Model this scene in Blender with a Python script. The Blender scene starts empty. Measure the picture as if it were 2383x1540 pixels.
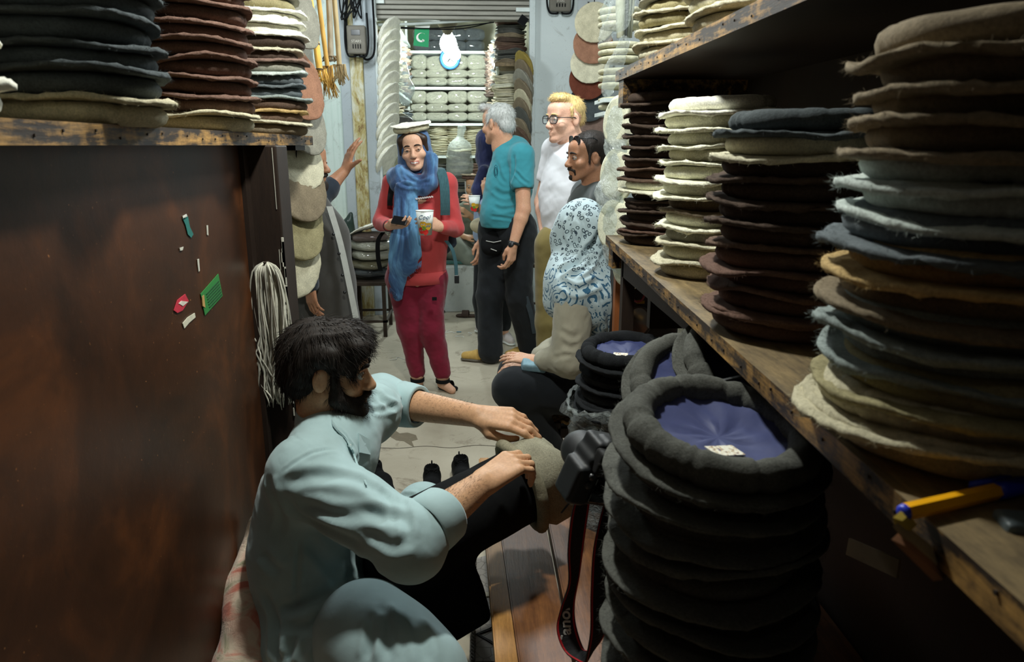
import bpy, bmesh, math, random
import numpy as np
from mathutils import Vector, Matrix, Euler, Quaternion
random.seed(7); RNG = np.random.RandomState(11)
SC = bpy.context.scene; COL = SC.collection
pi = math.pi
# ------------------------------------------------------------ camera, world, lights, exposure
FPX = 1700.0; PITCH = math.atan(432 / FPX); YAW = math.radians(3.3); EYE = 1.5
cd = bpy.data.cameras.new('camera'); cam = bpy.data.objects.new('camera', cd); COL.objects.link(cam)
cd.sensor_width = 36; cd.lens = 36 * FPX / 2383; cd.clip_start = .02
cam.location = (0, 0, EYE); cam.rotation_euler = (pi / 2 - PITCH, 0, -YAW)
cd.dof.use_dof = True; cd.dof.focus_distance = 2.6; cd.dof.aperture_fstop = 8.0
SC.camera = cam
w = bpy.data.worlds.new('world'); SC.world = w; w.use_nodes = True
w.node_tree.nodes['Background'].inputs[0].default_value = (.75, .9, 1, 1)
w.node_tree.nodes['Background'].inputs[1].default_value = .02
def lamp(name, loc, power, color, size=.06, kind='POINT', rot=None):
    d = bpy.data.lights.new(name, kind); d.energy = power; d.color = color
    if kind == 'POINT': d.shadow_soft_size = size
    else: d.shape = 'DISK'; d.size = size
    o = bpy.data.objects.new(name, d); COL.objects.link(o); o.location = loc
    if rot: o.rotation_euler = rot
    return o
lamp('rear_fill_light', (.0, -.35, 2.55), .8, (1, 1, .95), .06)  # weak fill added behind the camera to soften camera-facing sides, no real bulb
lamp('shop_bulb_light', (-.05, 1.62, 2.45), 96, (.98, 1, .93), .06)
lamp('alley_lamp_light', (.40, 3.55, 2.66), 105, (.90, .98, 1), .16)
lamp('alley_side_lamp_light', (-.9, 5.2, 2.7), 50, (.90, .98, 1), .16)
lamp('stall_bulb_light', (-.19, 8.35, 2.42), 110, (.88, 1, .97), .09)
SC.view_settings.view_transform = 'Standard'; SC.view_settings.look = 'None'
SC.view_settings.gamma = 1; SC.view_settings.use_curve_mapping = False
SC.view_settings.exposure = 0.0
SC.cycles.max_bounces = 6; SC.cycles.transparent_max_bounces = 12
SC.cycles.use_denoising = True
# ------------------------------------------------------------ helpers
_f = Vector((math.sin(YAW) * math.cos(PITCH), math.cos(YAW) * math.cos(PITCH), -math.sin(PITCH)))
_r = Vector((math.cos(YAW), -math.sin(YAW), 0)); _u = _r.cross(_f)
CAM = Vector((0, 0, EYE))
def ray(px, py): return _f + _r * ((px - 1191.5) / FPX) + _u * ((770 - py) / FPX)
def at(px, py, Y): d = ray(px, py); return CAM + d * (Y / d.y)
def atX(px, py, X): d = ray(px, py); return CAM + d * (X / d.x)
def atZ(px, py, Z): d = ray(px, py); return CAM + d * ((Z - EYE) / d.z)
def srgb(r, g, b):
    f = lambda c: c / 12.92 if c <= .04045 else ((c + .055) / 1.055) ** 2.4
    return (f(r / 255), f(g / 255), f(b / 255), 1)
def tag(o, label=None, cat=None, group=None, kind=None):
    if label: o['label'] = label
    if cat: o['category'] = cat
    if group: o['group'] = group
    if kind: o['kind'] = kind
    return o
def empty(name, loc=(0, 0, 0), rot=(0, 0, 0), parent=None):
    o = bpy.data.objects.new(name, None); COL.objects.link(o); o.location = loc; o.rotation_euler = rot
    o.empty_display_size = .05
    if parent: o.parent = parent
    return o
def link(name, me, parent=None, loc=(0, 0, 0), rot=(0, 0, 0), color=None):
    o = bpy.data.objects.new(name, me); COL.objects.link(o); o.location = loc; o.rotation_euler = rot
    if parent: o.parent = parent
    if color: o.color = color
    return o
def mesh(name, V, F, mats, smooth=True, midx=None):
    me = bpy.data.meshes.new(name)
    V = np.asarray(V, float)
    if isinstance(F, np.ndarray) and F.ndim == 2:
        n, k = F.shape
        me.vertices.add(len(V)); me.vertices.foreach_set('co', V.astype(np.float32).ravel())
        me.loops.add(n * k); me.loops.foreach_set('vertex_index', F.astype(np.int32).ravel())
        me.polygons.add(n)
        me.polygons.foreach_set('loop_start', np.arange(0, n * k, k, dtype=np.int32))
        me.polygons.foreach_set('loop_total', np.full(n, k, np.int32)); me.update(calc_edges=True)
    else: me.from_pydata([tuple(v) for v in V], [], F)
    for m in (mats if isinstance(mats, (list, tuple)) else [mats]): me.materials.append(m)
    me.polygons.foreach_set('use_smooth', np.full(len(me.polygons), smooth))
    if midx is not None: me.polygons.foreach_set('material_index', np.asarray(midx, np.int32))
    me.validate(); me.update()
    return me
class MB:
    'collects simple shapes into one mesh'
    def __init__(s): s.V = []; s.F = []; s.I = []
    def add(s, V, F, i=0):
        n = len(s.V); s.V += [tuple(v) for v in V]; s.F += [tuple(a + n for a in f) for f in F]; s.I += [i] * len(F); return s
    def box(s, lo, hi, i=0, M=None, b=0.0):
        if b <= 0:
            c = [Vector((x, y, z)) for x in (lo[0], hi[0]) for y in (lo[1], hi[1]) for z in (lo[2], hi[2])]
            F = [(0, 1, 3, 2), (4, 6, 7, 5), (0, 4, 5, 1), (2, 3, 7, 6), (0, 2, 6, 4), (1, 5, 7, 3)]
        else:
            bm = bmesh.new(); bmesh.ops.create_cube(bm, size=1)
            for v in bm.verts: v.co = Vector([lo[k] + (v.co[k] + .5) * (hi[k] - lo[k]) for k in range(3)])
            bmesh.ops.bevel(bm, geom=list(bm.edges), offset=b, segments=2, affect='EDGES', profile=.5)
            bm.verts.ensure_lookup_table(); c = [v.co.copy() for v in bm.verts]; F = [tuple(v.index for v in f.verts) for f in bm.faces]
            bm.free()
        if M is not None: c = [M @ v for v in c]
        return s.add(c, F, i)
    def tube(s, pts, r, n=10, i=0, cap=True, closed=False):
        pts = [Vector(p) for p in pts]; m = len(pts); rr = r if isinstance(r, (list, tuple)) else [r] * m
        V = []; F = []; ref = None
        for k, p in enumerate(pts):
            if closed: t = pts[(k + 1) % m] - pts[k - 1]
            else: t = pts[min(k + 1, m - 1)] - pts[max(k - 1, 0)]
            t.normalize()
            if ref is None: ref = Vector((0, 0, 1)) if abs(t.z) < .9 else Vector((1, 0, 0))
            a = t.cross(ref)
            if a.length < 1e-4: a = t.cross(Vector((0, 1, .01)))
            a.normalize(); b = a.cross(t); b.normalize(); ref = b
            q = rr[k] if isinstance(rr[k], (list, tuple)) else (rr[k], rr[k])
            for j in range(n):
                an = 2 * pi * j / n; V.append(p + a * (math.cos(an) * q[0]) + b * (math.sin(an) * q[1]))
        for k in range(m if closed else m - 1):
            for j in range(n):
                F.append((k * n + j, k * n + (j + 1) % n, ((k + 1) % m) * n + (j + 1) % n, ((k + 1) % m) * n + j))
        if cap and not closed: F.append(tuple(range(n - 1, -1, -1))); F.append(tuple((m - 1) * n + j for j in range(n)))
        return s.add(V, F, i)
    def lathe(s, prof, n=24, i=0, M=None):
        V = []; F = []; m = len(prof)
        for (r, z) in prof:
            for j in range(n):
                a = 2 * pi * j / n; V.append(Vector((r * math.cos(a), r * math.sin(a), z)))
        for k in range(m - 1):
            for j in range(n): F.append((k * n + j, k * n + (j + 1) % n, (k + 1) * n + (j + 1) % n, (k + 1) * n + j))
        if M is not None: V = [M @ v for v in V]
        return s.add(V, F, i)
    def ribbon(s, pts, widths, thick=.002, up=None, i=0):
        'a strap: pts centre line, widths vectors across'
        V = []; F = []
        for k, p in enumerate(pts):
            p = Vector(p); wv = Vector(widths[k]) if isinstance(widths, list) else Vector(widths)
            t = Vector(pts[min(k + 1, len(pts) - 1)]) - Vector(pts[max(k - 1, 0)])
            nn = t.cross(wv); nn.normalize(); nn *= thick / 2
            V += [p - wv / 2 - nn, p + wv / 2 - nn, p + wv / 2 + nn, p - wv / 2 + nn]
        m = len(pts)
        for k in range(m - 1):
            for j in range(4): F.append((k * 4 + j, k * 4 + (j + 1) % 4, k * 4 + 4 + (j + 1) % 4, k * 4 + 4 + j))
        F += [(3, 2, 1, 0), tuple((m - 1) * 4 + j for j in range(4))]
        return s.add(V, F, i)
    def prism(s, poly, z0, z1, i=0, M=None):
        n = len(poly); V = [Vector((x, y, z)) for z in (z0, z1) for (x, y) in poly]
        F = [tuple(range(n - 1, -1, -1)), tuple(range(n, 2 * n))] + [(j, (j + 1) % n, n + (j + 1) % n, n + j) for j in range(n)]
        if M is not None: V = [M @ v for v in V]
        return s.add(V, F, i)
    def me(s, name, mats, smooth=False): return mesh(name, s.V, s.F, mats, smooth, s.I)
    def ob(s, name, mats, parent=None, smooth=False, loc=(0, 0, 0), rot=(0, 0, 0)): return link(name, s.me(name, mats, smooth), parent, loc, rot)
def basis(x, y, z, o=(0, 0, 0)):
    M = Matrix.Identity(4)
    for k in range(3): M[k][0], M[k][1], M[k][2], M[k][3] = x[k], y[k], z[k], o[k]
    return M
def spline(P, n):
    'Catmull-Rom through P, n samples'
    P = np.array([list(p) for p in P], float); m = len(P); out = []
    for t in np.linspace(0, m - 1 - 1e-9, n):
        k = int(t); u = t - k; p0, p1, p2, p3 = P[max(k - 1, 0)], P[k], P[k + 1], P[min(k + 2, m - 1)]
        out.append(.5 * (2 * p1 + (p2 - p0) * u + (2 * p0 - 5 * p1 + 4 * p2 - p3) * u * u + (3 * p1 - p0 - 3 * p2 + p3) * u ** 3))
    return np.array(out)
# ------------------------------------------------------------ materials
class NT:
    def __init__(s, name):
        s.m = bpy.data.materials.new(name); s.m.use_nodes = True; s.t = s.m.node_tree; s.t.nodes.clear()
        s.out = s.t.nodes.new('ShaderNodeOutputMaterial'); s.b = s.t.nodes.new('ShaderNodeBsdfPrincipled'); s.L(s.b.outputs[0], s.out.inputs[0])
        s._tc = None
    def n(s, typ, **kw):
        o = s.t.nodes.new('ShaderNode' + typ)
        for k, v in kw.items():
            if k[0] == '_': setattr(o, k[1:], v)
            else:
                key = k.replace('__', ' '); key = int(key[1:]) if key[0] == 'i' and key[1:].isdigit() else key
                if hasattr(v, 'is_output') or isinstance(v, bpy.types.NodeSocket): s.L(v, o.inputs[key])
                else: o.inputs[key].default_value = v
        return o
    def L(s, a, b): s.t.links.new(a, b)
    def tc(s, scale=(1, 1, 1), rot=(0, 0, 0)):
        if s._tc is None: s._tc = s.n('TexCoord')
        mp = s.n('Mapping', Vector=s._tc.outputs['Object'], Scale=scale, Rotation=rot); return mp.outputs[0]
    def noise(s, vec, scale, detail=3, rough=.55, dist=0): return s.n('TexNoise', Vector=vec, Scale=scale, Detail=detail, Roughness=rough, Distortion=dist).outputs[0]
    def ramp(s, fac, stops, interp='LINEAR'):
        r = s.n('ValToRGB', Fac=fac); r.color_ramp.interpolation = interp; e = r.color_ramp.elements
        while len(e) < len(stops): e.new(.5)
        for k, (p, c) in enumerate(stops): e[k].position = p; e[k].color = c if len(c) == 4 else (*c, 1)
        return r.outputs[0]
    def mix(s, fac, a, b, typ='MIX'):
        o = s.n('MixRGB'); o.blend_type = typ
        for k, v in ((0, fac), (1, a), (2, b)):
            if isinstance(v, bpy.types.NodeSocket): s.L(v, o.inputs[k])
            else: o.inputs[k].default_value = v
        return o.outputs[0]
    def math(s, op, a, b=0.0):
        o = s.n('Math'); o.operation = op
        for k, v in ((0, a), (1, b)):
            if isinstance(v, bpy.types.NodeSocket): s.L(v, o.inputs[k])
            else: o.inputs[k].default_value = v
        return o.outputs[0]
    def bump(s, h, strength=.3, dist=.002):
        b = s.n('Bump', Strength=strength, Distance=dist, Height=h); s.L(b.outputs[0], s.b.inputs['Normal']); return b
    def set(s, **kw):
        for k, v in kw.items():
            k = k.replace('__', ' ')
            if isinstance(v, bpy.types.NodeSocket): s.L(v, s.b.inputs[k])
            else: s.b.inputs[k].default_value = v
        return s.m
G = lambda v: (v, v, v, 1)
def plain(name, rgb, rough=.6, var=.12, scale=30, bump=.0, bscale=200, metal=0, spec=.4, sheen=0, stretch=(1, 1, 1), bdist=.001):
    t = NT(name); c = srgb(*rgb); v = t.tc(stretch)
    nz = t.noise(v, scale, 4, .6)
    f = t.ramp(nz, [(.25, G(1 - var)), (.75, G(1 + var))])
    col = t.mix(1, c, f, 'MULTIPLY')
    if bump: t.bump(t.noise(v, bscale, 3), bump, bdist)
    t.b.inputs['Specular IOR Level'].default_value = spec
    if sheen: t.b.inputs['Sheen Weight'].default_value = sheen; t.b.inputs['Sheen Roughness'].default_value = .5
    return t.set(Base__Color=col, Roughness=rough, Metallic=metal)
def emit(name, rgb, power):
    t = NT(name); return t.set(Base__Color=srgb(*rgb), Emission__Color=srgb(*rgb), Emission__Strength=power)
def felt():
    t = NT('felt'); oi = t.n('ObjectInfo'); v = t.tc()
    big = t.ramp(t.noise(v, 18, 3), [(.3, G(.80)), (.7, G(1.15))])
    fine = t.ramp(t.noise(v, 260, 3, .7), [(.3, G(.72)), (.7, G(1.25))])
    c = t.mix(1, oi.outputs['Color'], big, 'MULTIPLY'); c = t.mix(1, c, fine, 'MULTIPLY')
    h = t.math('ADD', t.noise(v, 330, 4, .8), t.math('MULTIPLY', t.noise(v, 60, 2), 1.2))
    t.bump(h, .55, .003)
    t.b.inputs['Sheen Weight'].default_value = .35; t.b.inputs['Sheen Roughness'].default_value = .6
    t.L(oi.outputs['Color'], t.b.inputs['Sheen Tint'])
    return t.set(Base__Color=c, Roughness=.95, Specular__IOR__Level=.1)
def worn_wood(name, dark, light, sc=(1, 14, 14), thr=(.42, .62), bump=.5, rough=.6, axis_scale=4):
    t = NT(name); v = t.tc(sc); n1 = t.noise(v, axis_scale, 6, .7, .3); n2 = t.noise(t.tc((1, 1, 1)), 14, 5, .7)
    f = t.math('ADD', t.math('MULTIPLY', n1, .6), t.math('MULTIPLY', n2, .4))
    c = t.ramp(f, [(thr[0], srgb(*dark)), (thr[1], srgb(*light))])
    g = t.ramp(t.noise(v, axis_scale * 5, 4, .8), [(.3, G(.7)), (.7, G(1.15))])
    t.bump(n1, bump, .002)
    return t.set(Base__Color=t.mix(1, c, g, 'MULTIPLY'), Roughness=rough)
FELT = felt()
M = {}
M['shelf_wood'] = worn_wood('shelf_wood', (42, 30, 20), (196, 150, 80), (16, 1.6, 16), (.47, .64), .5, .55, 3)
M['shelf_top'] = worn_wood('shelf_top', (74, 62, 42), (150, 128, 88), (10, 1.5, 10), (.35, .68), .3, .6, 4)
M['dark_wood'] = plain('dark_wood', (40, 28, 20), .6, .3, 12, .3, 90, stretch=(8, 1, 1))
M['bench_wood'] = worn_wood('bench_wood', (88, 52, 28), (148, 96, 52), (12, 1, 12), (.32, .7), .4, .45, 4)
M['bench_pale'] = worn_wood('bench_pale', (150, 102, 48), (206, 152, 82), (12, 1, 12), (.3, .7), .4, .5, 4)
def panel_mat():
    t = NT('brown_panel'); v = t.tc()
    c = t.ramp(t.noise(v, 3.2, 6, .65, .5), [(.3, srgb(46, 27, 15)), (.5, srgb(68, 39, 21)), (.72, srgb(106, 60, 29))])
    sp = t.ramp(t.noise(v, 120, 2, .5), [(.70, G(0)), (.78, G(1))]); mk = t.ramp(t.noise(v, 4, 2), [(.42, G(0)), (.62, G(.8))])
    c = t.mix(t.mix(1, sp, mk, 'MULTIPLY'), c, srgb(196, 132, 78))
    st = t.ramp(t.noise(t.tc((1, 1, .25)), 38, 3, .6), [(.68, G(0)), (.74, G(.7))])
    c = t.mix(t.mix(1, st, t.ramp(t.noise(v, 2.1, 1), [(.45, G(0)), (.65, G(1))]), 'MULTIPLY'), c, srgb(34, 22, 16))
    t.bump(t.noise(v, 30, 5, .7), .15, .003)
    return t.set(Base__Color=c, Roughness=.42, Specular__IOR__Level=.35)
M['panel'] = panel_mat()
def concrete(name, a, b, dirt, sc=1.6, rough=.85):
    t = NT(name); v = t.tc(); n = t.noise(v, sc, 8, .65, .4)
    c = t.ramp(n, [(.3, srgb(*a)), (.7, srgb(*b))])
    d = t.ramp(t.noise(v, sc * 3.1, 9, .75, .8), [(.56, G(0)), (.66, G(.75))]); c = t.mix(d, c, srgb(*dirt))
    s = t.ramp(t.noise(v, 70, 3, .6), [(.66, G(0)), (.72, G(.6))]); c = t.mix(s, c, srgb(*dirt))
    t.bump(t.noise(v, 40, 6, .7), .25, .004)
    return t.set(Base__Color=c, Roughness=rough)
M['floor'] = concrete('floor_concrete', (168, 158, 138), (196, 188, 168), (128, 116, 98), 1.4)
M['white_paint'] = concrete('white_paint', (196, 206, 206), (214, 222, 220), (150, 152, 144), 1.1, .6)
M['ledge_paint'] = concrete('ledge_paint', (176, 184, 180), (206, 212, 206), (120, 116, 104), 1.8, .8)
M['door_paint'] = concrete('door_paint', (196, 214, 206), (212, 226, 220), (150, 156, 148), 1.2, .55)
M['post_paint'] = concrete('post_paint', (160, 170, 176), (182, 192, 196), (116, 118, 114), 1.0, .55)
def rusty():
    t = NT('rusty_paint'); v = t.tc((1, 1, .35)); n = t.noise(v, 11, 7, .75, .6)
    c = t.ramp(n, [(.40, srgb(206, 206, 188)), (.54, srgb(176, 162, 104)), (.64, srgb(112, 78, 40))])
    return t.set(Base__Color=c, Roughness=.6)
M['rusty'] = rusty()
M['shutter'] = plain('shutter_metal', (136, 134, 124), .5, .2, 6, stretch=(1, 1, 8), metal=.2)
M['dark_wall'] = plain('dark_wall', (58, 50, 42), .85, .25, 4, .2, 40)
M['ceiling'] = plain('ceiling_board', (70, 66, 60), .9, .2, 3)
M['cream_wall'] = plain('cream_wall', (180, 178, 160), .8, .12, 3)
M['metal_rack'] = plain('rack_paint', (196, 204, 200), .45, .15, 8, metal=.1)
M['black'] = plain('black_cloth', (20, 21, 22), .9, .2, 60, .3, 400, spec=.15)
M['black_plastic'] = plain('black_plastic', (24, 26, 28), .42, .1, 60, .15, 700, spec=.5)
M['iron'] = plain('dark_iron', (62, 52, 44), .5, .3, 20, .2, 120, metal=.5)
M['white_plastic'] = plain('white_plastic', (235, 238, 232), .4, .03, 20)
M['beige'] = plain('beige_stone', (176, 160, 128), .9, .15, 5)
def clear_plastic(name, alpha=.3, tint=(235, 245, 245), rough=.12, sc=26):
    t = NT(name); v = t.tc(); h = t.noise(v, sc, 4, .7, 1.2); t.bump(h, 1.0, .02)
    t.set(Base__Color=srgb(*tint), Roughness=rough, Specular__IOR__Level=.9)
    tr = t.n('BsdfTransparent', Color=(.96, .98, .98, 1)); mx = t.n('MixShader', Fac=alpha)
    t.L(tr.outputs[0], mx.inputs[1]); t.L(t.b.outputs[0], mx.inputs[2]); t.L(mx.outputs[0], t.out.inputs[0])
    return t.m
M['film'] = clear_plastic('clear_film', .40)
M['film_bag'] = clear_plastic('bag_film', .15, (235, 245, 245), .1, 30)
M['film_thin'] = clear_plastic('thin_film', .2, (240, 250, 250), .15, 18)
def skin(name, rgb, red=(190, 110, 90)):
    t = NT(name); v = t.tc(); n = t.noise(v, 16, 4, .6)
    c = t.mix(t.ramp(n, [(.4, G(0)), (.75, G(.22))]), srgb(*rgb), srgb(*red))
    c = t.mix(1, c, t.ramp(t.noise(v, 160, 2), [(.3, G(.9)), (.7, G(1.08))]), 'MULTIPLY')
    t.bump(t.noise(v, 260, 3), .12, .001)
    t.b.inputs['Subsurface Weight'].default_value = .03; t.b.inputs['Subsurface Radius'].default_value = (.012, .005, .003)
    t.b.inputs['Subsurface Scale'].default_value = .3
    return t.set(Base__Color=c, Roughness=.5, Specular__IOR__Level=.35)
def cloth(name, rgb, weave=900, var=.08, bump=.25, rough=.85, sheen=.2, sc=14, streak=(1, 1, 1)):
    t = NT(name); v = t.tc(); vs = t.tc(streak)
    c = t.mix(1, srgb(*rgb), t.ramp(t.noise(vs, sc, 4, .6), [(.3, G(1 - var)), (.7, G(1 + var))]), 'MULTIPLY')
    h = t.math('ADD', t.math('MULTIPLY', t.noise(v, weave, 2), .35), t.noise(v, 34, 3, .5, .6))
    t.bump(h, bump, .003)
    t.b.inputs['Sheen Weight'].default_value = sheen
    return t.set(Base__Color=c, Roughness=rough, Specular__IOR__Level=.2)
# ------------------------------------------------------------ the room
def struct(name, mb, mats, parent=None, smooth=False):
    o = mb.ob(name, mats, parent, smooth)
    if parent is None: o['kind'] = 'structure'
    return o
struct('floor', MB().box((-2.6, -1.2, -.1), (2.6, 11, 0)), M['floor'])
struct('ceiling', MB().box((-2.6, -1.2, 3.12), (2.6, 11, 3.2)), M['ceiling'])
struct('ceiling_shop', MB().box((-1.05, -1.2, 2.78), (1.15, 2.75, 2.84)), M['ceiling'])
struct('wall_left', MB().box((-1.0, -1.1, 0), (-.93, 2.62, 2.78)), M['dark_wall'])
struct('wall_right', MB().box((.86, -1.1, 0), (.92, 2.6, 2.78)), M['dark_wall'])
struct('wall_back', MB().box((-1.0, -1.1, 0), (.92, -1.0, 2.78)), M['dark_wall'])
struct('wall_alley_left', MB().box((-2.4, 2.6, 0), (-2.3, 9, 3.1)), M['white_paint'])
struct('wall_alley_right', MB().box((1.9, 2.5, 0), (2.0, 9, 3.1)), M['white_paint'])
# left: brown panel below the hat shelf, with its strips
PX = -.60
pn = MB().box((PX - .02, -.6, 0), (PX, 2.0, 1.5)).ob('panel_board', M['panel']); tag(pn, 'stained brown sheet panel below the hat shelf with torn sticker scraps', 'panel')
# torn scraps and the green notice, thin paper on the panel
def scrap(name, pts, rgb, parent, thick=.0012):
    P = [atX(x, y, PX + .001) for x, y in pts]; V = [Vector(p) for p in P] + [Vector(p) + Vector((thick, 0, 0)) for p in P]; n = len(P)
    F = [tuple(range(n)), tuple(range(2 * n - 1, n - 1, -1))] + [(j, (j + 1) % n, n + (j + 1) % n, n + j) for j in range(n)]
    return link(name, mesh(name, V, F, plain('paper_%d_%d_%d' % rgb, rgb, .7, .15, 60), False), parent)
g = scrap('green_notice', [(466, 684), (507, 637), (517, 688), (476, 734)], (44, 128, 58), None); tag(g, 'green printed paper notice stuck crookedly on the brown panel', 'notice')
for k in range(6):
    a = at(0, 0, 1); x0, y0 = 478 + k * 1.4, 684 + k * 6
    scrap('print_line', [(x0, y0), (x0 + 29, y0 - 31), (x0 + 30, y0 - 29), (x0 + 1, y0 + 2)], (24, 76, 40), g, .0022)
scrap('corner_scrap', [(468, 690), (473, 686), (476, 716), (470, 712)], (190, 150, 90), g, .002)
s = scrap('torn_sticker', [(404, 722), (412, 698), (430, 684), (438, 700), (424, 722), (412, 728)], (196, 46, 66), None); tag(s, 'torn red and white sticker scrap beside the green notice', 'sticker')
scrap('white_scrap', [(424, 752), (436, 738), (452, 728), (454, 738), (440, 750), (428, 764)], (214, 210, 188), s)
scrap('white_scrap', [(414, 706), (420, 700), (436, 702), (424, 712)], (220, 214, 200), s, .002)
s = scrap('torn_sticker', [(424, 508), (436, 503), (441, 528), (449, 545), (444, 553), (436, 545), (431, 524)], (36, 112, 104), None); tag(s, 'torn teal sticker scrap above the red one on the brown panel', 'sticker')
scrap('white_scrap', [(424, 503), (433, 498), (436, 507), (426, 512)], (206, 206, 196), s)
for q in ([(417, 577), (426, 574), (424, 582), (418, 583)], [(458, 604), (462, 602), (464, 630), (461, 632)], [(480, 524), (483, 524), (484, 548), (481, 546)]):
    s2 = scrap('white_scrap', q, (200, 198, 184), s)
# dark post at the end of the panel with dripped paint on its edge
po = empty('door_post', (-.53, 2.08, 0)); tag(po, 'dark painted timber post at the end of the brown panel with dripped white paint', 'post')
a = atX(665, 600, 0) if False else None
xr = at(664, 620, 2.04).x
MB().box((PX - .3, 2.04, 0), (xr, 2.16, 1.5), b=.004).ob('timber', M['dark_wood'], po).matrix_parent_inverse = Matrix.Translation((.53, -2.08, 0))
MB().box((PX - .02, 2.0, 0), (PX + .012, 2.04, 1.5)).ob('strip', M['dark_wood'], po).matrix_parent_inverse = Matrix.Translation((.53, -2.08, 0))
mb = MB()
for k in range(46):
    z = random.uniform(.62, 1.28); wv = abs(random.gauss(.0, .004)) + .0015; l = random.uniform(.01, .07)
    mb.box((xr - wv, 2.036, z), (xr + .001, 2.041, z + l))
for k in range(9):
    x = random.uniform(PX - .0, xr - .01); z = random.uniform(.9, 1.4); mb.box((x, 2.038, z), (x + .0012, 2.041, z + random.uniform(.03, .22)))
mb.ob('paint_drips', plain('drip_paint', (206, 204, 190), .5, .1), po).matrix_parent_inverse = Matrix.Translation((.53, -2.08, 0))
# shelves
def shelf(name, label, poly, z0, z1, wood, top, extra=None):
    r = empty(name, (sum(p[0] for p in poly) / 4, sum(p[1] for p in poly) / 4, z0)); tag(r, label, 'shelf')
    inv = Matrix.Translation(-r.location)
    m = MB(); n = 4; V = [Vector((x, y, z)) for z in (z0, z1) for (x, y) in poly]
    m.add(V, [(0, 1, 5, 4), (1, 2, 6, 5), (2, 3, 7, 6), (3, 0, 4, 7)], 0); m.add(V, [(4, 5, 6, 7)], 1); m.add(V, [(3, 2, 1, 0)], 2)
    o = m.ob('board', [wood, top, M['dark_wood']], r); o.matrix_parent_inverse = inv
    return r, inv
def nails(poly_edge, z, n, parent, inv):
    m = MB(); a, b = Vector(poly_edge[0]), Vector(poly_edge[1]); d = (b - a).normalized(); nn = Vector((d.y, -d.x, 0))
    for k in range(n):
        p = a.lerp(b, (k + random.random() * .6) / n); p.z = z + random.uniform(-.006, .006)
        m.tube([p - nn * .001, p + nn * .002], .0022, 6)
    o = m.ob('nails', M['iron'], parent); o.matrix_parent_inverse = inv; o['kind'] = 'stuff'
r, inv = shelf('hat_shelf', 'long worn wooden shelf over the brown panel carrying hat stacks', [(-.92, .2), (-.54, .2), (-.54, 2.66), (-.92, 2.66)], 1.5, 1.531, M['shelf_wood'], M['shelf_top'])
nails([(-.539, 2.66, 0), (-.539, .5, 0)], 1.516, 26, r, inv)
o = MB().box((-.92, 2.46, 1.484), (-.556, 2.60, 1.4995)).ob('bracket', M['black_plastic'], r); o.matrix_parent_inverse = inv
LS = [(.362, .25), (.86, .25), (.86, 2.5), (.468, 2.5)]
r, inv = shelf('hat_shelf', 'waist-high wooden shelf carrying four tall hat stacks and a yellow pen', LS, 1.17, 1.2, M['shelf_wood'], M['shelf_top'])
nails([(.361, .25, 0), (.467, 2.5, 0)], 1.186, 30, r, inv)
o = MB().box((.475, 2.40, 1.10), (.86, 2.47, 1.17)).ob('bearer', M['shelf_wood'], r); o.matrix_parent_inverse = inv
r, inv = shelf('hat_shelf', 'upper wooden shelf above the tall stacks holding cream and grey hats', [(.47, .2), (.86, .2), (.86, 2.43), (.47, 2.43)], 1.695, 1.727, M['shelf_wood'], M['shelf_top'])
nails([(.469, .2, 0), (.469, 2.43, 0)], 1.711, 24, r, inv)
o = MB().box((.474, 2.32, 1.615), (.86, 2.39, 1.695)).ob('bearer', M['shelf_wood'], r); o.matrix_parent_inverse = inv
# ------------------------------------------------------------ the facade across the alley
YF = 6.63
def X(px, py=330, Y=YF): return at(px, py, Y).x
def Z(py, px=1090, Y=YF): return at(px, py, Y).z
wf = struct('wall_front', MB().box((-2.3, YF + .02, 0), (X(744), YF + .1, 3.1)).box((X(1243), YF, 0), (X(1338), YF + .16, 3.1)).box((X(1338), YF + .05, 0), (2.0, YF + .16, 3.1)), M['white_paint'])
door = struct('door_1', MB().box((X(744), YF - .06, .86), (X(804), YF - .02, 3.1)), M['door_paint'])
for k, px in enumerate((752, 764, 778, 792)): MB().box((X(px), YF - .066, .9), (X(px) + .006, YF - .06, 3.05)).ob('rib', M['door_paint'], door)
struct('trim_1', MB().box((X(804), YF - .1, 0), (X(828), YF - .02, 3.1), b=.006), M['post_paint'])
struct('trim_2', MB().box((X(828), YF - .13, 0), (X(857), YF - .03, 3.1), b=.008), M['rusty'])
struct('trim_3', MB().box((X(857), YF - .08, 0), (X(884), YF, 3.1), b=.004), M['post_paint'])
struct('trim_4', MB().box((X(884), YF - .09, .3), (X(890), YF - .02, 3.1), b=.002), M['white_paint'])
struct('trim_5', MB().box((X(1230), YF - .05, .42), (X(1243), YF + .05, 3.1), b=.004), M['white_paint'])
struct('step_ledge', MB().box((-2.3, YF - .4, 0), (X(804), YF + .02, .86)), M['beige'])
struct('wall_ledge', MB().box((X(868), YF, 0), (X(1243), YF + .12, .425), b=.01), M['ledge_paint'])
sh = struct('shutter_lintel', MB().box((X(884), YF + .03, Z(46)), (X(1232), YF + .1, 3.1)), M['shutter'])
for k, (a, b) in enumerate(((46, 36), (35.5, 24), (23.5, 12), (11.5, 0), (-.5, -12))):
    MB().box((X(884), YF - .01 + .008 * (k % 2), Z(a)), (X(1232), YF + .03, Z(b) - .004), b=.006).ob('slat', M['shutter'], sh)
MB().box((X(884), YF - .04, Z(12)), (X(908), YF + .02, Z(2)), b=.003).ob('runner', M['metal_rack'], sh); MB().box((X(1200), YF - .04, Z(28)), (X(1234), YF + .02, Z(18)), b=.003).ob('runner', M['metal_rack'], sh)
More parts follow.
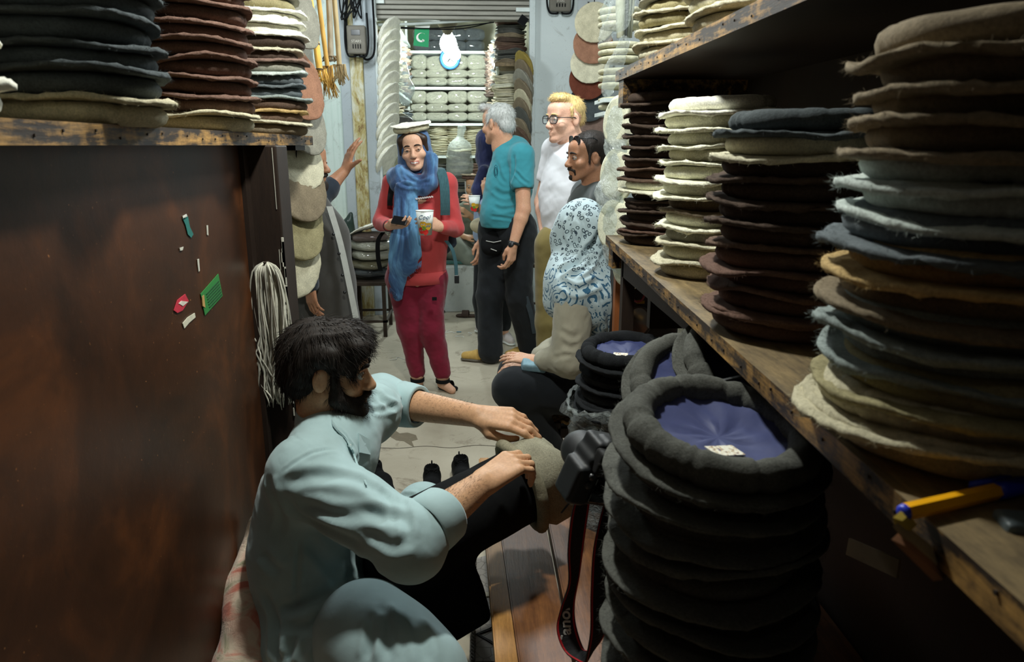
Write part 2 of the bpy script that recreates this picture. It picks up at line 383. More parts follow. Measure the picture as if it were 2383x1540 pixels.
# diamond tiles right of the pillar
tm = plain('tile_white', (206, 212, 214), .25, .06, 8); tg = plain('tile_spot', (30, 32, 34), .4)
tw = MB(); dx, dz = .078, .073
me_t = None
for i in range(0, 7):
    for j in range(-2, 14):
        x = X(1338) + .02 + i * dx; z = Z(255) + j * dz * 2 + (dz if i % 2 else 0)
        if x > 1.45: continue
        if me_t is None:
            e = .003
            me_t = MB().prism([(dx - e, 0), (0, dz - e), (-dx + e, 0), (0, -dz + e)], 0, .008, M=basis((1, 0, 0), (0, 0, 1), (0, -1, 0))).me('tile', [tm]); me_s = MB().box((-.008, -.0105, -.008), (.008, -.004, .008)).me('tile_spot', [tg])
        link('tile', me_t, wf, (x, YF + .05, z)); link('tile_spot', me_s, wf, (x, YF + .05, z - dz))
# stall interior
struct('floor_stall', MB().box((-1.05, YF + .1, .3), (.8, 9.9, .425)), M['beige'])
struct('wall_stall_back', MB().box((-1.05, 9.9, .3), (.8, 9.97, 3.1)), M['cream_wall'])
struct('wall_stall_left', MB().box((-1.1, YF + .1, .3), (-1.05, 9.95, 3.1)), M['cream_wall'])
struct('wall_stall_right', MB().box((.76, YF + .1, .3), (.8, 9.95, 3.1)), M['cream_wall'])
rack = empty('shelf_rack', (-.2, 9.7, .425)); tag(rack, 'pale painted shelf rack at the rear of the lit stall', 'shelf'); RI = Matrix.Translation(-rack.location)
BZ = [2.607, 2.19, 1.765, 1.375]
for z in BZ + [.9]:
    MB().box((-.72, 9.42, z - .03), (.36, 9.9, z)).ob('board', M['metal_rack'], rack).matrix_parent_inverse = RI
for x in (-.74, .36): MB().box((x, 9.42, .425), (x + .025, 9.47, 3.05)).ob('upright', M['metal_rack'], rack).matrix_parent_inverse = RI
SHZ = {}
for side, nm, xa, xb, zs in ((-1, 'along the side wall with the white bundle', -1.04, -.68, (.9, 1.42, 2.02, 2.66)), (1, 'along the side wall behind the grey-haired man', .36, .74, (.9, 1.42, 2.05))):
    rk = empty('shelf_rack', ((xa + xb) / 2, 8.2, .425)); tag(rk, 'pale shelf rack in the stall ' + nm, 'shelf'); ri = Matrix.Translation(-rk.location)
    for z in zs: MB().box((xa, 6.95, z - .025), (xb, 9.4, z)).ob('board', M['metal_rack'], rk).matrix_parent_inverse = ri
# ------------------------------------------------------------ hats
def felt2():
    t = NT('felt_painted'); v = t.tc(); a = t.n('Attribute'); a.attribute_name = 'hat_colour'; t.bump(t.noise(v, 200, 3), .4, .003)
    return t.set(Base__Color=a.outputs['Color'], Roughness=.95)
FELT2 = felt2()
def felt_crown(seed, R=.142, wav=.006, n=64, t=.0048):
    g = np.random.RandomState(seed); a = np.linspace(0, 2 * pi, n, endpoint=False)
    wv = sum(g.normal(0, 1) / (k ** .8) * np.cos(k * a + g.uniform(0, 6.3)) for k in (2, 3, 4, 5, 7)) * wav * .62
    wr = 1 + .012 * sum(g.normal(0, 1) / k * np.cos(k * a + g.uniform(0, 6.3)) for k in (2, 3, 5)) + .004 * g.normal(0, 1, n)
    prof = [(0, 1, 0.), (.35, 1, .0), (.62, 1, .05), (.80, 1, .35), (.92, 1, .75), (.985, 1, 1), (1.005, .55, 1), (1.0, .05, 1), (.96, 0, .9), (.80, 0, .35), (.55, 0, .05)]
    V = []; F = []
    for (q, top, w_) in prof:
        z = (t if top == 1 else t * (2 * top - 1)) if top > 0 else -t
        for j in range(n): V.append((R * q * wr[j] * math.cos(a[j]) if q else 0, R * q * wr[j] * math.sin(a[j]) if q else 0, z * (.8 if q > .9 else 1) + w_ * wv[j] + .003 * (1 - q) + (0.0012 * g.normal() if q > .9 else 0)))
    for k in range(len(prof) - 1):
        for j in range(n): F.append((k * n + j, k * n + (j + 1) % n, (k + 1) * n + (j + 1) % n, (k + 1) * n + j))
    F.append(tuple((len(prof) - 1) * n + (n - 1 - j) for j in range(n)))
    return mesh('crown', V, F, FELT)
def felt_roll(seed, Rm=.1065, rz=.0160, rx=.0215, n=96, m=12, pinch=16):
    g = np.random.RandomState(seed); a = np.linspace(0, 2 * pi, n, endpoint=False)
    cre = np.zeros(n)
    for k in range(pinch):
        c = g.uniform(0, 2 * pi); d = np.abs((a - c + pi) % (2 * pi) - pi); cre += g.uniform(.3, 1) * np.exp(-(d / .035) ** 2)
    sc = 1 - .16 * np.clip(cre, 0, 1.3) + .05 * sum(g.normal(0, 1) / k * np.cos(k * a + g.uniform(0, 6.3)) for k in (2, 3, 5, 8))
    V = []; F = []
    for j in range(n):
        for k in range(m):
            b = 2 * pi * k / m; s_ = sc[j] * (1 + .03 * math.sin(3 * b + 9 * a[j]))
            rr = Rm + rx * s_ * math.cos(b); V.append((rr * math.cos(a[j]), rr * math.sin(a[j]), rz * s_ * math.sin(b)))
    for j in range(n):
        for k in range(m): F.append((j * m + k, j * m + (k + 1) % m, ((j + 1) % n) * m + (k + 1) % m, ((j + 1) % n) * m + k)[::-1])
    return mesh('rolled_brim', V, F, FELT)
CROWNS = [felt_crown(s, wav=.0075) for s in range(8)]; FLAT = [felt_crown(40 + s, wav=.004) for s in range(3)]
ROLLS = [felt_roll(100 + s) for s in range(6)]; FATROLL = felt_roll(300, .1065, .0225, .0215, 128, 16, 34)
def fuzz_me(cr, seed):
    g = np.random.RandomState(seed); n0 = len(cr.vertices); co = np.empty(n0 * 3); cr.vertices.foreach_get('co', co); co = co.reshape(-1, 3); rad = np.hypot(co[:, 0], co[:, 1]); idx = np.flatnonzero(rad > .118)
    i = g.choice(idx, 620); P = co[i] + g.normal(0, .002, (620, 3)) * A_((1, 1, .3)); D = np.stack([co[i, 0], co[i, 1], np.zeros(620)], 1); D /= np.linalg.norm(D, axis=1)[:, None]; D = D + g.normal(0, .9, D.shape); V = []; F = []
    for k in range(620):
        L = g.uniform(.003, .009); d = D[k] / np.linalg.norm(D[k]); b_ = g.normal(0, .5, 3); p = P[k]; s_ = np.cross(d, g.normal(0, 1, 3)); s_ /= np.linalg.norm(s_) + 1e-9; o_ = np.cross(d, s_); base = len(V)
        for q in range(4):
            r_ = .00022 * (1 - q / 3.4)
            for a in (0, 2.1, 4.2): V.append(p + s_ * r_ * math.cos(a) + o_ * r_ * math.sin(a))
            p = p + d * L / 3; d = d + b_ / 3; d /= np.linalg.norm(d)
        for q in range(3):
            for j in range(3): F.append((base + q * 3 + j, base + q * 3 + (j + 1) % 3, base + q * 3 + 3 + (j + 1) % 3, base + q * 3 + 3 + j))
    return mesh('felt_fuzz', V, F, FELT)
A_ = lambda v: np.array(v, float)
FUZZ = {c.name: fuzz_me(c, 70 + k) for k, c in enumerate(CROWNS)}
LIN = plain('navy_lining', (44, 54, 104), .6, .12, 30, .4, 60, sheen=.2)
TAGM = NT('woven_tag'); TAGM = TAGM.set(Base__Color=TAGM.ramp(TAGM.noise(TAGM.tc(), 220, 3), [(.52, srgb(236, 232, 216)), (.6, srgb(190, 160, 110)), (.68, srgb(90, 90, 140))]), Roughness=.6)
def lining_me():
    n, R = 40, .088; V = [(0, 0, -.006)]; F = []; g = np.random.RandomState(5)
    for k, q in enumerate((.25, .5, .75, 1)):
        for j in range(n):
            a = 2 * pi * j / n; V.append((R * q * math.cos(a), R * q * math.sin(a), -.006 + .012 * q * q + .003 * math.sin(5 * a + 4 * q) * q * (1.2 - q) * 2 + .0018 * math.sin(11 * a - 7 * q)))
    for j in range(n): F.append((0, 1 + j, 1 + (j + 1) % n))
    for k in range(3):
        for j in range(n): F.append((1 + k * n + j, 1 + (k + 1) * n + j, 1 + (k + 1) * n + (j + 1) % n, 1 + k * n + (j + 1) % n))
    return mesh('lining', V, F, LIN)
LINING = lining_me()
LABELME = MB().box((-.02, -.012, 0), (.02, .012, .0012)).me('cloth_label', [TAGM])
HC = {'cream': (236, 235, 212), 'white': (244, 243, 228), 'oat': (200, 195, 170), 'beige': (188, 181, 154), 'olive': (150, 142, 108), 'taupe': (128, 116, 96), 'grey': (140, 138, 126), 'slate': (96, 103, 106),
      'bluegrey': (140, 150, 147), 'pale': (190, 200, 194), 'charcoal': (70, 76, 78), 'dkbrown': (76, 64, 56), 'brown': (98, 80, 68), 'redbrown': (104, 82, 72), 'mauve': (128, 106, 96), 'tan': (190, 162, 112), 'mustard': (150, 132, 70), 'black': (34, 36, 38), 'rust': (104, 58, 44), 'clay': (150, 110, 88), 'moss': (88, 89, 84)}
CW = {'oat': 'oatmeal', 'bluegrey': 'blue-grey', 'pale': 'pale icy grey', 'dkbrown': 'dark brown', 'redbrown': 'reddish brown', 'mauve': 'mauve-brown', 'moss': 'dark mottled grey', 'clay': 'clay-brown'}
def colr(k, jit=.06):
    c = srgb(*HC[k]); f = 1 + random.uniform(-jit, jit); return (c[0] * f, c[1] * f, c[2] * f, 1)
ORD = 'top second third fourth fifth sixth seventh eighth ninth tenth eleventh twelfth thirteenth fourteenth fifteenth sixteenth seventeenth eighteenth nineteenth twentieth'.split() + ['%d%s' % (k, 'st' if k % 10 == 1 else 'nd' if k % 10 == 2 else 'rd' if k % 10 == 3 else 'th') for k in range(21, 60)]
def nth(i, n): return 'lowest' if i == n - 1 else 'topmost' if i == 0 else ORD[i] + ' from the top'
def hat(loc, col, label, group, flip=False, rot=None, s=1.0, tilt=(0, 0), col2=None, crowns=CROWNS, roll=None, open_=False, brim_z=-.019, rs=1.0, fuzz=False):
    r = empty('felt_hat', loc); tag(r, label, 'hat', group)
    R = Euler((tilt[0] + (pi if flip else 0), tilt[1], random.uniform(0, 6.28) if rot is None else rot), 'XYZ')
    r.rotation_euler = R; r.scale = (s, s, s)
    c = link('crown', random.choice(crowns), r, color=col); b = link('rolled_brim', roll or random.choice(ROLLS), r, (0, 0, brim_z), (0, 0, random.uniform(0, 6.28)), color=col2 or col); b.scale = (rs, rs, 1)
    if fuzz:
        f_ = link('felt_fuzz', FUZZ[c.data.name], r, color=col); f_['kind'] = 'stuff'
    if open_:
        link('lining', LINING, r, (0, 0, -.0165), (pi, 0, 0))
    return r
def stack(x, y, z, cols, where, group, mode='down', pitch=None, s=1.0, jit=.006, lean=(0, 0), crowns=CROWNS, roll=None, tiltj=.014, bottom_up=True, z0=.0, fuzz=False):
    'cols top to bottom; down = opening upward, roll above disc'
    n = len(cols); p = pitch or .037
    out = []
    for i, c in enumerate(cols):
        k = n - 1 - i
        flip = mode == 'down' and not (bottom_up and k == 0)
        zz = z + (.035 * s if not flip else .006) + k * p + z0
        if isinstance(c, tuple): c1, c2 = c
        else: c1 = c2 = c
        w_ = CW.get(c1, c1)
        out.append(hat((x + random.gauss(0, jit) + lean[0] * k, y + random.gauss(0, jit) + lean[1] * k, zz), colr(c1), f'{w_} felt hat, {nth(i, n)} {where}', group, flip, None, s * random.uniform(.975, 1.02), (random.gauss(0, tiltj), random.gauss(0, tiltj)), colr(c2), crowns, roll, False, -.019, .94 if mode == 'down' else 1.0, fuzz))
    return out
def xs(y): return .362 + (.468 - .362) * (y - .25) / 2.25
S4 = ['taupe', 'taupe', 'taupe', 'taupe', 'pale', 'pale', 'slate', 'tan', 'taupe', 'bluegrey', 'bluegrey', 'olive', 'beige', 'beige']
stack(.503, .69, 1.2, S4, 'in the big stack by the pen', 'hats in the stack by the pen', pitch=.0285, s=1.05, lean=(.0014, .0006), fuzz=True)
S3 = ['charcoal', 'oat', 'dkbrown', 'dkbrown', 'dkbrown', 'brown', 'redbrown', 'redbrown', 'redbrown', 'redbrown']
stack(.532, 1.17, 1.2, S3, 'in the charcoal-topped stack', 'hats in the charcoal-topped stack', pitch=.0345, s=1.03, fuzz=True)
S2 = ['white', 'cream', 'cream', ('cream', 'oat'), 'cream', 'cream', 'taupe', 'cream', ('oat', 'grey'), 'oat', 'oat']
stack(xs(1.72) + .15, 1.72, 1.2, S2, 'in the mostly cream stack', 'hats in the cream stack', pitch=.0365, fuzz=True)
S1 = ['dkbrown'] * 6 + ['brown', 'brown', ('cream', 'cream'), 'dkbrown', 'dkbrown', 'dkbrown', 'redbrown', 'dkbrown']
stack(xs(2.3) + .155, 2.3, 1.2, S1, 'in the stack by clear bags', 'hats in the dark brown stack', pitch=.0318, fuzz=True)
# upper shelf, right way up
stack(.47 + .135, 2.12, 1.727, ['charcoal', 'dkbrown', 'charcoal', ('grey', 'olive'), 'charcoal', ('grey', 'olive'), ('oat', 'olive'), ('oat', 'beige'), 'oat'], 'in the upper-shelf stack by the bags', 'hats on the upper shelf', 'up', .039, 1.03, fuzz=True)
stack(.47 + .13, 1.60, 1.727, ['cream', 'tan', ('oat', 'tan'), ('clay', 'tan'), ('oat', 'tan'), 'oat', 'oat'], 'in the upper-shelf tan stack', 'hats on the upper shelf', 'up', .039, 1.03, fuzz=True)
stack(.47 + .15, 1.15, 1.727, ['cream', 'white', 'white'], 'in the upper-shelf white stack', 'hats on the upper shelf', 'up', .04)
# left shelf, right way up
LX = -.54 - .10
stack(LX, 1.27, 1.531, ['charcoal', 'slate', 'charcoal', 'charcoal', 'charcoal', 'charcoal', 'beige'], 'in the charcoal stack over the panel', 'charcoal hats on the shelf', 'up', .0385, 1.06, fuzz=True)
stack(LX, 1.83, 1.531, ['brown', 'redbrown', 'redbrown', 'redbrown', 'redbrown', 'redbrown', 'redbrown', 'redbrown', 'redbrown', 'beige'], 'in the reddish stack over the panel', 'brown hats on the shelf', 'up', .0385, 1.03, fuzz=True)
stack(LX, 2.42, 1.531, ['charcoal', ('grey', 'olive'), 'white', 'white', ('white', 'dkbrown'), ('oat', 'dkbrown'), ('mauve', 'grey'), ('pale', 'slate'), 'slate', ('bluegrey', 'brown'), ('tan', 'brown'), ('oat', 'taupe')], 'in the mixed shelf-end stack', 'mixed hats on the shelf', 'up', .0355, 1.0, fuzz=True)
stack(LX, .83, 1.531, ['white', 'white', 'white', 'white', 'white'], 'in the white edge stack', 'white hats at the shelf start', 'up', .045)
# ------------------------------------------------------------ organic bodies: smooth blends of tapered limbs, meshed with surface nets
A = lambda v: np.array(v, float)
def unit(v): v = A(v); return v / np.linalg.norm(v)
class Blob:
    def __init__(s): s.P = []
    def cone(s, a, b, ra, rb, k=.012, op=1, sq=None):
        s.P.append(('c', A(a), A(b), ra, rb, k, op, sq)); return s
    def chain(s, pts, rad, k=.012, op=1, sq=None):
        for i in range(len(pts) - 1): s.cone(pts[i], pts[i + 1], rad[i], rad[i + 1], k, op, sq)
        return s
    def ell(s, c, r, R=None, k=.012, op=1):
        s.P.append(('e', A(c), A(r), np.eye(3) if R is None else A(R), k, op)); return s
    def box(s, c, r, R=None, rnd=.01, k=.012, op=1):
        s.P.append(('b', A(c), A(r), np.eye(3) if R is None else A(R), rnd, k, op)); return s
    def half(s, c, n, k=.004): s.P.append(('h', A(c), unit(n), k)); return s      # keep the side against n
    def bounds(s):
        lo, hi = np.full(3, 9e9), np.full(3, -9e9)
        for p in s.P:
            if p[0] == 'c':
                if p[6] < 0: continue
                a, b = np.minimum(p[1] - p[3], p[2] - p[4]), np.maximum(p[1] + p[3], p[2] + p[4])
            elif p[0] in 'eb':
                if p[-1] < 0: continue
                ext = np.abs(p[3].T) @ p[2] + (p[4] if p[0] == 'b' else 0); a, b = p[1] - ext, p[1] + ext
            else: continue
            lo, hi = np.minimum(lo, a), np.maximum(hi, b)
        return lo, hi
    def build(s, h, smooth=1, cut=None):
        lo, hi = s.bounds(); lo = lo - 3.5 * h; hi = hi + 3.5 * h
        N = np.ceil((hi - lo) / h).astype(int) + 1
        ax = [lo[i] + h * np.arange(N[i]) for i in range(3)]
        f = np.full(N, .06, np.float32)
        for p in s.P:
            if p[0] == 'h':
                d = ((ax[0][:, None, None] - p[1][0]) * p[2][0] + (ax[1][None, :, None] - p[1][1]) * p[2][1] + (ax[2][None, None, :] - p[1][2]) * p[2][2])
                f = np.maximum(f, d.astype(np.float32)); continue
            if p[0] == 'c':
                m = max(p[3], p[4]) * (1 if p[7] is None else 1.0) + .05; a, b = np.minimum(p[1], p[2]) - m, np.maximum(p[1], p[2]) + m
            else:
                ext = np.abs(p[3].T) @ p[2] + .05 + (p[4] if p[0] == 'b' else 0); a, b = p[1] - ext, p[1] + ext
            i0 = np.maximum(((a - lo) / h).astype(int), 0); i1 = np.minimum(((b - lo) / h).astype(int) + 2, N)
            if (i1 <= i0).any(): continue
            sl = tuple(slice(i0[i], i1[i]) for i in range(3)); x, y, z = [ax[i][sl[i]] for i in range(3)]
            x = x[:, None, None]; y = y[None, :, None]; z = z[None, None, :]
            if p[0] == 'c':
                pa = (x - p[1][0], y - p[1][1], z - p[1][2]); ba = p[2] - p[1]; L2 = max(ba @ ba, 1e-9)
                t = np.clip((pa[0] * ba[0] + pa[1] * ba[1] + pa[2] * ba[2]) / L2, 0, 1)
                q = [pa[i] - t * ba[i] for i in range(3)]
                if p[7] is not None:                                   # squash along an axis: (axis, factor)
                    e, fc = p[7]; e = unit(e); dt = q[0] * e[0] + q[1] * e[1] + q[2] * e[2]; q = [q[i] + dt * e[i] * (fc - 1) for i in range(3)]
                d = np.sqrt(q[0] ** 2 + q[1] ** 2 + q[2] ** 2) - (p[3] + (p[4] - p[3]) * t)
                k, op = p[5], p[6]
            else:
                dx = (x - p[1][0], y - p[1][1], z - p[1][2]); L = [p[3][i][0] * dx[0] + p[3][i][1] * dx[1] + p[3][i][2] * dx[2] for i in range(3)]
                if p[0] == 'e':
                    k0 = np.sqrt(sum((L[i] / p[2][i]) ** 2 for i in range(3))); k1 = np.sqrt(sum((L[i] / p[2][i] ** 2) ** 2 for i in range(3))) + 1e-9
                    d = k0 * (k0 - 1) / k1; k, op = p[4], p[5]
                else:
                    qq = [np.abs(L[i]) - p[2][i] for i in range(3)]
                    d = np.sqrt(sum(np.maximum(q_, 0) ** 2 for q_ in qq)) + np.minimum(np.maximum(np.maximum(qq[0], qq[1]), qq[2]), 0) - p[4]; k, op = p[5], p[6]
            g = f[sl]
            if op > 0:
                hh = np.clip(.5 + .5 * (g - d) / k, 0, 1); f[sl] = g + (d - g) * hh - k * hh * (1 - hh)
            else:
                hh = np.clip(.5 - .5 * (g + d) / k, 0, 1); f[sl] = g + (-d - g) * hh + k * hh * (1 - hh)
        return nets(f, lo, h, smooth)
def nets(f, lo, h, smooth=1):
    N = f.shape; ins = f < 0; nc = (N[0] - 1, N[1] - 1, N[2] - 1); tot = nc[0] * nc[1] * nc[2]
    S = np.zeros((tot, 3)); C = np.zeros(tot); Q = []
    cid = lambda i, j, k: (i * nc[1] + j) * nc[2] + k
    for axn in range(3):
        a = [slice(None)] * 3; b = [slice(None)] * 3; a[axn] = slice(0, -1); b[axn] = slice(1, None)
        cr = ins[tuple(a)] != ins[tuple(b)]; u, v = [i for i in range(3) if i != axn]
        m = np.ones_like(cr); e = [slice(None)] * 3
        for w_ in (u, v):
            e = [slice(None)] * 3; e[w_] = 0; m[tuple(e)] = False; e[w_] = -1; m[tuple(e)] = False
        I = np.argwhere(cr & m)
        if not len(I): continue
        J = I.copy(); J[:, axn] += 1
        fa = f[I[:, 0], I[:, 1], I[:, 2]]; fb = f[J[:, 0], J[:, 1], J[:, 2]]; t = fa / (fa - fb)
        P = I.astype(float); P[:, axn] += t
        cells = []
        for du, dv in ((-1, -1), (0, -1), (0, 0), (-1, 0)):
            c = I.copy(); c[:, u] += du; c[:, v] += dv; ids = cid(c[:, 0], c[:, 1], c[:, 2]); cells.append(ids)
            for d in range(3): S[:, d] += np.bincount(ids, P[:, d], tot)
            C += np.bincount(ids, minlength=tot)
        q = np.stack(cells, 1); fl = fa < 0
        if axn == 1: fl = ~fl
        q[~fl] = q[~fl][:, ::-1]; Q.append(q)
    Q = np.concatenate(Q); used = np.flatnonzero(C > 0); mp = np.full(tot, -1); mp[used] = np.arange(len(used))
    V = S[used] / C[used][:, None] * h + lo; F = mp[Q]
    c = V[F].mean(1); nr = np.cross(V[F[:, 2]] - V[F[:, 0]], V[F[:, 3]] - V[F[:, 1]])
    if ((c - V.mean(0)) * nr).sum() < 0: F = F[:, ::-1].copy()
    for _ in range(smooth): V = relax(V, F, .5)
    return V, F
def relax(V, F, lam):
    n = len(V); E = np.concatenate([F[:, [0, 1]], F[:, [1, 2]], F[:, [2, 3]], F[:, [3, 0]]]); c = np.bincount(E[:, 0], minlength=n) + np.bincount(E[:, 1], minlength=n)
    out = np.empty_like(V)
    for d in range(3): out[:, d] = (np.bincount(E[:, 0], V[E[:, 1], d], n) + np.bincount(E[:, 1], V[E[:, 0], d], n)) / np.maximum(c, 1)
    return V + lam * (out - V)
def normals(V, F):
    nrm = np.cross(V[F[:, 2]] - V[F[:, 0]], V[F[:, 3]] - V[F[:, 1]]); n = np.zeros_like(V)
    for d in range(3):
        for k in range(4): n[:, d] += np.bincount(F[:, k], nrm[:, d], len(V))
    return n / np.maximum(np.linalg.norm(n, axis=1), 1e-12)[:, None]
def wob(P, freq, seed=0, oct=3):
    'smooth cheap noise at points'
    g = np.random.RandomState(seed); out = np.zeros(len(P)); amp = 1.
    for o in range(oct):
        q = P * freq * 2 ** o
        q = q + .6 * np.sin(q[:, [1, 2, 0]] * 1.3 + g.uniform(0, 6, 3))
        for _ in range(3):
            k = g.normal(0, 1, 3); out += amp / 3 * np.sin(q @ k + g.uniform(0, 6.3))
        amp *= .5
    return out
def folds(V, F, lines=(), noise=None):
    'push creases (dips, with a lip on both sides) and soft waves into a cloth surface'
    n = normals(V, F); d = np.zeros(len(V))
    for (pts, depth, width) in lines:
        P = spline(pts, 24); D = np.full(len(V), 9.)
        W = np.full(len(V), 1.)
        for i in range(len(P) - 1):
            a, b = P[i], P[i + 1]; ab = b - a; t = np.clip(((V - a) @ ab) / max(ab @ ab, 1e-9), 0, 1)
            dd = np.linalg.norm(V - a - t[:, None] * ab, axis=1); s_ = (i + t) / (len(P) - 1)
            up = dd < D; D[up] = dd[up]; W[up] = np.minimum(1, np.minimum(s_[up], 1 - s_[up]) * 5 + .15)
        x = D / width; d += depth * W * (-np.exp(-x * x) + .75 * np.exp(-((x - 1.7) / .8) ** 2))
    if noise is not None:
        for (amp, freq, seed, stretch) in noise: d += amp * wob(V * A(stretch), freq, seed)
    return V + n * d[:, None]
def part(name, blob, mats, h, parent, smooth=1, fold=None, noise=None, classify=None, sm=True):
    V, F = blob.build(h, smooth)
    if fold or noise: V = folds(V, F, fold or (), noise)
    mi = None
    if classify is not None: mi = classify(V[F].mean(1))
    o = link(name, mesh(name, V, F, mats, sm, mi), None)
    if parent: o.parent = parent; o.matrix_parent_inverse = Matrix.Translation(-parent.location)
    return o
class Head:
    'frame: f forward, u up, r to the person\'s right... +r is their left when seen from inside; symmetric'
    def __init__(s, c, f, u=(0, 0, 1), sc=1.0, roll=0):
        s.c = A(c); s.f = unit(f); u = A(u); u = u - s.f * (u @ s.f); s.u = unit(u); s.r = np.cross(s.f, s.u); s.s = sc
        if roll: s.u, s.r = s.u * math.cos(roll) + s.r * math.sin(roll), s.r * math.cos(roll) - s.u * math.sin(roll)
        s.R = np.stack([s.r, s.f, s.u])
    def __call__(s, r, f, u): return s.c + s.s * (s.r * r + s.f * f + s.u * u)
    def loc(s, P): return (P - s.c) @ s.R.T / s.s
def head_blob(b, H, neck, fem=False, nose=1.0, jaw=1.0, neck_r=.054, smile=False):
    s = H.s; E = lambda c, r, k=.012, op=1, R=None: b.ell(H(*c), A(r) * s, H.R if R is None else R, k * s, op)
    Cn = lambda a, c, ra, rb, k=.01, op=1: b.cone(H(*a), H(*c), ra * s, rb * s, k * s, op)
    E((0, -.012, .030), (.073, .092, .083))
    E((0, .028, -.030), (.060, .062, .078), .02)
    for x in (-1, 1):
        Cn((x * .052 * jaw, .0, -.052), (x * .018, .066, -.098), .019, .017, .022)
        E((x * .045, .060, -.032), (.022, .022, .02), .018)
        Cn((x * .04, .072, .016), (x * .014, .085, .014), .011, .011, .014)
    E((0, .076, -.100), (.020, .016, .016), .018)
    E((0, .05, .045), (.055, .045, .04), .02)
    Cn((0, .084, .006), (0, .108 + .004 * (nose - 1), -.034), .0085, .0115 * nose, .010); E((0, .106, -.038), (.0125 * nose, .012 * nose, .010), .008)
    for x in (-1, 1): E((x * .0115, .098, -.041), (.008, .010, .007), .006)
    for x in (-1, 1): E((x * .031, .096, -.001), (.0165, .0105, .0085), .009, -1)
    E((0, .082, -.066), (.026, .014, .012), .010)
    wd = .024 if smile else .019
    Cn((-wd, .082, -.0665 + (.004 if smile else 0)), (0, .0945, -.0675), .0042, .0058, .004); Cn((wd, .082, -.0665 + (.004 if smile else 0)), (0, .0945, -.0675), .0042, .0058, .004)
    Cn((-wd * .85, .081, -.076), (0, .0925, -.0795), .0045, .0065, .005); Cn((wd * .85, .081, -.076), (0, .0925, -.0795), .0045, .0065, .005)
    for x in (-1, 1):
        R2 = np.stack([unit(H.r * 1 - H.f * x * -.35), unit(H.f + H.r * x * -.35), H.u])
        b.ell(H(x * .076, -.010, -.008), A((.009, .019, .031)) * s, R2, .006 * s); b.ell(H(x * .086, -.006, -.006), A((.007, .011, .019)) * s, R2, .005 * s, -1)
    b.cone(H(0, -.022, -.06), neck, neck_r * s, neck_r * 1.12 * s, .02)
    return b
EYE_W = plain('eye_white', (188, 184, 178), .25, .03); EYE_D = plain('eye_dark', (40, 28, 20), .2, .05); LIPM = skin('lip_rose', (200, 122, 108), (196, 104, 94))
def eyes(H, parent, look=(0, 1, 0), iris=EYE_D, closed=False):
    s = H.s
    for x in (-1, 1):
        m = MB(); c = H(x * .031, .0800, -.002); d = unit(H.r * look[0] + H.f * look[1] + H.u * look[2]); X_ = unit(np.cross(d, H.u)); Z_ = np.cross(X_, d)
        Mx = basis(X_, Z_, d, c); R = .0119 * s
        prof = [(R * math.sin(t), -R * math.cos(t)) for t in np.linspace(.05, pi - .62, 12)]
        m.lathe(prof, 14, 0, Mx); prof = [(R * 1.01 * math.sin(t), -R * 1.01 * math.cos(t)) for t in np.linspace(pi - .62, pi - .02, 5)]; m.lathe(prof, 14, 1, Mx)
        o = m.ob('eye', [EYE_W, iris], parent, True); o.matrix_parent_inverse = Matrix.Translation(-parent.location)
def lids(b, H):
    s = H.s
    for x in (-1, 1):
        for k in range(4):
            t0, t1 = -1 + k * .5, -.5 + k * .5
            p = lambda t: H(x * .031 + .0145 * t, .0915 - .004 * t * t - .0015 * x * t, .0026 - .0046 * t * t)
            b.cone(p(t0), p(t1), .0030 * s, .0030 * s, .003 * s)
            p2 = lambda t: H(x * .031 + .0145 * t, .0900 - .004 * t * t - .0015 * x * t, -.0072 + .0045 * t * t)
            b.cone(p2(t0), p2(t1), .0022 * s, .0022 * s, .003 * s)
def brows(H, parent, mat, thick=.0035, drop=0):
    m = MB()
    for x in (-1, 1):
        P = [H(x * .012, .0965, .0185 - drop), H(x * .026, .0965, .0225), H(x * .038, .0885, .0205), H(x * .048, .078, .014)]
        P = spline(P, 9); m.tube(P, [thick * H.s * q for q in (.7, 1, 1.1, 1.1, 1, .9, .75, .55, .3)], 6)
    o = m.ob('eyebrows', mat, parent, True); o.matrix_parent_inverse = Matrix.Translation(-parent.location); return o
def arm(b, sh, el, wr, r=(.052, .044, .040, .027), k=.015):
    sh, el, wr = A(sh), A(el), A(wr); mid = el + (wr - el) * .25
    b.cone(sh, el, r[0], r[1], k); b.cone(el, mid, r[1], r[2], k); b.cone(mid, wr, r[2], r[3], k)
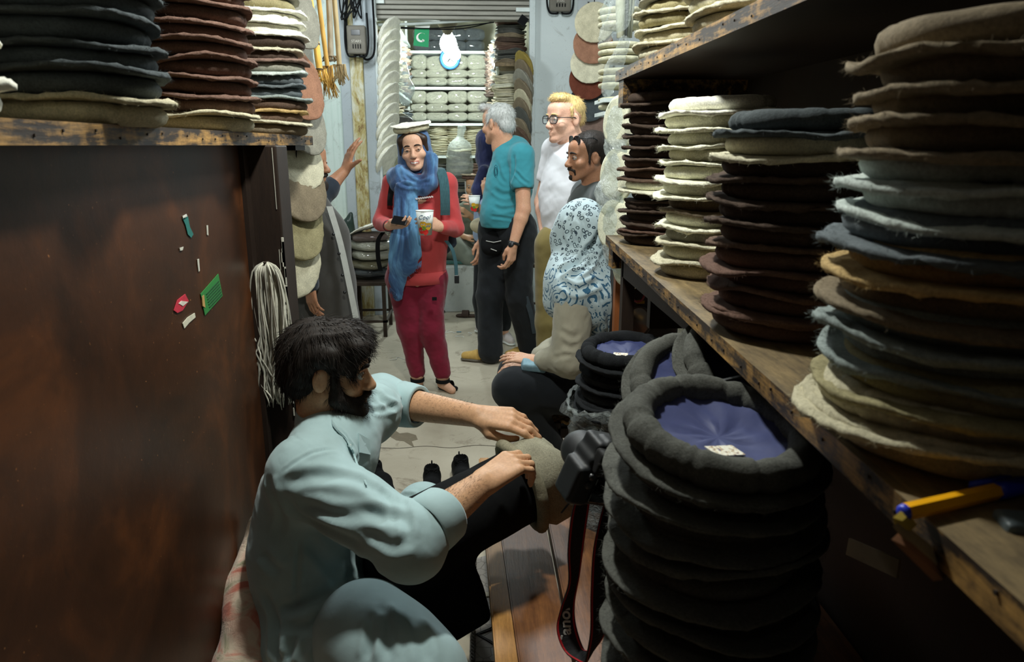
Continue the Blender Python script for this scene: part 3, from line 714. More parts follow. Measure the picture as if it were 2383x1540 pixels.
def hand(b, wr, d, n, side=1, curl=(.5, .6, .7, .8), thumb=None, sc=1.0, spread=.06, k=.005, tips=None):
    'd: towards the fingers, n: out of the back of the hand, side: +1 puts the thumb on d x n'
    wr = A(wr); d = unit(d); n = A(n); n = unit(n - d * (n @ d)); y = np.cross(d, n) * side; s = sc
    Q = lambda x, t, z: wr + s * (d * x + y * t + n * z)
    b.cone(wr - d * .01, Q(.03, 0, 0), .026 * s, .026 * s, .012, 1, (n, 1.35))
    for t, x1 in ((.030, .088), (.011, .092), (-.009, .088), (-.027, .080)): b.cone(Q(.012, t * .62, 0), Q(x1, t, 0), .0175 * s, .0118 * s, .010, 1, (n, 1.15))
    L = ((.044, .026, .021), (.049, .030, .022), (.045, .028, .022), (.035, .021, .019)); out = []
    for i, (t, x1) in enumerate(((.030, .088), (.011, .092), (-.009, .088), (-.027, .080))):
        c = curl[i] if isinstance(curl[i], (tuple, list)) else (curl[i], curl[i] * 1.1, curl[i] * .7)
        p = Q(x1, t, 0); a = 0; sp = spread * (1.2 - i * .8); R = (.0098, .0088, .0080, .0068)
        if i == 3: R = (.0085, .0076, .0068, .006)
        for j in range(3):
            a += c[j]; dv = unit(d * math.cos(a) - n * math.sin(a) + y * sp * math.cos(a)); q = p + dv * L[i][j] * s
            b.cone(p, q, R[j] * s, R[j + 1] * s, k); p = q
        out.append(p)
    th = thumb or ((.035, .042, -.010), (.068, .052, -.022), (.096, .044, -.030))
    b.cone(Q(.014, .016, -.004), Q(*th[0]), .018 * s, .0135 * s, .010); b.cone(Q(*th[0]), Q(*th[1]), .0128 * s, .0108 * s, k); b.cone(Q(*th[1]), Q(*th[2]), .0106 * s, .0078 * s, k)
    return out
def strands(name, roots, dirs, mat, parent, length=.06, r=.0008, seg=5, grav=.3, curl=.25, seed=1, jit=.25):
    'hair or fibres as thin tapering triangles tubes'
    g = np.random.RandomState(seed); n = len(roots); V = []; F = []
    P = A(roots); D = A(dirs); D = D / np.linalg.norm(D, axis=1)[:, None]; D = D + g.normal(0, jit, D.shape); ln = length * g.uniform(.6, 1.25, n)
    side = np.cross(D, g.normal(0, 1, D.shape)); side /= np.linalg.norm(side, axis=1)[:, None]; oth = np.cross(D / np.linalg.norm(D, axis=1)[:, None], side)
    bend = g.normal(0, curl, D.shape); rings = []
    for k in range(seg + 1):
        t = k / seg; rr = r * (1 - .85 * t)
        rings.append([P + side * rr * math.cos(a) + oth * rr * math.sin(a) for a in (0, 2.1, 4.2)])
        st = D / np.linalg.norm(D, axis=1)[:, None]; P = P + st * (ln / seg)[:, None]; D = st + bend * (1 / seg) + np.array([0, 0, -grav / seg])
    V = np.stack([np.stack(q, 1) for q in rings], 1).reshape(-1, 3)            # n, seg+1, 3
    base = np.arange(n)[:, None, None] * (seg + 1) * 3; kk = np.arange(seg)[None, :, None] * 3; jj = np.arange(3)[None, None, :]; j2 = (jj + 1) % 3
    F = np.stack([base + kk + jj, base + kk + j2, base + kk + 3 + j2, base + kk + 3 + jj], -1).reshape(-1, 4)
    o = link(name, mesh(name, V, F, mat, True)); o['kind'] = 'stuff'
    if parent: o.parent = parent; o.matrix_parent_inverse = Matrix.Translation(-parent.location)
    return o
def shoe_blob(b, heel, toe, up=(0, 0, 1), w=.045, h=.05, k=.02):
    heel, toe, up = A(heel), A(toe), A(up); d = unit(toe - heel); L = np.linalg.norm(toe - heel)
    b.cone(heel + d * .035 + up * .035, heel + d * L * .55 + up * .03, .036, .04, k); b.cone(heel + d * L * .55 + up * .028, toe - d * .035 + up * .024, .042, .030, k)
    b.cone(heel + d * .04 + up * .04, heel + d * .05 + up * (.04 + h), .037, .040, k)
    return b
def inv_parent(o, p): o.parent = p; o.matrix_parent_inverse = Matrix.Translation(-p.location); return o
def person(label, loc, group=None):
    r = empty('person', loc); tag(r, label, 'person', group); return r
# ------------------------------------------------------------ the craftsman at work
def a3(px, py, Y): return A(at(px, py, Y))
def onmesh(V, pts):
    'the surface points that lie under given spots of the photograph'
    R = np.stack([A(_r), A(_f), A(_u)]); L = (V - A(CAM)) @ R.T; P = np.stack([1191.5 + FPX * L[:, 0] / L[:, 1], 770 - FPX * L[:, 2] / L[:, 1]], 1); out = []
    for (x, y) in pts:
        d = np.hypot(P[:, 0] - x, P[:, 1] - y); c = np.flatnonzero(d < max(9, d.min() * 1.2 + 1)); out.append(V[c[np.argmin(L[c, 1])]])
    return out
SK_TAN = skin('skin_tan', (206, 160, 122), (196, 132, 100)); SK_FAIR = skin('skin_fair', (224, 178, 152), (214, 130, 110)); SK_LIGHT = skin('skin_light', (220, 174, 144), (206, 124, 104)); SK_BROWN = skin('skin_brown', (172, 124, 94), (150, 92, 70)); SK_WEATHER = skin('skin_weathered', (210, 160, 128), (200, 118, 96))
HAIRK = plain('hair_black', (40, 34, 30), .6, .3, 90, .4, 300, spec=.25, stretch=(1, 1, 1)); HAIRG = plain('hair_grey', (190, 192, 188), .5, .25, 60, .5, 260); HAIRB = plain('hair_blond', (214, 186, 126), .5, .2, 60, .5, 260)
ARMHAIR = plain('arm_hair', (40, 30, 24), .6, .2)
NAIL = plain('nail', (222, 178, 156), .35, .04)
SHIRT = cloth('pale_blue_cotton', (168, 194, 196), 1000, .06, .22)
W = person('man in pale blue tunic seated on the floor shaping a grey felt hat', (-.38, 1.64, .12))
H1 = Head(a3(764, 858, 1.76), (.985, .06, -.10), sc=1.0)
shN, shF = A((-.385, 1.56, .775)), A((-.275, 1.88, .80)); elN = a3(955, 1255, 1.42); wrN = a3(1122, 1126, 1.56); elF = a3(888, 930, 2.08); wrF = a3(1112, 968, 1.90); nk = A((-.368, 1.745, .79))
b = Blob(); head_blob(b, H1, nk, neck_r=.058); lids(b, H1)
b.cone(nk, (-.39, 1.68, .60), .075, .10, .03); b.cone((-.39, 1.68, .60), (-.39, 1.64, .30), .10, .12, .03)
arm(b, shN, elN, wrN, (.056, .050, .050, .032)); arm(b, shF, elF, wrF, (.056, .050, .048, .031))
hand(b, wrN, a3(1215, 1062, 1.63) - wrN, (-.15, -.30, 1), -1, ((.5, .9, .5), (.55, .95, .5), (.6, .95, .5), (.6, .9, .5)), ((.040, .034, -.022), (.072, .034, -.042), (.098, .020, -.050)), 1.12, .05)
hand(b, wrF, a3(1200, 975, 1.86) - wrF, (.05, -.42, .9), 1, ((.35, .45, .25), (.42, .5, .3), (.5, .55, .35), (.55, .6, .4)), ((.038, .036, -.022), (.074, .036, -.036), (.104, .026, -.040)), 1.1, .05)
part('body', b, [SK_TAN], .0042, W, 1)
eyes(H1, W, (0, 1, -.3)); brows(H1, W, HAIRK, .005)
# arm hair
g = np.random.RandomState(3)
def armfuzz(a, c, ra, rb, n, up):
    t = g.uniform(.28, .95, n); ax = unit(c - a); e1 = unit(np.cross(ax, A(up))); e2 = np.cross(e1, ax); an = g.normal(pi / 2, 1.0, n)
    N_ = np.cos(an)[:, None] * e1 + np.sin(an)[:, None] * e2; R_ = (ra + (rb - ra) * np.clip((t - .25) / .75, 0, 1))[:, None]
    return a + (c - a) * t[:, None] + N_ * R_ * .98, N_ * .35 + ax
r1, d1 = armfuzz(elN, wrN, .050, .032, 700, (-.2, -.3, 1)); r2, d2 = armfuzz(elF, wrF, .048, .031, 600, (0, -.3, 1))
strands('arm_hair', np.concatenate([r1, r2]), np.concatenate([d1, d2]), ARMHAIR, W, .011, .00022, 3, .1, .5, 4, .35)
# tunic
F1 = A((.93, -.36, 0)); b = Blob()
b.cone((-.40, 1.635, .24), (-.405, 1.66, .52), .172, .158, .05, 1, (F1, 1.32)); b.cone((-.405, 1.66, .52), (-.36, 1.72, .74), .160, .125, .05, 1, (F1, 1.25))
b.cone(shN, shF, .066, .070, .07); b.ell((-.455, 1.66, .58), (.075, .13, .15), None, .06); b.cone((-.40, 1.62, .70), shN, .10, .07, .05); b.cone(nk + A((0, 0, -.02)), (-.345, 1.73, .74), .064, .10, .03)
elNs = elN + A((0, 0, -.012)); cN = elN + (wrN - elN) * .34; cF = elF + (wrF - elF) * .30
b.cone(shN + (elNs - shN) * .08, shN + (elNs - shN) * .5, .070, .074, .06); b.cone(shN + (elNs - shN) * .5, elNs, .074, .078, .03); b.cone(elNs, cN - unit(wrN - elN) * .05, .076, .066, .025)
b.cone(shF, elF, .078, .074, .03); b.cone(elF, cF - unit(wrF - elF) * .05, .072, .064, .025)
b.cone((-.40, 1.55, .30), (-.40, 1.5, .10), .13, .15, .05); b.cone((-.33, 1.58, .33), (-.22, 1.55, .30), .12, .10, .05); b.cone((-.46, 1.62, .22), (-.46, 1.5, .05), .10, .12, .04); b.cone((-.34, 1.56, .38), (-.285, 1.53, .35), .12, .095, .05); b.cone((-.30, 1.54, .34), (-.25, 1.50, .27), .11, .09, .05); b.cone((-.35, 1.54, .24), (-.25, 1.465, .262), .162, .150, .04); b.cone((-.36, 1.52, .34), (-.25, 1.46, .33), .13, .11, .06)

for c_, d_ in ((cN, unit(wrN - elN)), (cF, unit(wrF - elF))): b.cone(c_ + d_ * .085, c_ + d_ * .2, .085, .085, .004, -1)
V, Fc = b.build(.0055, 1)
L1 = [([(787, 988), (806, 1008), (819, 1027), (836, 1070), (846, 1116)], .005, .005), ([(655, 1093), (686, 1070), (733, 1046), (790, 1040)], .0025, .004), ([(655, 1125), (730, 1100), (820, 1105), (900, 1150)], .005, .013), ([(690, 1185), (780, 1200), (870, 1190), (945, 1205)], .006, .014), ([(660, 1160), (700, 1205), (770, 1240), (840, 1275)], .006, .012), ([(740, 1150), (820, 1160), (890, 1200)], .003, .012), ([(930, 1150), (950, 1200), (955, 1250)], .005, .010), ([(890, 1130), (915, 1165), (920, 1210)], .004, .010), ([(850, 1240), (910, 1262), (965, 1250)], .004, .012),
      ([(605, 1281), (621, 1315), (662, 1332)], .007, .012), ([(702, 1258), (695, 1348), (685, 1402)], .004, .006), ([(638, 1422), (675, 1409), (722, 1395), (756, 1382), (823, 1342), (868, 1298)], .009, .016), ([(635, 1442), (699, 1452), (742, 1439), (800, 1400)], .007, .014),
      ([(608, 1382), (638, 1466), (642, 1533)], .012, .012), ([(838, 1400), (846, 1460), (838, 1535)], .010, .012), ([(880, 1400), (880, 1450), (870, 1520)], .008, .012), ([(780, 1420), (752, 1480), (735, 1535)], .010, .012), ([(690, 1470), (660, 1530)], .010, .010), ([(620, 1100), (640, 1180), (640, 1250)], .006, .014), ([(720, 1260), (780, 1330), (800, 1360)], .007, .013), ([(650, 980), (690, 1010), (735, 1046)], .002, .004), ([(870, 900), (900, 930), (930, 950)], .006, .010), ([(870, 950), (910, 945), (950, 930)], .005, .008)]
V = folds(V, Fc, [(onmesh(V, p), d, w_) for p, d, w_ in L1], [(.0022, 14, 3, (1, 1, .6)), (.0012, 38, 5, (1, 1, 1))])
o = inv_parent(link('tunic', mesh('tunic', V, Fc, SHIRT)), W)
# rolled cuffs, collar band, buttons, chest pocket
def band(name, c, d, r0, r1, L, mat, par, t=.005, wav=.0):
    d = unit(d); m = MB(); e = unit(np.cross(d, (0, .3, 1))); f = np.cross(e, d); n = 30; V = []; F = []
    for (q, rr) in ((-L / 2, r0), (-L / 2 + .004, r0 + t), (0, (r0 + r1) / 2 + t * 1.2), (L / 2 - .004, r1 + t), (L / 2, r1 + t * .3), (L / 2 - .002, r1 - .008)):
        for j in range(n): a = 2 * pi * j / n; V.append(A(c) + d * (q + wav * math.sin(2 * a + 1)) + (e * math.cos(a) + f * math.sin(a)) * rr * (1 + .03 * math.sin(3 * a)))
    for k in range(5):
        for j in range(n): F.append((k * n + j, k * n + (j + 1) % n, (k + 1) * n + (j + 1) % n, (k + 1) * n + j))
    return inv_parent(link(name, mesh(name, V, F, mat)), par)
band('rolled_cuff', cN + unit(wrN - elN) * .004, wrN - elN, .066, .061, .066, SHIRT, W, .004, .003); band('rolled_cuff', cF + unit(wrF - elF) * .004, wrF - elF, .064, .058, .066, SHIRT, W, .004, .003)
nkd = unit(H1(0, -.02, -.07) - nk); band('collar_band', nk + nkd * .050 + F1 * .010, nkd + F1 * .12, .078, .072, .040, SHIRT, W, .003, .006)
P = onmesh(V, [(775, 975), (790, 992), (806, 1010), (819, 1030), (828, 1050), (836, 1072), (846, 1112)]); m = MB(); Pl = spline(P, 20) + A((.002, -.003, .001)); m.ribbon(Pl, (.010, -.026, -.004), .004); inv_parent(m.ob('placket', SHIRT), W)
for p in ((819, 1030), (831, 1060)):
    m = MB(); q = onmesh(V, [p])[0]; m.lathe([(0, .002), (.003, .002), (.0038, .001), (.0038, -.002)], 10, 0, basis(unit((.85, .5, 0)), unit(np.cross((.5, -.8, .3), (.85, .5, 0))), unit((.5, -.8, .3)), q + A((.002, -.006, .002)))); inv_parent(m.ob('button', M['white_plastic'], None, True), W)
P = onmesh(V, [(838, 1002), (866, 1022), (868, 1060), (842, 1052)]); m = MB(); nn = unit(np.cross(P[1] - P[0], P[3] - P[0])); nn = nn if nn[1] < 0 else -nn
Vp = [p + nn * .004 for p in P] + [p + nn * .001 for p in P]; m.add(Vp, [(0, 1, 2, 3), (7, 6, 5, 4), (0, 4, 5, 1), (1, 5, 6, 2), (2, 6, 7, 3), (3, 7, 4, 0)]); inv_parent(m.ob('chest_pocket', SHIRT), W)
# loose trousers
b = Blob(); kn = a3(975, 1590, 1.33)
b.cone((-.37, 1.60, .22), (-.30, 1.52, .24), .15, .14, .05); b.chain([(-.34, 1.54, .22), a3(850, 1470, 1.46), a3(920, 1530, 1.40), kn, (-.25, 1.26, .08)], [.14, .100, .102, .096, .09], .06)
kF = a3(985, 1188, 1.95); b.chain([(-.34, 1.72, .24), (-.24, 1.85, .38), kF, (-.10, 2.02, .30), (-.12, 2.08, .12)], [.13, .10, .072, .065, .06], .04)
Vt, Ft = b.build(.0065, 1)
L2 = [([(890, 1400), (905, 1450), (905, 1530)], .006, .012), ([(960, 1430), (985, 1480), (1000, 1535)], .005, .014), ([(860, 1420), (866, 1470), (850, 1530)], .006, .012), ([(920, 1145), (960, 1150), (975, 1180)], .005, .007), ([(985, 1135), (970, 1165), (960, 1195)], .005, .006)]
Vt = folds(Vt, Ft, [(onmesh(Vt, p), d, w_) for p, d, w_ in L2], [(.003, 7, 8, (1, 1, 1))]); inv_parent(link('loose_trousers', mesh('loose_trousers', Vt, Ft, SHIRT)), W)
# hair and beard
b = Blob(); s = H1.s
b.ell(H1(0, -.020, .044), A((.088, .104, .084)) * s, H1.R, .02); b.ell(H1(0, -.06, -.01), A((.074, .062, .07)) * s, H1.R, .03); b.ell(H1(0, .050, .090), A((.066, .045, .034)) * s, H1.R, .03)
b.cone(H1(-.04, .078, .080), H1(.045, .080, .072), .024 * s, .024 * s, .02)
for x in (-1, 1): b.cone(H1(x * .070, .018, .05), H1(x * .072, .022, .012), .018 * s, .010 * s, .015); b.cone(H1(x * .05, .072, .07), H1(x * .064, .058, .012), .024 * s, .013 * s, .015)
b.ell(H1(0, .125, -.02), A((.08, .05, .064)) * s, H1.R, .01, -1)
for x in (-1, 1): b.ell(H1(x * .085, -.006, -.006), A((.02, .022, .032)) * s, H1.R, .01, -1)
Vh, Fh = b.build(.005, 1); nH = normals(Vh, Fh); Lh = H1.loc(Vh); Vh = Vh + nH * (.003 * np.sin(Lh[:, 0] * 240 + 40 * Lh[:, 1]) * np.sin(Lh[:, 2] * 60 + 3 * Lh[:, 0] * 40))[:, None]
inv_parent(link('hair', mesh('hair', Vh, Fh, HAIRK)), W)
def hairdir(L, N_):
    'flow away from the crown'
    o = A((.0, -.045, .12)); t = L - o; t = t - N_ * (t * N_).sum(1)[:, None]; t /= np.linalg.norm(t, axis=1)[:, None] + 1e-9; return t
def coat(H, V, N_, n, mat, parent, seed, length, r=.0006, grav=.5, flow=.9, lift=.35, curl=.3, jit=.18, keep=None):
    L = H.loc(V); LN = N_ @ H.R.T; i = np.random.RandomState(seed).choice(np.flatnonzero(keep(L)) if keep is not None else len(V), n)
    d = hairdir(L[i], LN[i]) * flow + LN[i] * lift; D = d @ H.R
    return strands('hair_strands', V[i] - N_[i] * .002, D, mat, parent, length, r, 6, grav, curl, seed, jit)
coat(H1, Vh, nH, 3800, HAIRK, W, 21, .034, .0009, .6, 1.0, .24, .45, .20)
b = Blob(); 
for x in (-1, 1):
    b.cone(H1(x * .068, .022, .0), H1(x * .063, .030, -.055), .011 * s, .016 * s, .015); b.cone(H1(x * .058, .032, -.060), H1(x * .022, .072, -.102), .020 * s, .026 * s, .02); b.cone(H1(x * .050, .050, -.058), H1(x * .034, .07, -.085), .016 * s, .018 * s, .02)
    b.cone(H1(x * .004, .100, -.056), H1(x * .030, .082, -.070), .0085 * s, .007 * s, .01); b.cone(H1(x * .030, .082, -.070), H1(x * .03, .07, -.095), .008 * s, .014 * s, .012)
b.ell(H1(0, .078, -.110), A((.032, .026, .03)) * s, H1.R, .02); b.ell(H1(0, .0955, -.073), A((.02, .012, .007)) * s, H1.R, .004, -1)
Vb, Fb = b.build(.004, 1); nB = normals(Vb, Fb); inv_parent(link('beard', mesh('beard', Vb, Fb, HAIRK)), W)
i = np.random.RandomState(9).choice(len(Vb), 1700); strands('beard_strands', Vb[i], nB[i] + A((.2, 0, -.8)), HAIRK, W, .018, .0005, 4, .4, .5, 6, .3)
# wool yarn? no: black work form on his knee and the hat being rolled over it
bA, bB = A((-.21, 1.64, .515)), a3(1232, 1118, 1.80); ax = unit(bB - bA); LB = np.linalg.norm(bB - bA)
wc = empty('work_cloth', tuple(bA)); tag(wc, 'black padded cloth roll across the seated man\'s knees', 'cloth')
b = Blob(); b.cone(bA - ax * .02, bB - ax * .01, .108, .098, .01); b.half(bB - ax * .004, ax, .01); b.half(bA - ax * .06, -ax, .01)
b.box(bA + ax * .10 + A((0, .0, -.16)), (.11, .04, .13), np.stack([ax, unit(np.cross((0, 0, 1), ax)), unit(np.cross(ax, np.cross((0, 0, 1), ax)))]), .02, .04)
part('padded_roll', b, [M['black']], .007, wc, 1, None, [(.003, 12, 3, (1, 1, 1))])
hz = empty('felt_hat', tuple(bB)); tag(hz, 'grey felt hat being rolled over the black padded cloth by the seated man', 'hat')
e1 = unit(np.cross(ax, (0, 0, 1))); e2 = np.cross(e1, ax); Vd = []; Fd = []; n = 72
prof = [(.108, -.030), (.112, -.012), (.114, .006), (.113, .030), (.106, .058), (.088, .082), (.06, .096), (.03, .101), (.0, .102)]
gg = np.random.RandomState(8); ph = gg.uniform(0, 6, 6)
for k, (rr, q) in enumerate(prof):
    for j in range(n):
        a = 2 * pi * j / n; low = max(0, -math.sin(a)); fl = 1 + .04 * math.sin(3 * a + ph[0]) + .03 * math.sin(5 * a + ph[1]) * (1 if k < 5 else .3)
        qq = q + .03 * low * math.sin(min(1, max(0, q) / .06) * pi) + .010 * math.sin(4 * a + ph[2]) * (q > .02)
        Vd.append(bB + ax * qq + (e1 * math.cos(a) + e2 * math.sin(a)) * rr * fl * (1 + .16 * low * (q > 0)))
for k in range(len(prof) - 1):
    for j in range(n): Fd.append((k * n + j, k * n + (j + 1) % n, (k + 1) * n + (j + 1) % n, (k + 1) * n + j)[::-1])
o = inv_parent(link('crown', mesh('crown_bag', Vd, Fd, FELT), color=srgb(150, 146, 126)), hz)
sp = [bB + ax * (-.026 + .006 * math.sin(3 * a)) + (e1 * math.cos(a) + e2 * math.sin(a)) * .116 * (1 + .05 * max(0, -math.sin(a))) for a in np.linspace(0, 2 * pi, 60, endpoint=False)]
m = MB(); m.tube(sp, [(.0165 * (1 + .10 * math.sin(k * 1.9) - (.25 if k % 9 == 0 else 0)), .0165) for k in range(60)], 12, closed=True); o = inv_parent(m.ob('rolled_brim', FELT, None, True), hz); o.color = srgb(140, 134, 112)
# ------------------------------------------------------------ low bench, mat, cushion, shoes
bn = empty('low_bench', (.13, 1.9, 0)); tag(bn, 'low bench of scarred planks in front of the seated man', 'bench'); BI = Matrix.Translation(-bn.location)
def quad_board(name, pts, z1, t, mat, parent, inv):
    m = MB(); V = [Vector((p[0], p[1], z)) for z in (z1 - t, z1) for p in pts]
    m.add(V, [(3, 2, 1, 0), (4, 5, 6, 7), (0, 1, 5, 4), (1, 2, 6, 5), (2, 3, 7, 6), (3, 0, 4, 7)]); bm = bmesh.new(); me_ = m.me(name, [mat]); bm.from_mesh(me_)
    bmesh.ops.bevel(bm, geom=list(bm.edges), offset=.004, segments=2, affect='EDGES'); bm.to_mesh(me_); bm.free(); o = link(name, me_, parent); o.matrix_parent_inverse = inv; return o
zb = .42
bx = [lambda y, a=a, c=c: a + (c - a) * (2.42 - y) / 1.6 for a, c in ((.020, .052), (.060, .108), (.215, .205), (.222, .212), (.36, .36))]
for i, (mt, dz) in enumerate(((M['bench_pale'], 0), (M['bench_wood'], .0), None and 0 or (M['bench_wood'], -.002), (M['bench_wood'], .001))):
    if i == 2: continue
    l, r_ = bx[i], bx[i + 1]; e = .0008
    quad_board('plank', [(l(2.42) + e, 2.42), (l(.5) + e, .5), (r_(.5) - e, .5), (r_(2.42) - e, 2.42)][::-1], zb + dz, .045, mt, bn, BI)
quad_board('plank', [(.363, 2.42), (.365, .5), (.84, .5), (.84, 2.42)][::-1], zb, .045, M['bench_wood'], bn, BI)
for (x, y) in ((.10, 2.3), (.75, 2.3), (.12, .6), (.75, .6)): MB().box((x - .03, y - .03, 0), (x + .03, y + .03, zb - .045)).ob('leg', M['bench_wood'], bn).matrix_parent_inverse = BI
MB().box((.07, .55, .2), (.10, 2.35, .26)).ob('stretcher', M['dark_wood'], bn).matrix_parent_inverse = BI
def matm():
    t = NT('embossed_mat'); v = t.tc(); vo = t.n('TexVoronoi', Vector=v, Scale=26.0, _feature='DISTANCE_TO_EDGE'); l = t.ramp(vo.outputs['Distance'], [(.0, G(.55)), (.06, G(1))])
    t.bump(l, .6, .002); return t.set(Base__Color=t.mix(1, srgb(140, 134, 126), l, 'MULTIPLY'), Roughness=.55)
mt = empty('patterned_mat', (.03, 1.35, 0)); tag(mt, 'grey embossed vinyl mat with a braided border lying beside the low bench', 'mat'); TI = Matrix.Translation(-mt.location); zm = .10
c0, c1, c2, c3 = [atZ(x, y, zm) for x, y in ((1098, 1300), (1150, 1285), (1186, 1540), (1092, 1540))]
quad_board('sheet', [c0, c1, c2, c3][::-1], zm, .10, matm(), mt, TI)
m = MB()
for k in range(2):
    pts = [c0.lerp(c3, t) + Vector((.010 + .004 * math.sin(t * 110 + k * pi), 0, .002 + .002 * math.cos(t * 110 + k * pi))) for t in np.linspace(0, 1, 140)]; m.tube(pts, .0035, 5)
o = m.ob('braided_border', plain('braid', (96, 92, 86), .6, .2, 60), mt, True); o.matrix_parent_inverse = TI; o['kind'] = 'stuff'
m = MB(); cx = [(1186, 1416), (1150, 1444), (1108, 1475), (1150, 1500), (1184, 1516)]
for off in (0, 10): m.tube([atZ(x + off * (1 if i in (2,) else .5), y, zm + .002) for i, (x, y) in enumerate([(1184, 1418), (1165, 1440), (1140, 1462), (1108, 1475), (1135, 1490), (1160, 1506), (1184, 1516)])], .0022, 6)
o = m.ob('leaf_motif', plain('motif', (44, 42, 42), .5, .1), mt, True); o.matrix_parent_inverse = TI
ca = atZ(1102, 1388, zm + .003); MB().box((ca.x, ca.y, zm), (ca.x + .05, ca.y + .022, zm + .003), M=None).ob('sticker', plain('sticker', (186, 180, 160), .6), mt).matrix_parent_inverse = TI
# floral cushion
def floral():
    t = NT('faded_floral'); v = t.tc(); n = t.noise(v, 7, 4, .6, 1.0); wv = t.n('TexWave', Vector=v, Scale=3.2, Distortion=16.0, Detail=3.0, _wave_type='RINGS').outputs[0]
    c = t.ramp(n, [(.34, srgb(196, 182, 158)), (.44, srgb(150, 148, 116)), (.50, srgb(204, 186, 164)), (.58, srgb(198, 122, 102)), (.72, srgb(176, 96, 80))]); c = t.mix(t.ramp(wv, [(.62, G(0)), (.74, G(.55))]), c, srgb(222, 200, 178))
    t.bump(t.noise(v, 20, 5, .7, .8), .6, .01); return t.set(Base__Color=c, Roughness=.9, Sheen__Weight=.2)
b = Blob(); P = [a3(588, 1195, 1.86), a3(560, 1300, 1.74), a3(530, 1420, 1.60), a3(505, 1540, 1.48)]
P = [A((-.555, 1.76, .545)), A((-.55, 1.62, .44)), A((-.53, 1.42, .28)), A((-.49, 1.08, .10))]
b.chain(P, [.034, .052, .08, .13], .05); b.cone((-.45, 1.7, .06), (-.42, 1.25, .06), .13, .14, .05)
cu = part('cushion', b, [floral()], .009, None, 2, None, [(.008, 9, 5, (1, 1, 1)), (.003, 30, 6, (1, 1, 1))]); tag(cu, 'faded floral cushion with pink roses leaning on the brown panel', 'cushion')
# shoes on the floor
def shoe(px, py, heel_dir, label, L=.27, z=0):
    c = A(atZ(px, py, z)); d = unit(heel_dir); r = empty('shoe', tuple(c)); tag(r, label, 'shoe', 'black shoes left on the floor')
    b = Blob(); heel, toe = c - d * L * .1, c + d * L * .9; b.cone(heel + A((0, 0, .035)), heel + d * .14 + A((0, 0, .04)), .040, .040, .02); b.cone(heel + d * .14 + A((0, 0, .036)), toe - d * .03 + A((0, 0, .028)), .042, .028, .02)
    b.cone(heel + d * .02 + A((0, 0, .05)), heel + d * .05 + A((0, 0, .085)), .034, .036, .02); b.cone(heel + d * .05 + A((0, 0, .10)), heel + d * .07 + A((0, 0, .05)), .026, .026, .006, -1); b.half(c + A((0, 0, .012)), (0, 0, -1))
    part('upper', b, [M['black']], .005, r)
    b = Blob(); b.cone(heel + A((0, 0, .012)), heel + d * .14 + A((0, 0, .012)), .042, .040, .02, 1, ((0, 0, 1), 3)); b.cone(heel + d * .14 + A((0, 0, .012)), toe - d * .03 + A((0, 0, .012)), .044, .032, .02, 1, ((0, 0, 1), 3)); part('sole', b, [M['black_plastic']], .006, r)
    m = MB(); q = heel - d * .034 + A((0, 0, .085)); m.tube([q - A((0, 0, .012)), q - A((0, 0, .004)), q + A((0, 0, .004)) + d * .003], [(.010, .004)] * 3, 6); inv_parent(m.ob('heel_tab', M['black'], None, True), r)
shoe(1006, 1128, (.05, -1, 0), 'black trainer on the floor, nearest behind the man\'s knee'); shoe(1072, 1105, (.12, -1, 0), 'black trainer on the floor beside the bench end'); shoe(868, 1118, (.5, -.9, 0), 'black glossy shoe on the floor beyond the tunic front', .24)
# ------------------------------------------------------------ right foreground: stacks under the shelf, camera, pen
c5 = at(1672, 1000, .93)
def lstack():
    n = 17; p = .0415
    for i in range(n):
        z = c5.z - .02 - i * p
        r = hat((c5.x - .0006 * i + random.gauss(0, .003), c5.y - .0025 * i, z), colr('moss', .1), 'dark mottled grey felt hat opening upward, navy lining, topmost of its stack' if i == 0 else f'dark grey felt hat, {nth(i, n)} of the navy-lined stack', 'dark grey hats in the low stack', True, None, 1.06, (math.radians(9 if i == 0 else 6) + random.gauss(0, .012), math.radians(5 if i == 0 else 4) + random.gauss(0, .012)), None, CROWNS, FATROLL if i == 0 else None, i == 0, -.022, 1.0 if i == 0 else .90, True)
        if i == 0:
            for ch in r.children:
                if ch.name.startswith('lining'): ch.location.z = -.015
            lab = link('cloth_label', LABELME, r, (.0, .0, -.022), (pi, 0, 0)); r.rotation_euler.z = 0; lab.rotation_euler = (pi + .1, .12, -.35 + pi); lab.location = (-.008, .048, -.0185); lab.scale = (1.1, 1.1, 1)
lstack()
# two more dark grey hats leaning behind
hat(tuple(at(1625, 905, 1.30)), colr('moss'), 'dark grey felt hat behind the navy-lined stack, arching beside the black hats', 'dark grey hats tilted behind', True, 0, 1.02, (math.radians(30), math.radians(-6)), roll=FATROLL, open_=True, fuzz=True)
hat(tuple(at(1735, 868, 1.31)), colr('moss'), 'dark grey felt hat behind the navy-lined stack, tucked against the shelf edge', 'dark grey hats tilted behind', True, 0, 1.02, (math.radians(34), math.radians(10)), roll=FATROLL, open_=True, fuzz=True)
pb = at(1640, 960, 1.30)
for i in range(11): hat((pb.x + random.gauss(0, .004), 1.34, .445 + .037 * (10 - i)), colr('charcoal'), f'charcoal felt hat, {nth(i, 11)} of the shaded rear stack', 'charcoal hats in the shade', True)
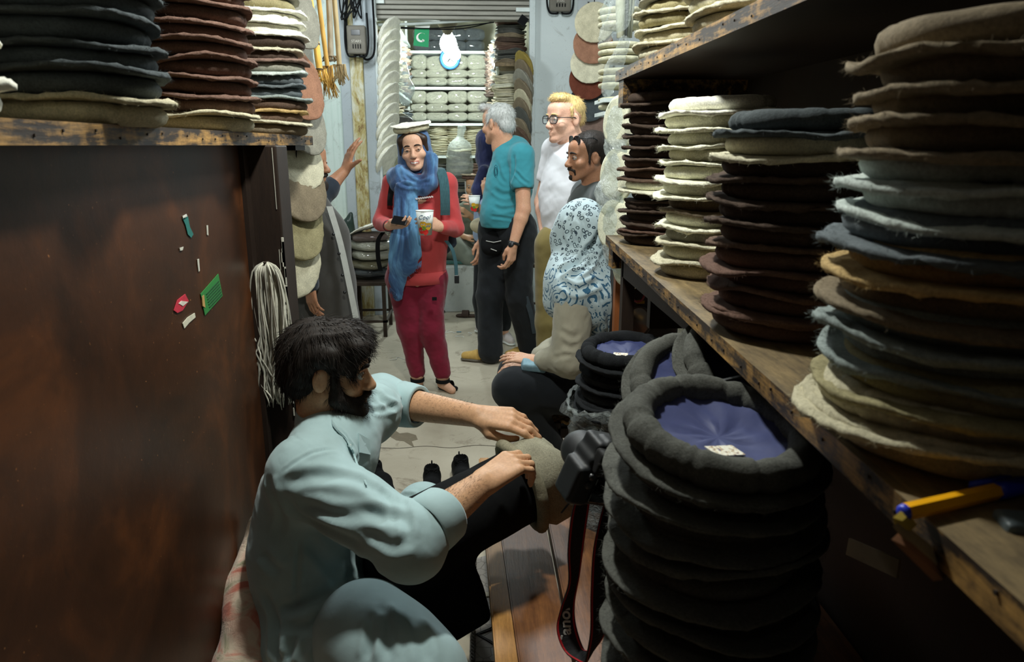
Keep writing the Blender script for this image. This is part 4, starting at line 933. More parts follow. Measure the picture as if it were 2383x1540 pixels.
# black hats in a clear bag
pc = at(1458, 822, 1.97)
nb = 12
for i in range(nb):
    r = hat((pc.x + random.gauss(0, .006), pc.y + random.gauss(0, .004), pc.z - .012 - i * .0375), colr('black', .1), ('black felt hat with navy lining and white label, topmost in the bagged stack' if i == 0 else f'black felt hat, {nth(i, nb)} in the bagged stack'), 'black hats in the clear bag', True, None, 1.0, (.03 + random.gauss(0, .03), random.gauss(0, .02)), open_=i == 0, roll=FATROLL if i == 0 else None, brim_z=-.022)
    if i == 0: lab = link('cloth_label', LABELME, r); r.rotation_euler.z = 0; lab.location = (-.02, .026, -.019); lab.rotation_euler = (pi, 0, pi + .25)
bag = empty('plastic_bag', (pc.x, pc.y, .42)); tag(bag, 'clear crinkled plastic bag around the stack of black hats', 'bag')
n, m_ = 64, 22; V = []; g = np.random.RandomState(2); zt = pc.z - .14
for k in range(m_):
    z = .425 + (zt - .425) * k / (m_ - 1)
    for j in range(n):
        a = 2 * pi * j / n; R_ = .158 + .006 * math.sin(5 * a + z * 30) + .004 * math.sin(11 * a - z * 50) + (.012 * math.sin(9 * a) if k > m_ - 4 else 0) + .004 * g.normal() + (.01 if k == m_ - 2 else 0)
        V.append((pc.x + R_ * math.cos(a), pc.y + R_ * math.sin(a), z + (.014 * math.sin(3 * a + 1) if k > m_ - 4 else 0)))
F = [(k * n + j, k * n + (j + 1) % n, (k + 1) * n + (j + 1) % n, (k + 1) * n + j) for k in range(m_ - 1) for j in range(n)]
inv_parent(link('film', mesh('film', V, F, M['film_bag'])), bag)
mb = MB(); mb.tube([(pc.x + .163 * math.cos(a), pc.y + .163 * math.sin(a), zt + .014 * math.sin(3 * a + 1) + .004 * math.sin(17 * a)) for a in np.linspace(0, 2 * pi, 70, endpoint=False)], [.005 + .003 * math.sin(k * 2.3) for k in range(70)], 6, closed=True); inv_parent(mb.ob('gathered_rim', M['film_bag'], None, True), bag)
# digital camera hanging by its strap
kc = at(1384, 1098, 1.10); km = empty('camera', tuple(kc)); tag(km, 'black digital camera hanging by its strap against the navy-lined stack', 'camera'); KB = plain('camera_body', (34, 37, 39), .55, .12, 60, .25, 900, spec=.4)
KX = unit(A((.86, .32, -.30))); KY = unit(np.cross((0.25, -.1, 1), KX)); KZ = np.cross(KX, KY); RK = np.stack([KX, KY, KZ]); K = lambda x, y, z: A(kc) + KX * x + KY * y + KZ * z
b = Blob(); b.box(K(.02, 0, -.004), (.048, .020, .034), RK, .010, .006); b.box(K(-.034, -.006, -.014), (.010, .020, .026), RK, .008, .008); b.box(K(.002, .002, .044), (.026, .020, .012), RK, .007, .008); b.box(K(.002, -.004, .060), (.012, .012, .004), RK, .003, .004); b.cone(K(.02, .02, -.004), K(.02, .085, -.008), .034, .036, .006)
part('body', b, [KB], .0028, km)
b = Blob(); b.box(K(-.002, -.032, .036), (.024, .008, .015), RK, .006, .003); b.box(K(-.002, -.044, .037), (.015, .012, .008), RK, .003, .003, -1); part('eyecup', b, [plain('rubber', (20, 21, 22), .75)], .002, km)
GLS = plain('screen_glass', (12, 14, 18), .06, spec=.9); m = MB(); m.box((-.015, -.0335, .029), (.011, -.031, .046), M=basis(KX, KY, KZ, kc)); inv_parent(m.ob('viewfinder_glass', GLS), km)
m = MB(); m.box((-.016, -.0345, -.038), (.046, -.031, .008), b=.002, M=basis(KX, KY, KZ, kc)); inv_parent(m.ob('screen', GLS), km)
for (x, z) in ((.034, .030), (.050, .030), (.058, .006), (.058, -.012), (-.030, .010), (-.030, -.006)): m = MB(); m.lathe([(0, .004), (.0045, .004), (.0056, .002), (.0056, -.004)], 12, 0, basis(KX, -KZ, KY * -1, K(x, -.031 if x > -.02 else -.036, z))); inv_parent(m.ob('button', plain('key', (58, 60, 62), .35), None, True), km)
RED = plain('strap_red', (176, 30, 36), .6); STRAP = plain('strap_black', (22, 22, 24), .75, .2, 80, .3, 500)
def strap_band(name, pts, wid, parent, red=True):
    P = spline(pts, 40); W_ = [A(v) for v in spline(wid, 40)]; m = MB(); m.ribbon(P, W_, .003, i=0)
    if red:
        for sgn in (-1, 1): m.ribbon([P[k] + W_[k] * sgn * .42 for k in range(40)], [w_ * .09 for w_ in W_], .0042, i=1)
    return inv_parent(m.ob(name, [STRAP, RED]), parent), P, W_
ps = [a3(1368, 1128, 1.17), a3(1352, 1180, 1.16), a3(1340, 1270, 1.17), a3(1336, 1345, 1.19), a3(1322, 1405, 1.20), a3(1318, 1460, 1.19), a3(1338, 1515, 1.16), a3(1372, 1528, 1.12)]
ws = [(.016, .0, 0), (.030, .004, .003), (.030, .006, .01), (.022, .012, .012), (.026, .0, .008), (.036, -.008, .012), (.034, -.012, .014), (.02, .02, .02)]
_, SP_, SW_ = strap_band('neck_strap', ps, ws, km)
ps2 = [a3(1372, 1528, 1.12), a3(1392, 1470, 1.10), a3(1396, 1380, 1.09), a3(1402, 1270, 1.10), a3(1418, 1160, 1.13)]; strap_band('neck_strap', ps2, [(.02, .02, .02), (.03, .01, 0), (.032, 0, 0), (.03, 0, 0), (.016, 0, 0)], km)
strap_band('strap_tail', [a3(1366, 1112, 1.16), a3(1340, 1150, 1.15), a3(1312, 1186, 1.15)], [(.010, .004, .010)] * 3, km, False)
strap_band('hanger_strap', [K(.06, 0, .035), a3(1470, 1000, 1.13), a3(1520, 930, 1.14), A((.48, 1.05, 1.17))], [(.012, .004, .004)] * 4, km, False)
def text(name, body, size, mat, Mx, parent, ext=.0006, bold=0, shear=0):
    c = bpy.data.curves.new(name, 'FONT'); c.body = body; c.size = size; c.extrude = ext; c.align_x = 'CENTER'; c.align_y = 'CENTER'; c.offset = bold; c.shear = shear
    t = bpy.data.objects.new(name, c); COL.objects.link(t); dg = bpy.context.evaluated_depsgraph_get(); me_ = bpy.data.meshes.new_from_object(t.evaluated_get(dg)); bpy.data.objects.remove(t); me_.materials.clear(); me_.materials.append(mat)
    o = bpy.data.objects.new(name, me_); COL.objects.link(o); me_.transform(Mx)
    if parent: inv_parent(o, parent)
    return o
SIL = plain('silver_print', (206, 206, 200), .4, .05)
k = 27; tx = unit(SP_[22] - SP_[31]); wx = unit(SW_[k]); nx = np.cross(tx, wx); nx = nx if nx[1] < 0 else -nx; yx = np.cross(nx, tx)
text('strap_lettering', 'Canon', .030, SIL, basis(tx, yx, nx, (SP_[k]) + nx * .0035), km, .0005, .0006)
# yellow pen, grey case on the near shelf end
p0, p1 = atZ(2106, 1191, 1.2085), atZ(2392, 1126, 1.2085); d = unit(A(p1) - A(p0)); e = np.cross((0, 0, 1), d); pn_ = empty('pen', tuple(p0)); tag(pn_, 'yellow ballpoint pen with a blue end cap on the near shelf edge', 'pen'); PM = basis(d, e, (0, 0, 1), p0)
m = MB(); m.tube([(0, 0, 0), (.165, 0, 0)], .0072, 6, M if False else 0); m.V = [tuple(PM @ Vector(v)) for v in m.V]; inv_parent(m.ob('barrel', plain('pen_yellow', (246, 176, 22), .35, .03)), pn_)
m = MB(); m.tube([(-.005, 0, 0), (-.003, 0, 0), (.0, 0, 0)], [.004, .0062, .0070], 12); m.V = [tuple(PM @ Vector(v)) for v in m.V]; inv_parent(m.ob('end_plug', plain('pen_blue', (44, 62, 196), .35, .03), None, True), pn_)
m = MB(); m.tube([(.105, 0, 0), (.112, 0, 0), (.175, 0, 0), (.19, 0, 0)], [.0076, .0084, .0084, .004], 12); m.box((.085, .006, .002), (.16, .011, .008)); m.V = [tuple(PM @ Vector(v)) for v in m.V]; inv_parent(m.ob('cap', bpy.data.materials['pen_blue'], None, True), pn_)
q = atZ(2340, 1186, 1.2); cs = empty('glasses_case', tuple(q)); tag(cs, 'dark grey rounded case lying under the yellow pen', 'case'); b = Blob(); qq = A(q)
b.box(qq + A((.03, -.035, .0)), (.05, .012, .004), np.stack([unit((1, -.25, 0)), unit((.25, 1, 0)), A((0, 0, 1))]), .004, .004); part('case_shell', b, [plain('case_grey', (92, 104, 108), .4, .08)], .003, cs)
# folded papers tucked below the shelf and a dim card on the cabinet
pp = empty('paper_bundle', tuple(at(2130, 1270, .5))); tag(pp, 'folded brown and yellow papers tucked under the near shelf edge', 'paper')
for i, (q, c) in enumerate((([(2074, 1255), (2110, 1272), (2195, 1348), (2172, 1352)], (150, 104, 72)), ([(2078, 1225), (2108, 1250), (2192, 1318), (2150, 1316)], (166, 146, 110)), ([(2078, 1204), (2100, 1212), (2118, 1236), (2082, 1222)], (196, 170, 70)))):
    P = [a3(x, y, .50 + .006 * i) for x, y in q]; Pb = [p + A((.012, .01, 0)) for p in P]; mb = MB(); mb.add(P + Pb, [(3, 2, 1, 0), (4, 5, 6, 7), (0, 1, 5, 4), (1, 2, 6, 5), (2, 3, 7, 6), (3, 0, 4, 7)]); inv_parent(mb.ob('folded_sheet', plain('fold_paper_%d' % i, c, .8, .1)), pp)
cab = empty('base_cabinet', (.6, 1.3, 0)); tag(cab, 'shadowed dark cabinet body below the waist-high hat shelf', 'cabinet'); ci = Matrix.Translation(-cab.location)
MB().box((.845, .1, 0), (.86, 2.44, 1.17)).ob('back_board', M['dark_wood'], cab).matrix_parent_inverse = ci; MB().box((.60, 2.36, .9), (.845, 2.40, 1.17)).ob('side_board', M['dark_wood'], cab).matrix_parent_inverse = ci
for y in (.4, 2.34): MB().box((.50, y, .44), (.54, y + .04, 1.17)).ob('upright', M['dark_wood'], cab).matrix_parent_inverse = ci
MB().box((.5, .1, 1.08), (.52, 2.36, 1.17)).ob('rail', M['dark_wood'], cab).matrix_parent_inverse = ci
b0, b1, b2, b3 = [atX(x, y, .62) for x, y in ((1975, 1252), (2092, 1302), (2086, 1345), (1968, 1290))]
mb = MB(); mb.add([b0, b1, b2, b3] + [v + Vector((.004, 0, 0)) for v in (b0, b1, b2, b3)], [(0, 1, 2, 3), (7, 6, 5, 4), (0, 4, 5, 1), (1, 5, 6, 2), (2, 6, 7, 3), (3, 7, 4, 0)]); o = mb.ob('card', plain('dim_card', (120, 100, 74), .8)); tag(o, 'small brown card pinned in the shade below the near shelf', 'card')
# round mirror, red ring and timber post beyond the far shelf end
mc = at(1486, 748, 2.885); mr = empty('hand_mirror', tuple(mc)); tag(mr, 'small round mirror in a dark frame below the far shelf end', 'mirror'); dn = unit(A((-.35, -1, .25))); dx_ = unit(np.cross(dn, (0, 0, 1))); dz_ = np.cross(dx_, dn)
MM = basis(dx_, dn, dz_, mc); m = MB(); m.tube([MM @ Vector((.048 * math.cos(a), 0, .06 * math.sin(a))) for a in np.linspace(0, 2 * pi, 40, endpoint=False)], .006, 8, closed=True); inv_parent(m.ob('frame', M['iron'], None, True), mr)
t = NT('mirror_glass'); t.set(Base__Color=G(.8), Metallic=1.0, Roughness=.05); m = MB(); m.lathe([(0.0001, .003), (.048, .003), (.048, -.002)], 40, 0, MM @ Matrix(((1, 0, 0, 0), (0, 0, 1, 0), (0, 1.2, 0, 0), (0, 0, 0, 1)))); inv_parent(m.ob('glass', t.m), mr)
rc = at(1484, 676, 2.885); m = MB(); m.tube([rc + Vector((.030 * math.cos(a), .01 * math.sin(a), .045 * math.sin(a))) for a in np.linspace(0, 2 * pi, 30, endpoint=False)], [(.012, .004)] * 30, 8, closed=True); o = m.ob('tape_ring', plain('ring_red', (120, 30, 34), .4), None, True); tag(o, 'dark red ring hanging above the round mirror', 'ring')
cp = at(1492, 702, 2.89); o = MB().box((cp.x - .02, cp.y - .01, cp.z - .006), (cp.x + .012, cp.y + .012, cp.z + .006), M=None).ob('brass_clip', plain('brass', (170, 130, 50), .4, metal=.6)); tag(o, 'small brass clip between the red ring and the mirror', 'clip')
pw = at(1434, 700, 2.75); tp = MB().box((pw.x - .009, pw.y - .02, 0), (pw.x + .010, pw.y + .02, 1.2)).ob('timber_post', plain('post_orange', (150, 88, 46), .6, .2, 10)); tag(tp, 'narrow orange-brown timber post beside the floral headscarf', 'post')
bx_ = MB().box((pw.x + .02, 2.9, 0), (.86, 3.0, 1.12), b=.01).ob('dark_board', M['dark_wood']); tag(bx_, 'dark board behind the round mirror', 'board')
# plastic bags with cream hats hanging at the far end of the shelves
def bagged(px, py, Y, Rr, ax_, label, film_pts, fr):
    c = A(at(px, py, Y)); r = empty('bagged_hat', tuple(c)); tag(r, label, 'bagged hat', 'bagged hats hanging at the shelf end'); ax_ = unit(ax_); e1 = unit(np.cross(ax_, (0, 0, 1))); e2 = np.cross(e1, ax_)
    m = MB(); m.lathe([(0.001, .012), (.6 * Rr, .014), (.95 * Rr, .008), (Rr, 0), (.95 * Rr, -.006), (.86 * Rr, -.012), (.84 * Rr, -.03), (.7 * Rr, -.036), (.0, -.02)], 40, 0, basis(e1, e2, np.cross(e1, e2), c)); o = inv_parent(m.ob('hat', FELT, None, True), r); o.color = srgb(236, 238, 214)
    b = Blob()
    for i in range(len(film_pts) - 1): b.cone(a3(*film_pts[i]), a3(*film_pts[i + 1]), fr[i], fr[i + 1], .02, 1, ((.95, .3, 0), 2.4))
    part('film', b, [M['film']], .007, r, 1, None, [(.006, 22, 4, (1, 1, 1)), (.0025, 60, 5, (1, 1, 1))]); return r
for (px, py, lab, fp, fr) in ((1432, 282, 'clear bag holding a cream hat, level with the top of the dark brown stack', [(1440, 222, 2.62), (1428, 290, 2.62), (1422, 340, 2.62)], [.03, .075, .085]), (1424, 405, 'clear bag holding a cream hat, jutting left beside the dark hair', [(1432, 345, 2.6), (1420, 410, 2.6), (1405, 448, 2.6)], [.05, .085, .09]), (1418, 522, 'clear bag holding a cream hat, just above the lower shelf end', [(1426, 462, 2.58), (1418, 530, 2.58), (1412, 575, 2.58)], [.05, .08, .07]), (1452, 612, 'clear bag holding a cream hat, hanging below the lower shelf end', [(1412, 598, 2.64), (1450, 610, 2.64), (1480, 628, 2.64)], [.05, .07, .04])):
    bagged(px + 18, py, fp[0][2], .10, (-.93, -.34, .12), lab, [(q[0] + 10, q[1], q[2]) for q in fp], [f_ * .85 for f_ in fr])
def filmsheet(name, pts, label, par=None):
    b = Blob()
    for i in range(len(pts) - 1): b.cone(a3(*pts[i][:3]), a3(*pts[i + 1][:3]), pts[i][3], pts[i + 1][3], .02, 1, ((.5, -.8, 0), 5))
    o = part(name, b, [M['film_thin']], .006, None, 1, None, [(.005, 26, 8, (1, 1, 1))]); tag(o, label, 'plastic bag', 'empty bags at the upper shelf end'); return o
filmsheet('plastic_bag', [(1462, -20, 2.6, .05), (1440, 40, 2.6, .05), (1412, 78, 2.6, .03), (1390, 104, 2.6, .006)], 'pointed clear plastic bag hanging over the brown and cream disc hats')
filmsheet('plastic_bag', [(1452, 100, 2.62, .03), (1428, 170, 2.62, .04), (1414, 206, 2.62, .03)], 'narrow clear plastic bag below the pointed one')
filmsheet('plastic_bag', [(1420, -10, 2.9, .03), (1408, 30, 2.9, .025), (1402, 60, 2.9, .01)], 'small clear bag above the topmost disc hat')
def rods(px, y0, y1, Y, label):
    r = empty('rolled_shawl', tuple(at(px, y0, Y))); tag(r, label, 'shawl')
    for k in range(4): m = MB(); m.tube([at(px + 9 * k - 12, y0, Y + .02 * k), at(px + 7 * k - 14, (y0 + y1) / 2, Y + .02 * k), at(px + 6 * k - 14, y1, Y + .02 * k)], [.016, .018, .014], 8); inv_parent(m.ob('fold', plain('shawl_%d' % k, [(214, 218, 196), (150, 156, 156), (196, 204, 186), (226, 228, 206)][k], .8, .1, 40), None, True), r)
rods(1458, -60, 88, 2.75, 'pale striped shawl hanging at the upper shelf end')
# shelf with wrapped white hats far behind the bags
wr = empty('side_shelf', tuple(at(1420, 240, 4.4))); tag(wr, 'grey shelf with wrapped hats behind the hanging bags', 'shelf')
for (y, n_) in ((60, 3), (140, 3), (200, 3), (250, 2)):
    for k in range(n_): p = A(at(1415 + 10, y - k * 16, 4.3)); b = Blob(); b.ell(p + A((.05, 0, 0)), (.15, .14, .022)); o = part('wrapped_hat', b, [FELT], .02, wr); o.color = srgb(176, 172, 146)
p = A(at(1402, 232, 4.3)); inv_parent(MB().box(p + A((-.02, -.15, -.02)), p + A((.4, .15, .0))).ob('board', M['metal_rack']), wr); p = A(at(1402, 262, 4.3)); inv_parent(MB().box(p + A((-.02, -.15, -.02)), p + A((.4, .15, .0))).ob('board', M['metal_rack']), wr)
# ------------------------------------------------------------ hats, scarves and yarn hanging at the left shelf end
def hung(px, py, Y, col, nrm, label, s=1.0, roll=0):
    c = at(px, py, Y); n_ = unit(nrm); e1 = unit(np.cross((0, 0, 1), n_)); e2 = np.cross(n_, e1); r = empty('felt_hat', tuple(c)); tag(r, label, 'hat', 'hats hanging at the left shelf end')
    r.rotation_euler = basis(e1, e2, n_).to_3x3().to_euler(); r.scale = (s,) * 3
    link('crown', random.choice(CROWNS), r, color=colr(col)); link('rolled_brim', random.choice(ROLLS), r, (0, 0, -.019), (0, 0, random.uniform(0, 6)), color=colr(col)); return r
for (px, py, Y, col, nm, lab, s) in ((684, 16, 2.75, 'grey', (.90, -.32, .30), 'grey felt hat hanging, top of the hung column', 1), (682, 110, 2.78, 'grey', (.93, -.28, .2), 'pale grey felt hat hanging behind the cream hats', 1), (692, 186, 2.72, 'clay', (.88, -.36, .3), 'clay-brown felt hat hanging beside the shelf end stack', 1), (700, 268, 2.74, 'grey', (.9, -.34, .32), 'light grey felt hat hanging over the shelf end', 1.02), (694, 356, 2.72, 'oat', (.88, -.36, .3), 'oatmeal felt hat hanging just under the shelf end', .95), (686, 415, 2.66, 'taupe', (.84, -.40, .36), 'large taupe felt hat hanging below the oatmeal one', 1.12), (690, 512, 2.62, 'olive', (.88, -.38, .28), 'olive-grey felt hat hanging between two others below the shelf', 1.02), (682, 600, 2.58, 'oat', (.88, -.42, .18), 'oatmeal felt hat, lowest of the hung column', 1.0)):
    hung(px, py, Y, col, nm, lab, s)
m = MB(); m.tube([at(690, 330, 2.7), at(688, 470, 2.66), at(684, 640, 2.62)], .002, 6); o = m.ob('twine', M['black']); tag(o, 'thin dark cord behind the hats hung at the shelf end', 'cord')
# hank of white yarn on the post
yc = at(622, 612, 2.03); yh = empty('yarn_hank', tuple(yc)); tag(yh, 'hank of off-white cords hung on a nail in the dark post', 'yarn'); g = np.random.RandomState(31); YM = [plain('yarn_%d' % k, c, .9, .15, 80, .3, 500) for k, c in enumerate(((206, 204, 188), (166, 164, 152), (226, 224, 208)))]
for k in range(84):
    u = (k / 83 - .5) * 2; x0 = u * .018; x1 = u * .046 + g.normal(0, .005); x2 = u * .044 + g.normal(0, .007) + .004; y_ = yc.y - .006 - .026 * g.rand(); L_ = g.uniform(.34, .43) * (1 - .10 * abs(u))
    P = [A(yc) + A(v) for v in ((x0 * .3, -.012, .004), (x0 + x1 * .35, -.014 - g.rand() * .02, -.018), (x1, y_ - yc.y, -.10), (x1 + g.normal(0, .004), y_ - yc.y, -.2), (x2 + g.normal(0, .005), y_ - yc.y, -L_ * .8), (x2 + g.normal(0, .012), y_ - yc.y, -L_))]
    m = MB(); Q = spline(P, 16); Q[9:] += g.normal(0, .0016, (7, 3)); m.tube(Q, [.0025] * 15 + [.0009], 5); inv_parent(m.ob('cord', YM[g.randint(3)], None, True), yh)
m = MB(); m.tube([A(yc) + A((0, .012, .002)), A(yc) + A((0, -.03, .006))], .003, 8); inv_parent(m.ob('nail', M['iron'], None, True), yh)
# scarves hanging high on the left
def scarf(pts, wpx, Y, rgb, label, fr, stripes=()):
    r = empty('hanging_scarf', tuple(at(*pts[0], Y))); tag(r, label, 'scarf', None); P = spline([at(x, y, Y) for x, y in pts], 26); m = MB(); W_ = wpx * Y / FPX / 2
    m.tube(P, [(W_ * (.9 + .1 * math.sin(k)), W_ * .4) for k in range(26)], 14); cl = cloth('scarf_%d' % rgb[0], rgb, 700, .14, .4, sc=20, streak=(6, 6, .6)); inv_parent(m.ob('cloth', cl, None, True), r); g = np.random.RandomState(int(rgb[0]))
    for t in stripes: m = MB(); k = int(t * 25); m.tube([P[k], P[k] + unit(P[min(k + 1, 25)] - P[k]) * .006], [(W_ * 1.03, W_ * .44)] * 2, 14); inv_parent(m.ob('stripe', plain('stripe_%d' % rgb[1], (84, 66, 40), .8), None, True), r)
    m = MB(); e = P[-1]; d = unit(P[-1] - P[-3]); sd = unit(np.cross(d, (0, 1, 0)))
    for k in range(34): q = e + sd * W_ * g.uniform(-1, 1) + A((0, g.uniform(-.5, .2) * W_, 0)); m.tube([q - d * .004, q + d * fr * .5 + sd * g.normal(0, .006), q + d * fr * g.uniform(.8, 1.2) + sd * g.normal(0, .01)], [.003, .0028, .0016], 5)
    o = inv_parent(m.ob('fringe', cl, None, True), r); o['kind'] = 'stuff'; return r
YS = 3.5
scarf([(716, -30), (730, 60), (744, 165)], 34, YS, (226, 178, 84), 'mustard yellow scarf with dark stripes hanging by the left shelf', .05, (.62, .68, .97)); scarf([(738, -30), (752, 80), (762, 155)], 24, YS + .1, (196, 154, 78), 'darker yellow scarf hanging behind the striped one', .12)
scarf([(764, -30), (768, 60), (770, 132)], 30, YS + .15, (150, 138, 116), 'plain grey-beige scarf hanging behind the fringed one', .02); scarf([(776, -30), (784, 70), (790, 152)], 26, YS + .05, (168, 148, 108), 'beige scarf with a long twisted fringe hanging next to the post', .075)
# ------------------------------------------------------------ the lit stall across the alley
def wrapped():
    t = NT('wrapped_felt'); oi = t.n('ObjectInfo'); v = t.tc(); n = t.noise(v, 14, 4, .7, 1.5)
    t.bump(n, 1.0, .06); t.b.inputs['Coat Weight'].default_value = .9; t.b.inputs['Coat Roughness'].default_value = .08
    return t.set(Base__Color=t.mix(1, oi.outputs['Color'], t.ramp(t.noise(v, 9, 3), [(.3, G(.8)), (.7, G(1.08))]), 'MULTIPLY'), Roughness=.5)
WRAP = wrapped()
def bundle_me(seed):
    g = np.random.RandomState(seed); V = []; F = []; n, m_ = 28, 12; ph = g.uniform(0, 6, 8)
    for k in range(m_):
        v = -pi / 2 + pi * k / (m_ - 1); cv = math.copysign(abs(math.cos(v)) ** .55, math.cos(v)); sv = math.copysign(abs(math.sin(v)) ** .7, math.sin(v))
        for j in range(n):
            a = 2 * pi * j / n; ca = math.copysign(abs(math.cos(a)) ** .6, math.cos(a)); sa = math.copysign(abs(math.sin(a)) ** .6, math.sin(a))
            w_ = 1 + .03 * math.sin(3 * a + ph[0] + 2 * v) + .03 * math.sin(7 * a + ph[1]) * math.cos(v) - .07 * math.exp(-((a - 1.5 * pi) / .09) ** 2)
            V.append((.5 * cv * ca * w_, .5 * cv * sa * w_, .5 * sv * (1 + .05 * math.sin(2 * a + ph[2]))))
    for k in range(m_ - 1):
        for j in range(n): F.append((k * n + j, k * n + (j + 1) % n, (k + 1) * n + (j + 1) % n, (k + 1) * n + j))
    return mesh('bundle', V, F, WRAP)
BUN = [bundle_me(s) for s in range(5)]
def bundle(px, y0, y1, wpx, col, label, group, Y=9.58):
    a, c = at(px, y0, Y), at(px, y1, Y); h = abs(a.z - c.z); w_ = wpx * 9.4 / FPX
    o = link('hat_bundle', random.choice(BUN), None, (a.x, Y, (a.z + c.z) / 2), (0, 0, random.choice((0, 0, pi)))); o.scale = (w_ * 1.03, .28, h * 1.06); o.color = colr(col, .04); tag(o, label, 'bundle', group); return o
cw = ('first', 'second', 'third', 'fourth')
XC = ((975, 36), (1017, 50), (1065, 46), (1111, 47))
for rown, shelfn, rows in (('board below the clock', 'second', ((129, 163), (163, 182), (182, 200))), ('third', 'third', ((211, 241), (242, 261), (262, 282)))):
    for i, (a, c) in enumerate(rows):
        for k, (x, wpx) in enumerate(XC):
            dy = 3 if k == 1 and i == 0 else 0
            bundle(x, a + dy, c + (dy if i == 0 else 0), wpx, 'cream', f'wrapped cream hat bundle, {("top", "middle", "bottom")[i]} row {cw[k]} across, {"upper" if shelfn == "second" else "lower"} tier of the rear rack', 'wrapped bundles on the rear rack')
for i, (a, c) in enumerate(((68, 96), (96, 121))):
    for k, x in enumerate((985, 1020, 1062, 1104)): bundle(x, a, c, 44, 'slate', f'wrapped grey hat bundle, {("upper", "lower")[i]} row {cw[k]} across, above the clock', 'grey bundles above the clock')
def thin_hat(seed):
    g = np.random.RandomState(seed); n = 24; a = np.linspace(0, 2 * pi, n, endpoint=False); wv = .007 * (np.cos(2 * a + g.uniform(0, 6)) * .6 + np.cos(3 * a + g.uniform(0, 6)) + .6 * np.cos(5 * a + g.uniform(0, 6))); V = []; F = []
    prof = ((.02, .007, 0), (.11, .007, .4), (.142, .004, 1), (.142, -.003, 1), (.122, -.006, .6), (.128, -.016, .1), (.118, -.028, 0), (.02, -.028, 0))
    for r_, z, k in prof:
        for j in range(n): V.append((r_ * math.cos(a[j]), r_ * math.sin(a[j]), z + k * wv[j]))
    for k in range(len(prof) - 1):
        for j in range(n): F.append((k * n + j, k * n + (j + 1) % n, (k + 1) * n + (j + 1) % n, (k + 1) * n + j))
    F.append(tuple(range(n))); F.append(tuple((len(prof) - 1) * n + n - 1 - j for j in range(n)))
    return mesh('small_hat', V, F, FELT)
TH = [thin_hat(s) for s in range(6)]
REST = [[], [], [], 0]
def column(x, y, z, n, p, cols, where, group, s=1.0, rest=False):
    for i in range(n):
        if rest:
            k = n - 1 - i; me_ = random.choice(TH); co = np.empty(len(me_.vertices) * 3); me_.vertices.foreach_get('co', co); a = random.uniform(0, 6); Rz = np.array([[math.cos(a), -math.sin(a), 0], [math.sin(a), math.cos(a), 0], [0, 0, 1]]); co = co.reshape(-1, 3) @ Rz.T * s + np.array([x + random.gauss(0, .008), y + random.gauss(0, .008), z + .03 * s + k * p])
            REST[0].append(co); REST[1] += [tuple(v + REST[3] for v in f.vertices) for f in me_.polygons]; REST[2] += [colr(cols[i % len(cols)], .12)] * len(co); REST[3] += len(co); continue
       
        k = n - 1 - i; o = link('felt_hat', random.choice(TH), None, (x + random.gauss(0, .008), y + random.gauss(0, .008), z + .03 * s + k * p), (random.gauss(0, .03), random.gauss(0, .03), random.uniform(0, 6))); o.scale = (s, s, s * p / .035 if p < .035 else s)
        c = cols[i % len(cols)]; o.color = colr(c, .12); tag(o, f'{CW.get(c, c)} felt hat, {nth(i, n)} {where}', 'hat', group)
for k, x in enumerate((1022, 1065, 1110)): column(at(x, 330, 9.6).x, 9.6, 1.375, 14, .0262, ['oat', 'beige', 'oat'], f'in the {cw[k]} flat stack on the rear rack', 'flat stacks on the rear rack')
column(at(1022, 400, 9.6).x, 9.6, .9, 10, .036, ['moss', 'charcoal'], 'of the dark stack low on the rear rack', 'dark hats low on the rear rack', 1.0, True); column(at(1112, 400, 9.6).x, 9.6, .9, 11, .034, ['mauve', 'brown', 'redbrown'], 'of the brown stack low on the rear rack', 'brown hats low on the rear rack', 1.0, True)
# side stacks: left wall
for k, y in enumerate((7.15, 7.6, 8.05, 8.5, 8.95)):
    rr = k > 0; x = -.83 + .012 * k; nm = ('front', 'second', 'third', 'fourth', 'last')[k]
    column(x, y, 1.42, 13, .036, ['taupe', 'oat', 'grey', 'moss', 'beige'] if k < 3 else ['moss', 'charcoal'], f'of the {nm} stack, lower left shelf', 'hats on the left stall shelves', 1.0, rr)
    column(x, y, 2.02, 15, .036, ['oat', 'cream', 'tan', 'beige', 'cream', 'oat'] if k < 2 else (['oat', 'taupe'] if k == 2 else ['taupe', 'brown', 'charcoal']), f'of the {nm} stack, upper left shelf', 'hats on the left stall shelves', 1.0, rr)
# right wall
pr_ = at(1188, 150, 7.05)
column(pr_.x, 7.05, pr_.z, 11, .036, ['brown', 'redbrown', 'moss', 'moss', 'taupe', 'dkbrown'], 'of the dark stack on the bracket', 'dark hats on the bracket', 1.0)
bk = empty('bracket_shelf', (pr_.x, 7.05, pr_.z)); tag(bk, 'wall bracket shelf between the dark and the beige stacks in the stall', 'shelf')
inv_parent(MB().box((pr_.x - .15, 6.86, pr_.z - .035), (.76, 7.22, pr_.z - .002), b=.004).ob('board', M['shelf_top']), bk); m = MB(); m.tube([(pr_.x - .13, 6.88, pr_.z - .03), (pr_.x - .06, 8.2, pr_.z - .05)], .016, 6); inv_parent(m.ob('front_batten', M['metal_rack']), bk)
pz = at(1182, 262, 7.05)
column(pz.x, 7.05, pz.z - .33, 17, .0385, ['oat', 'oat', 'cream', 'beige', 'oat'], 'of the beige stack below the bracket', 'beige hats below the bracket')
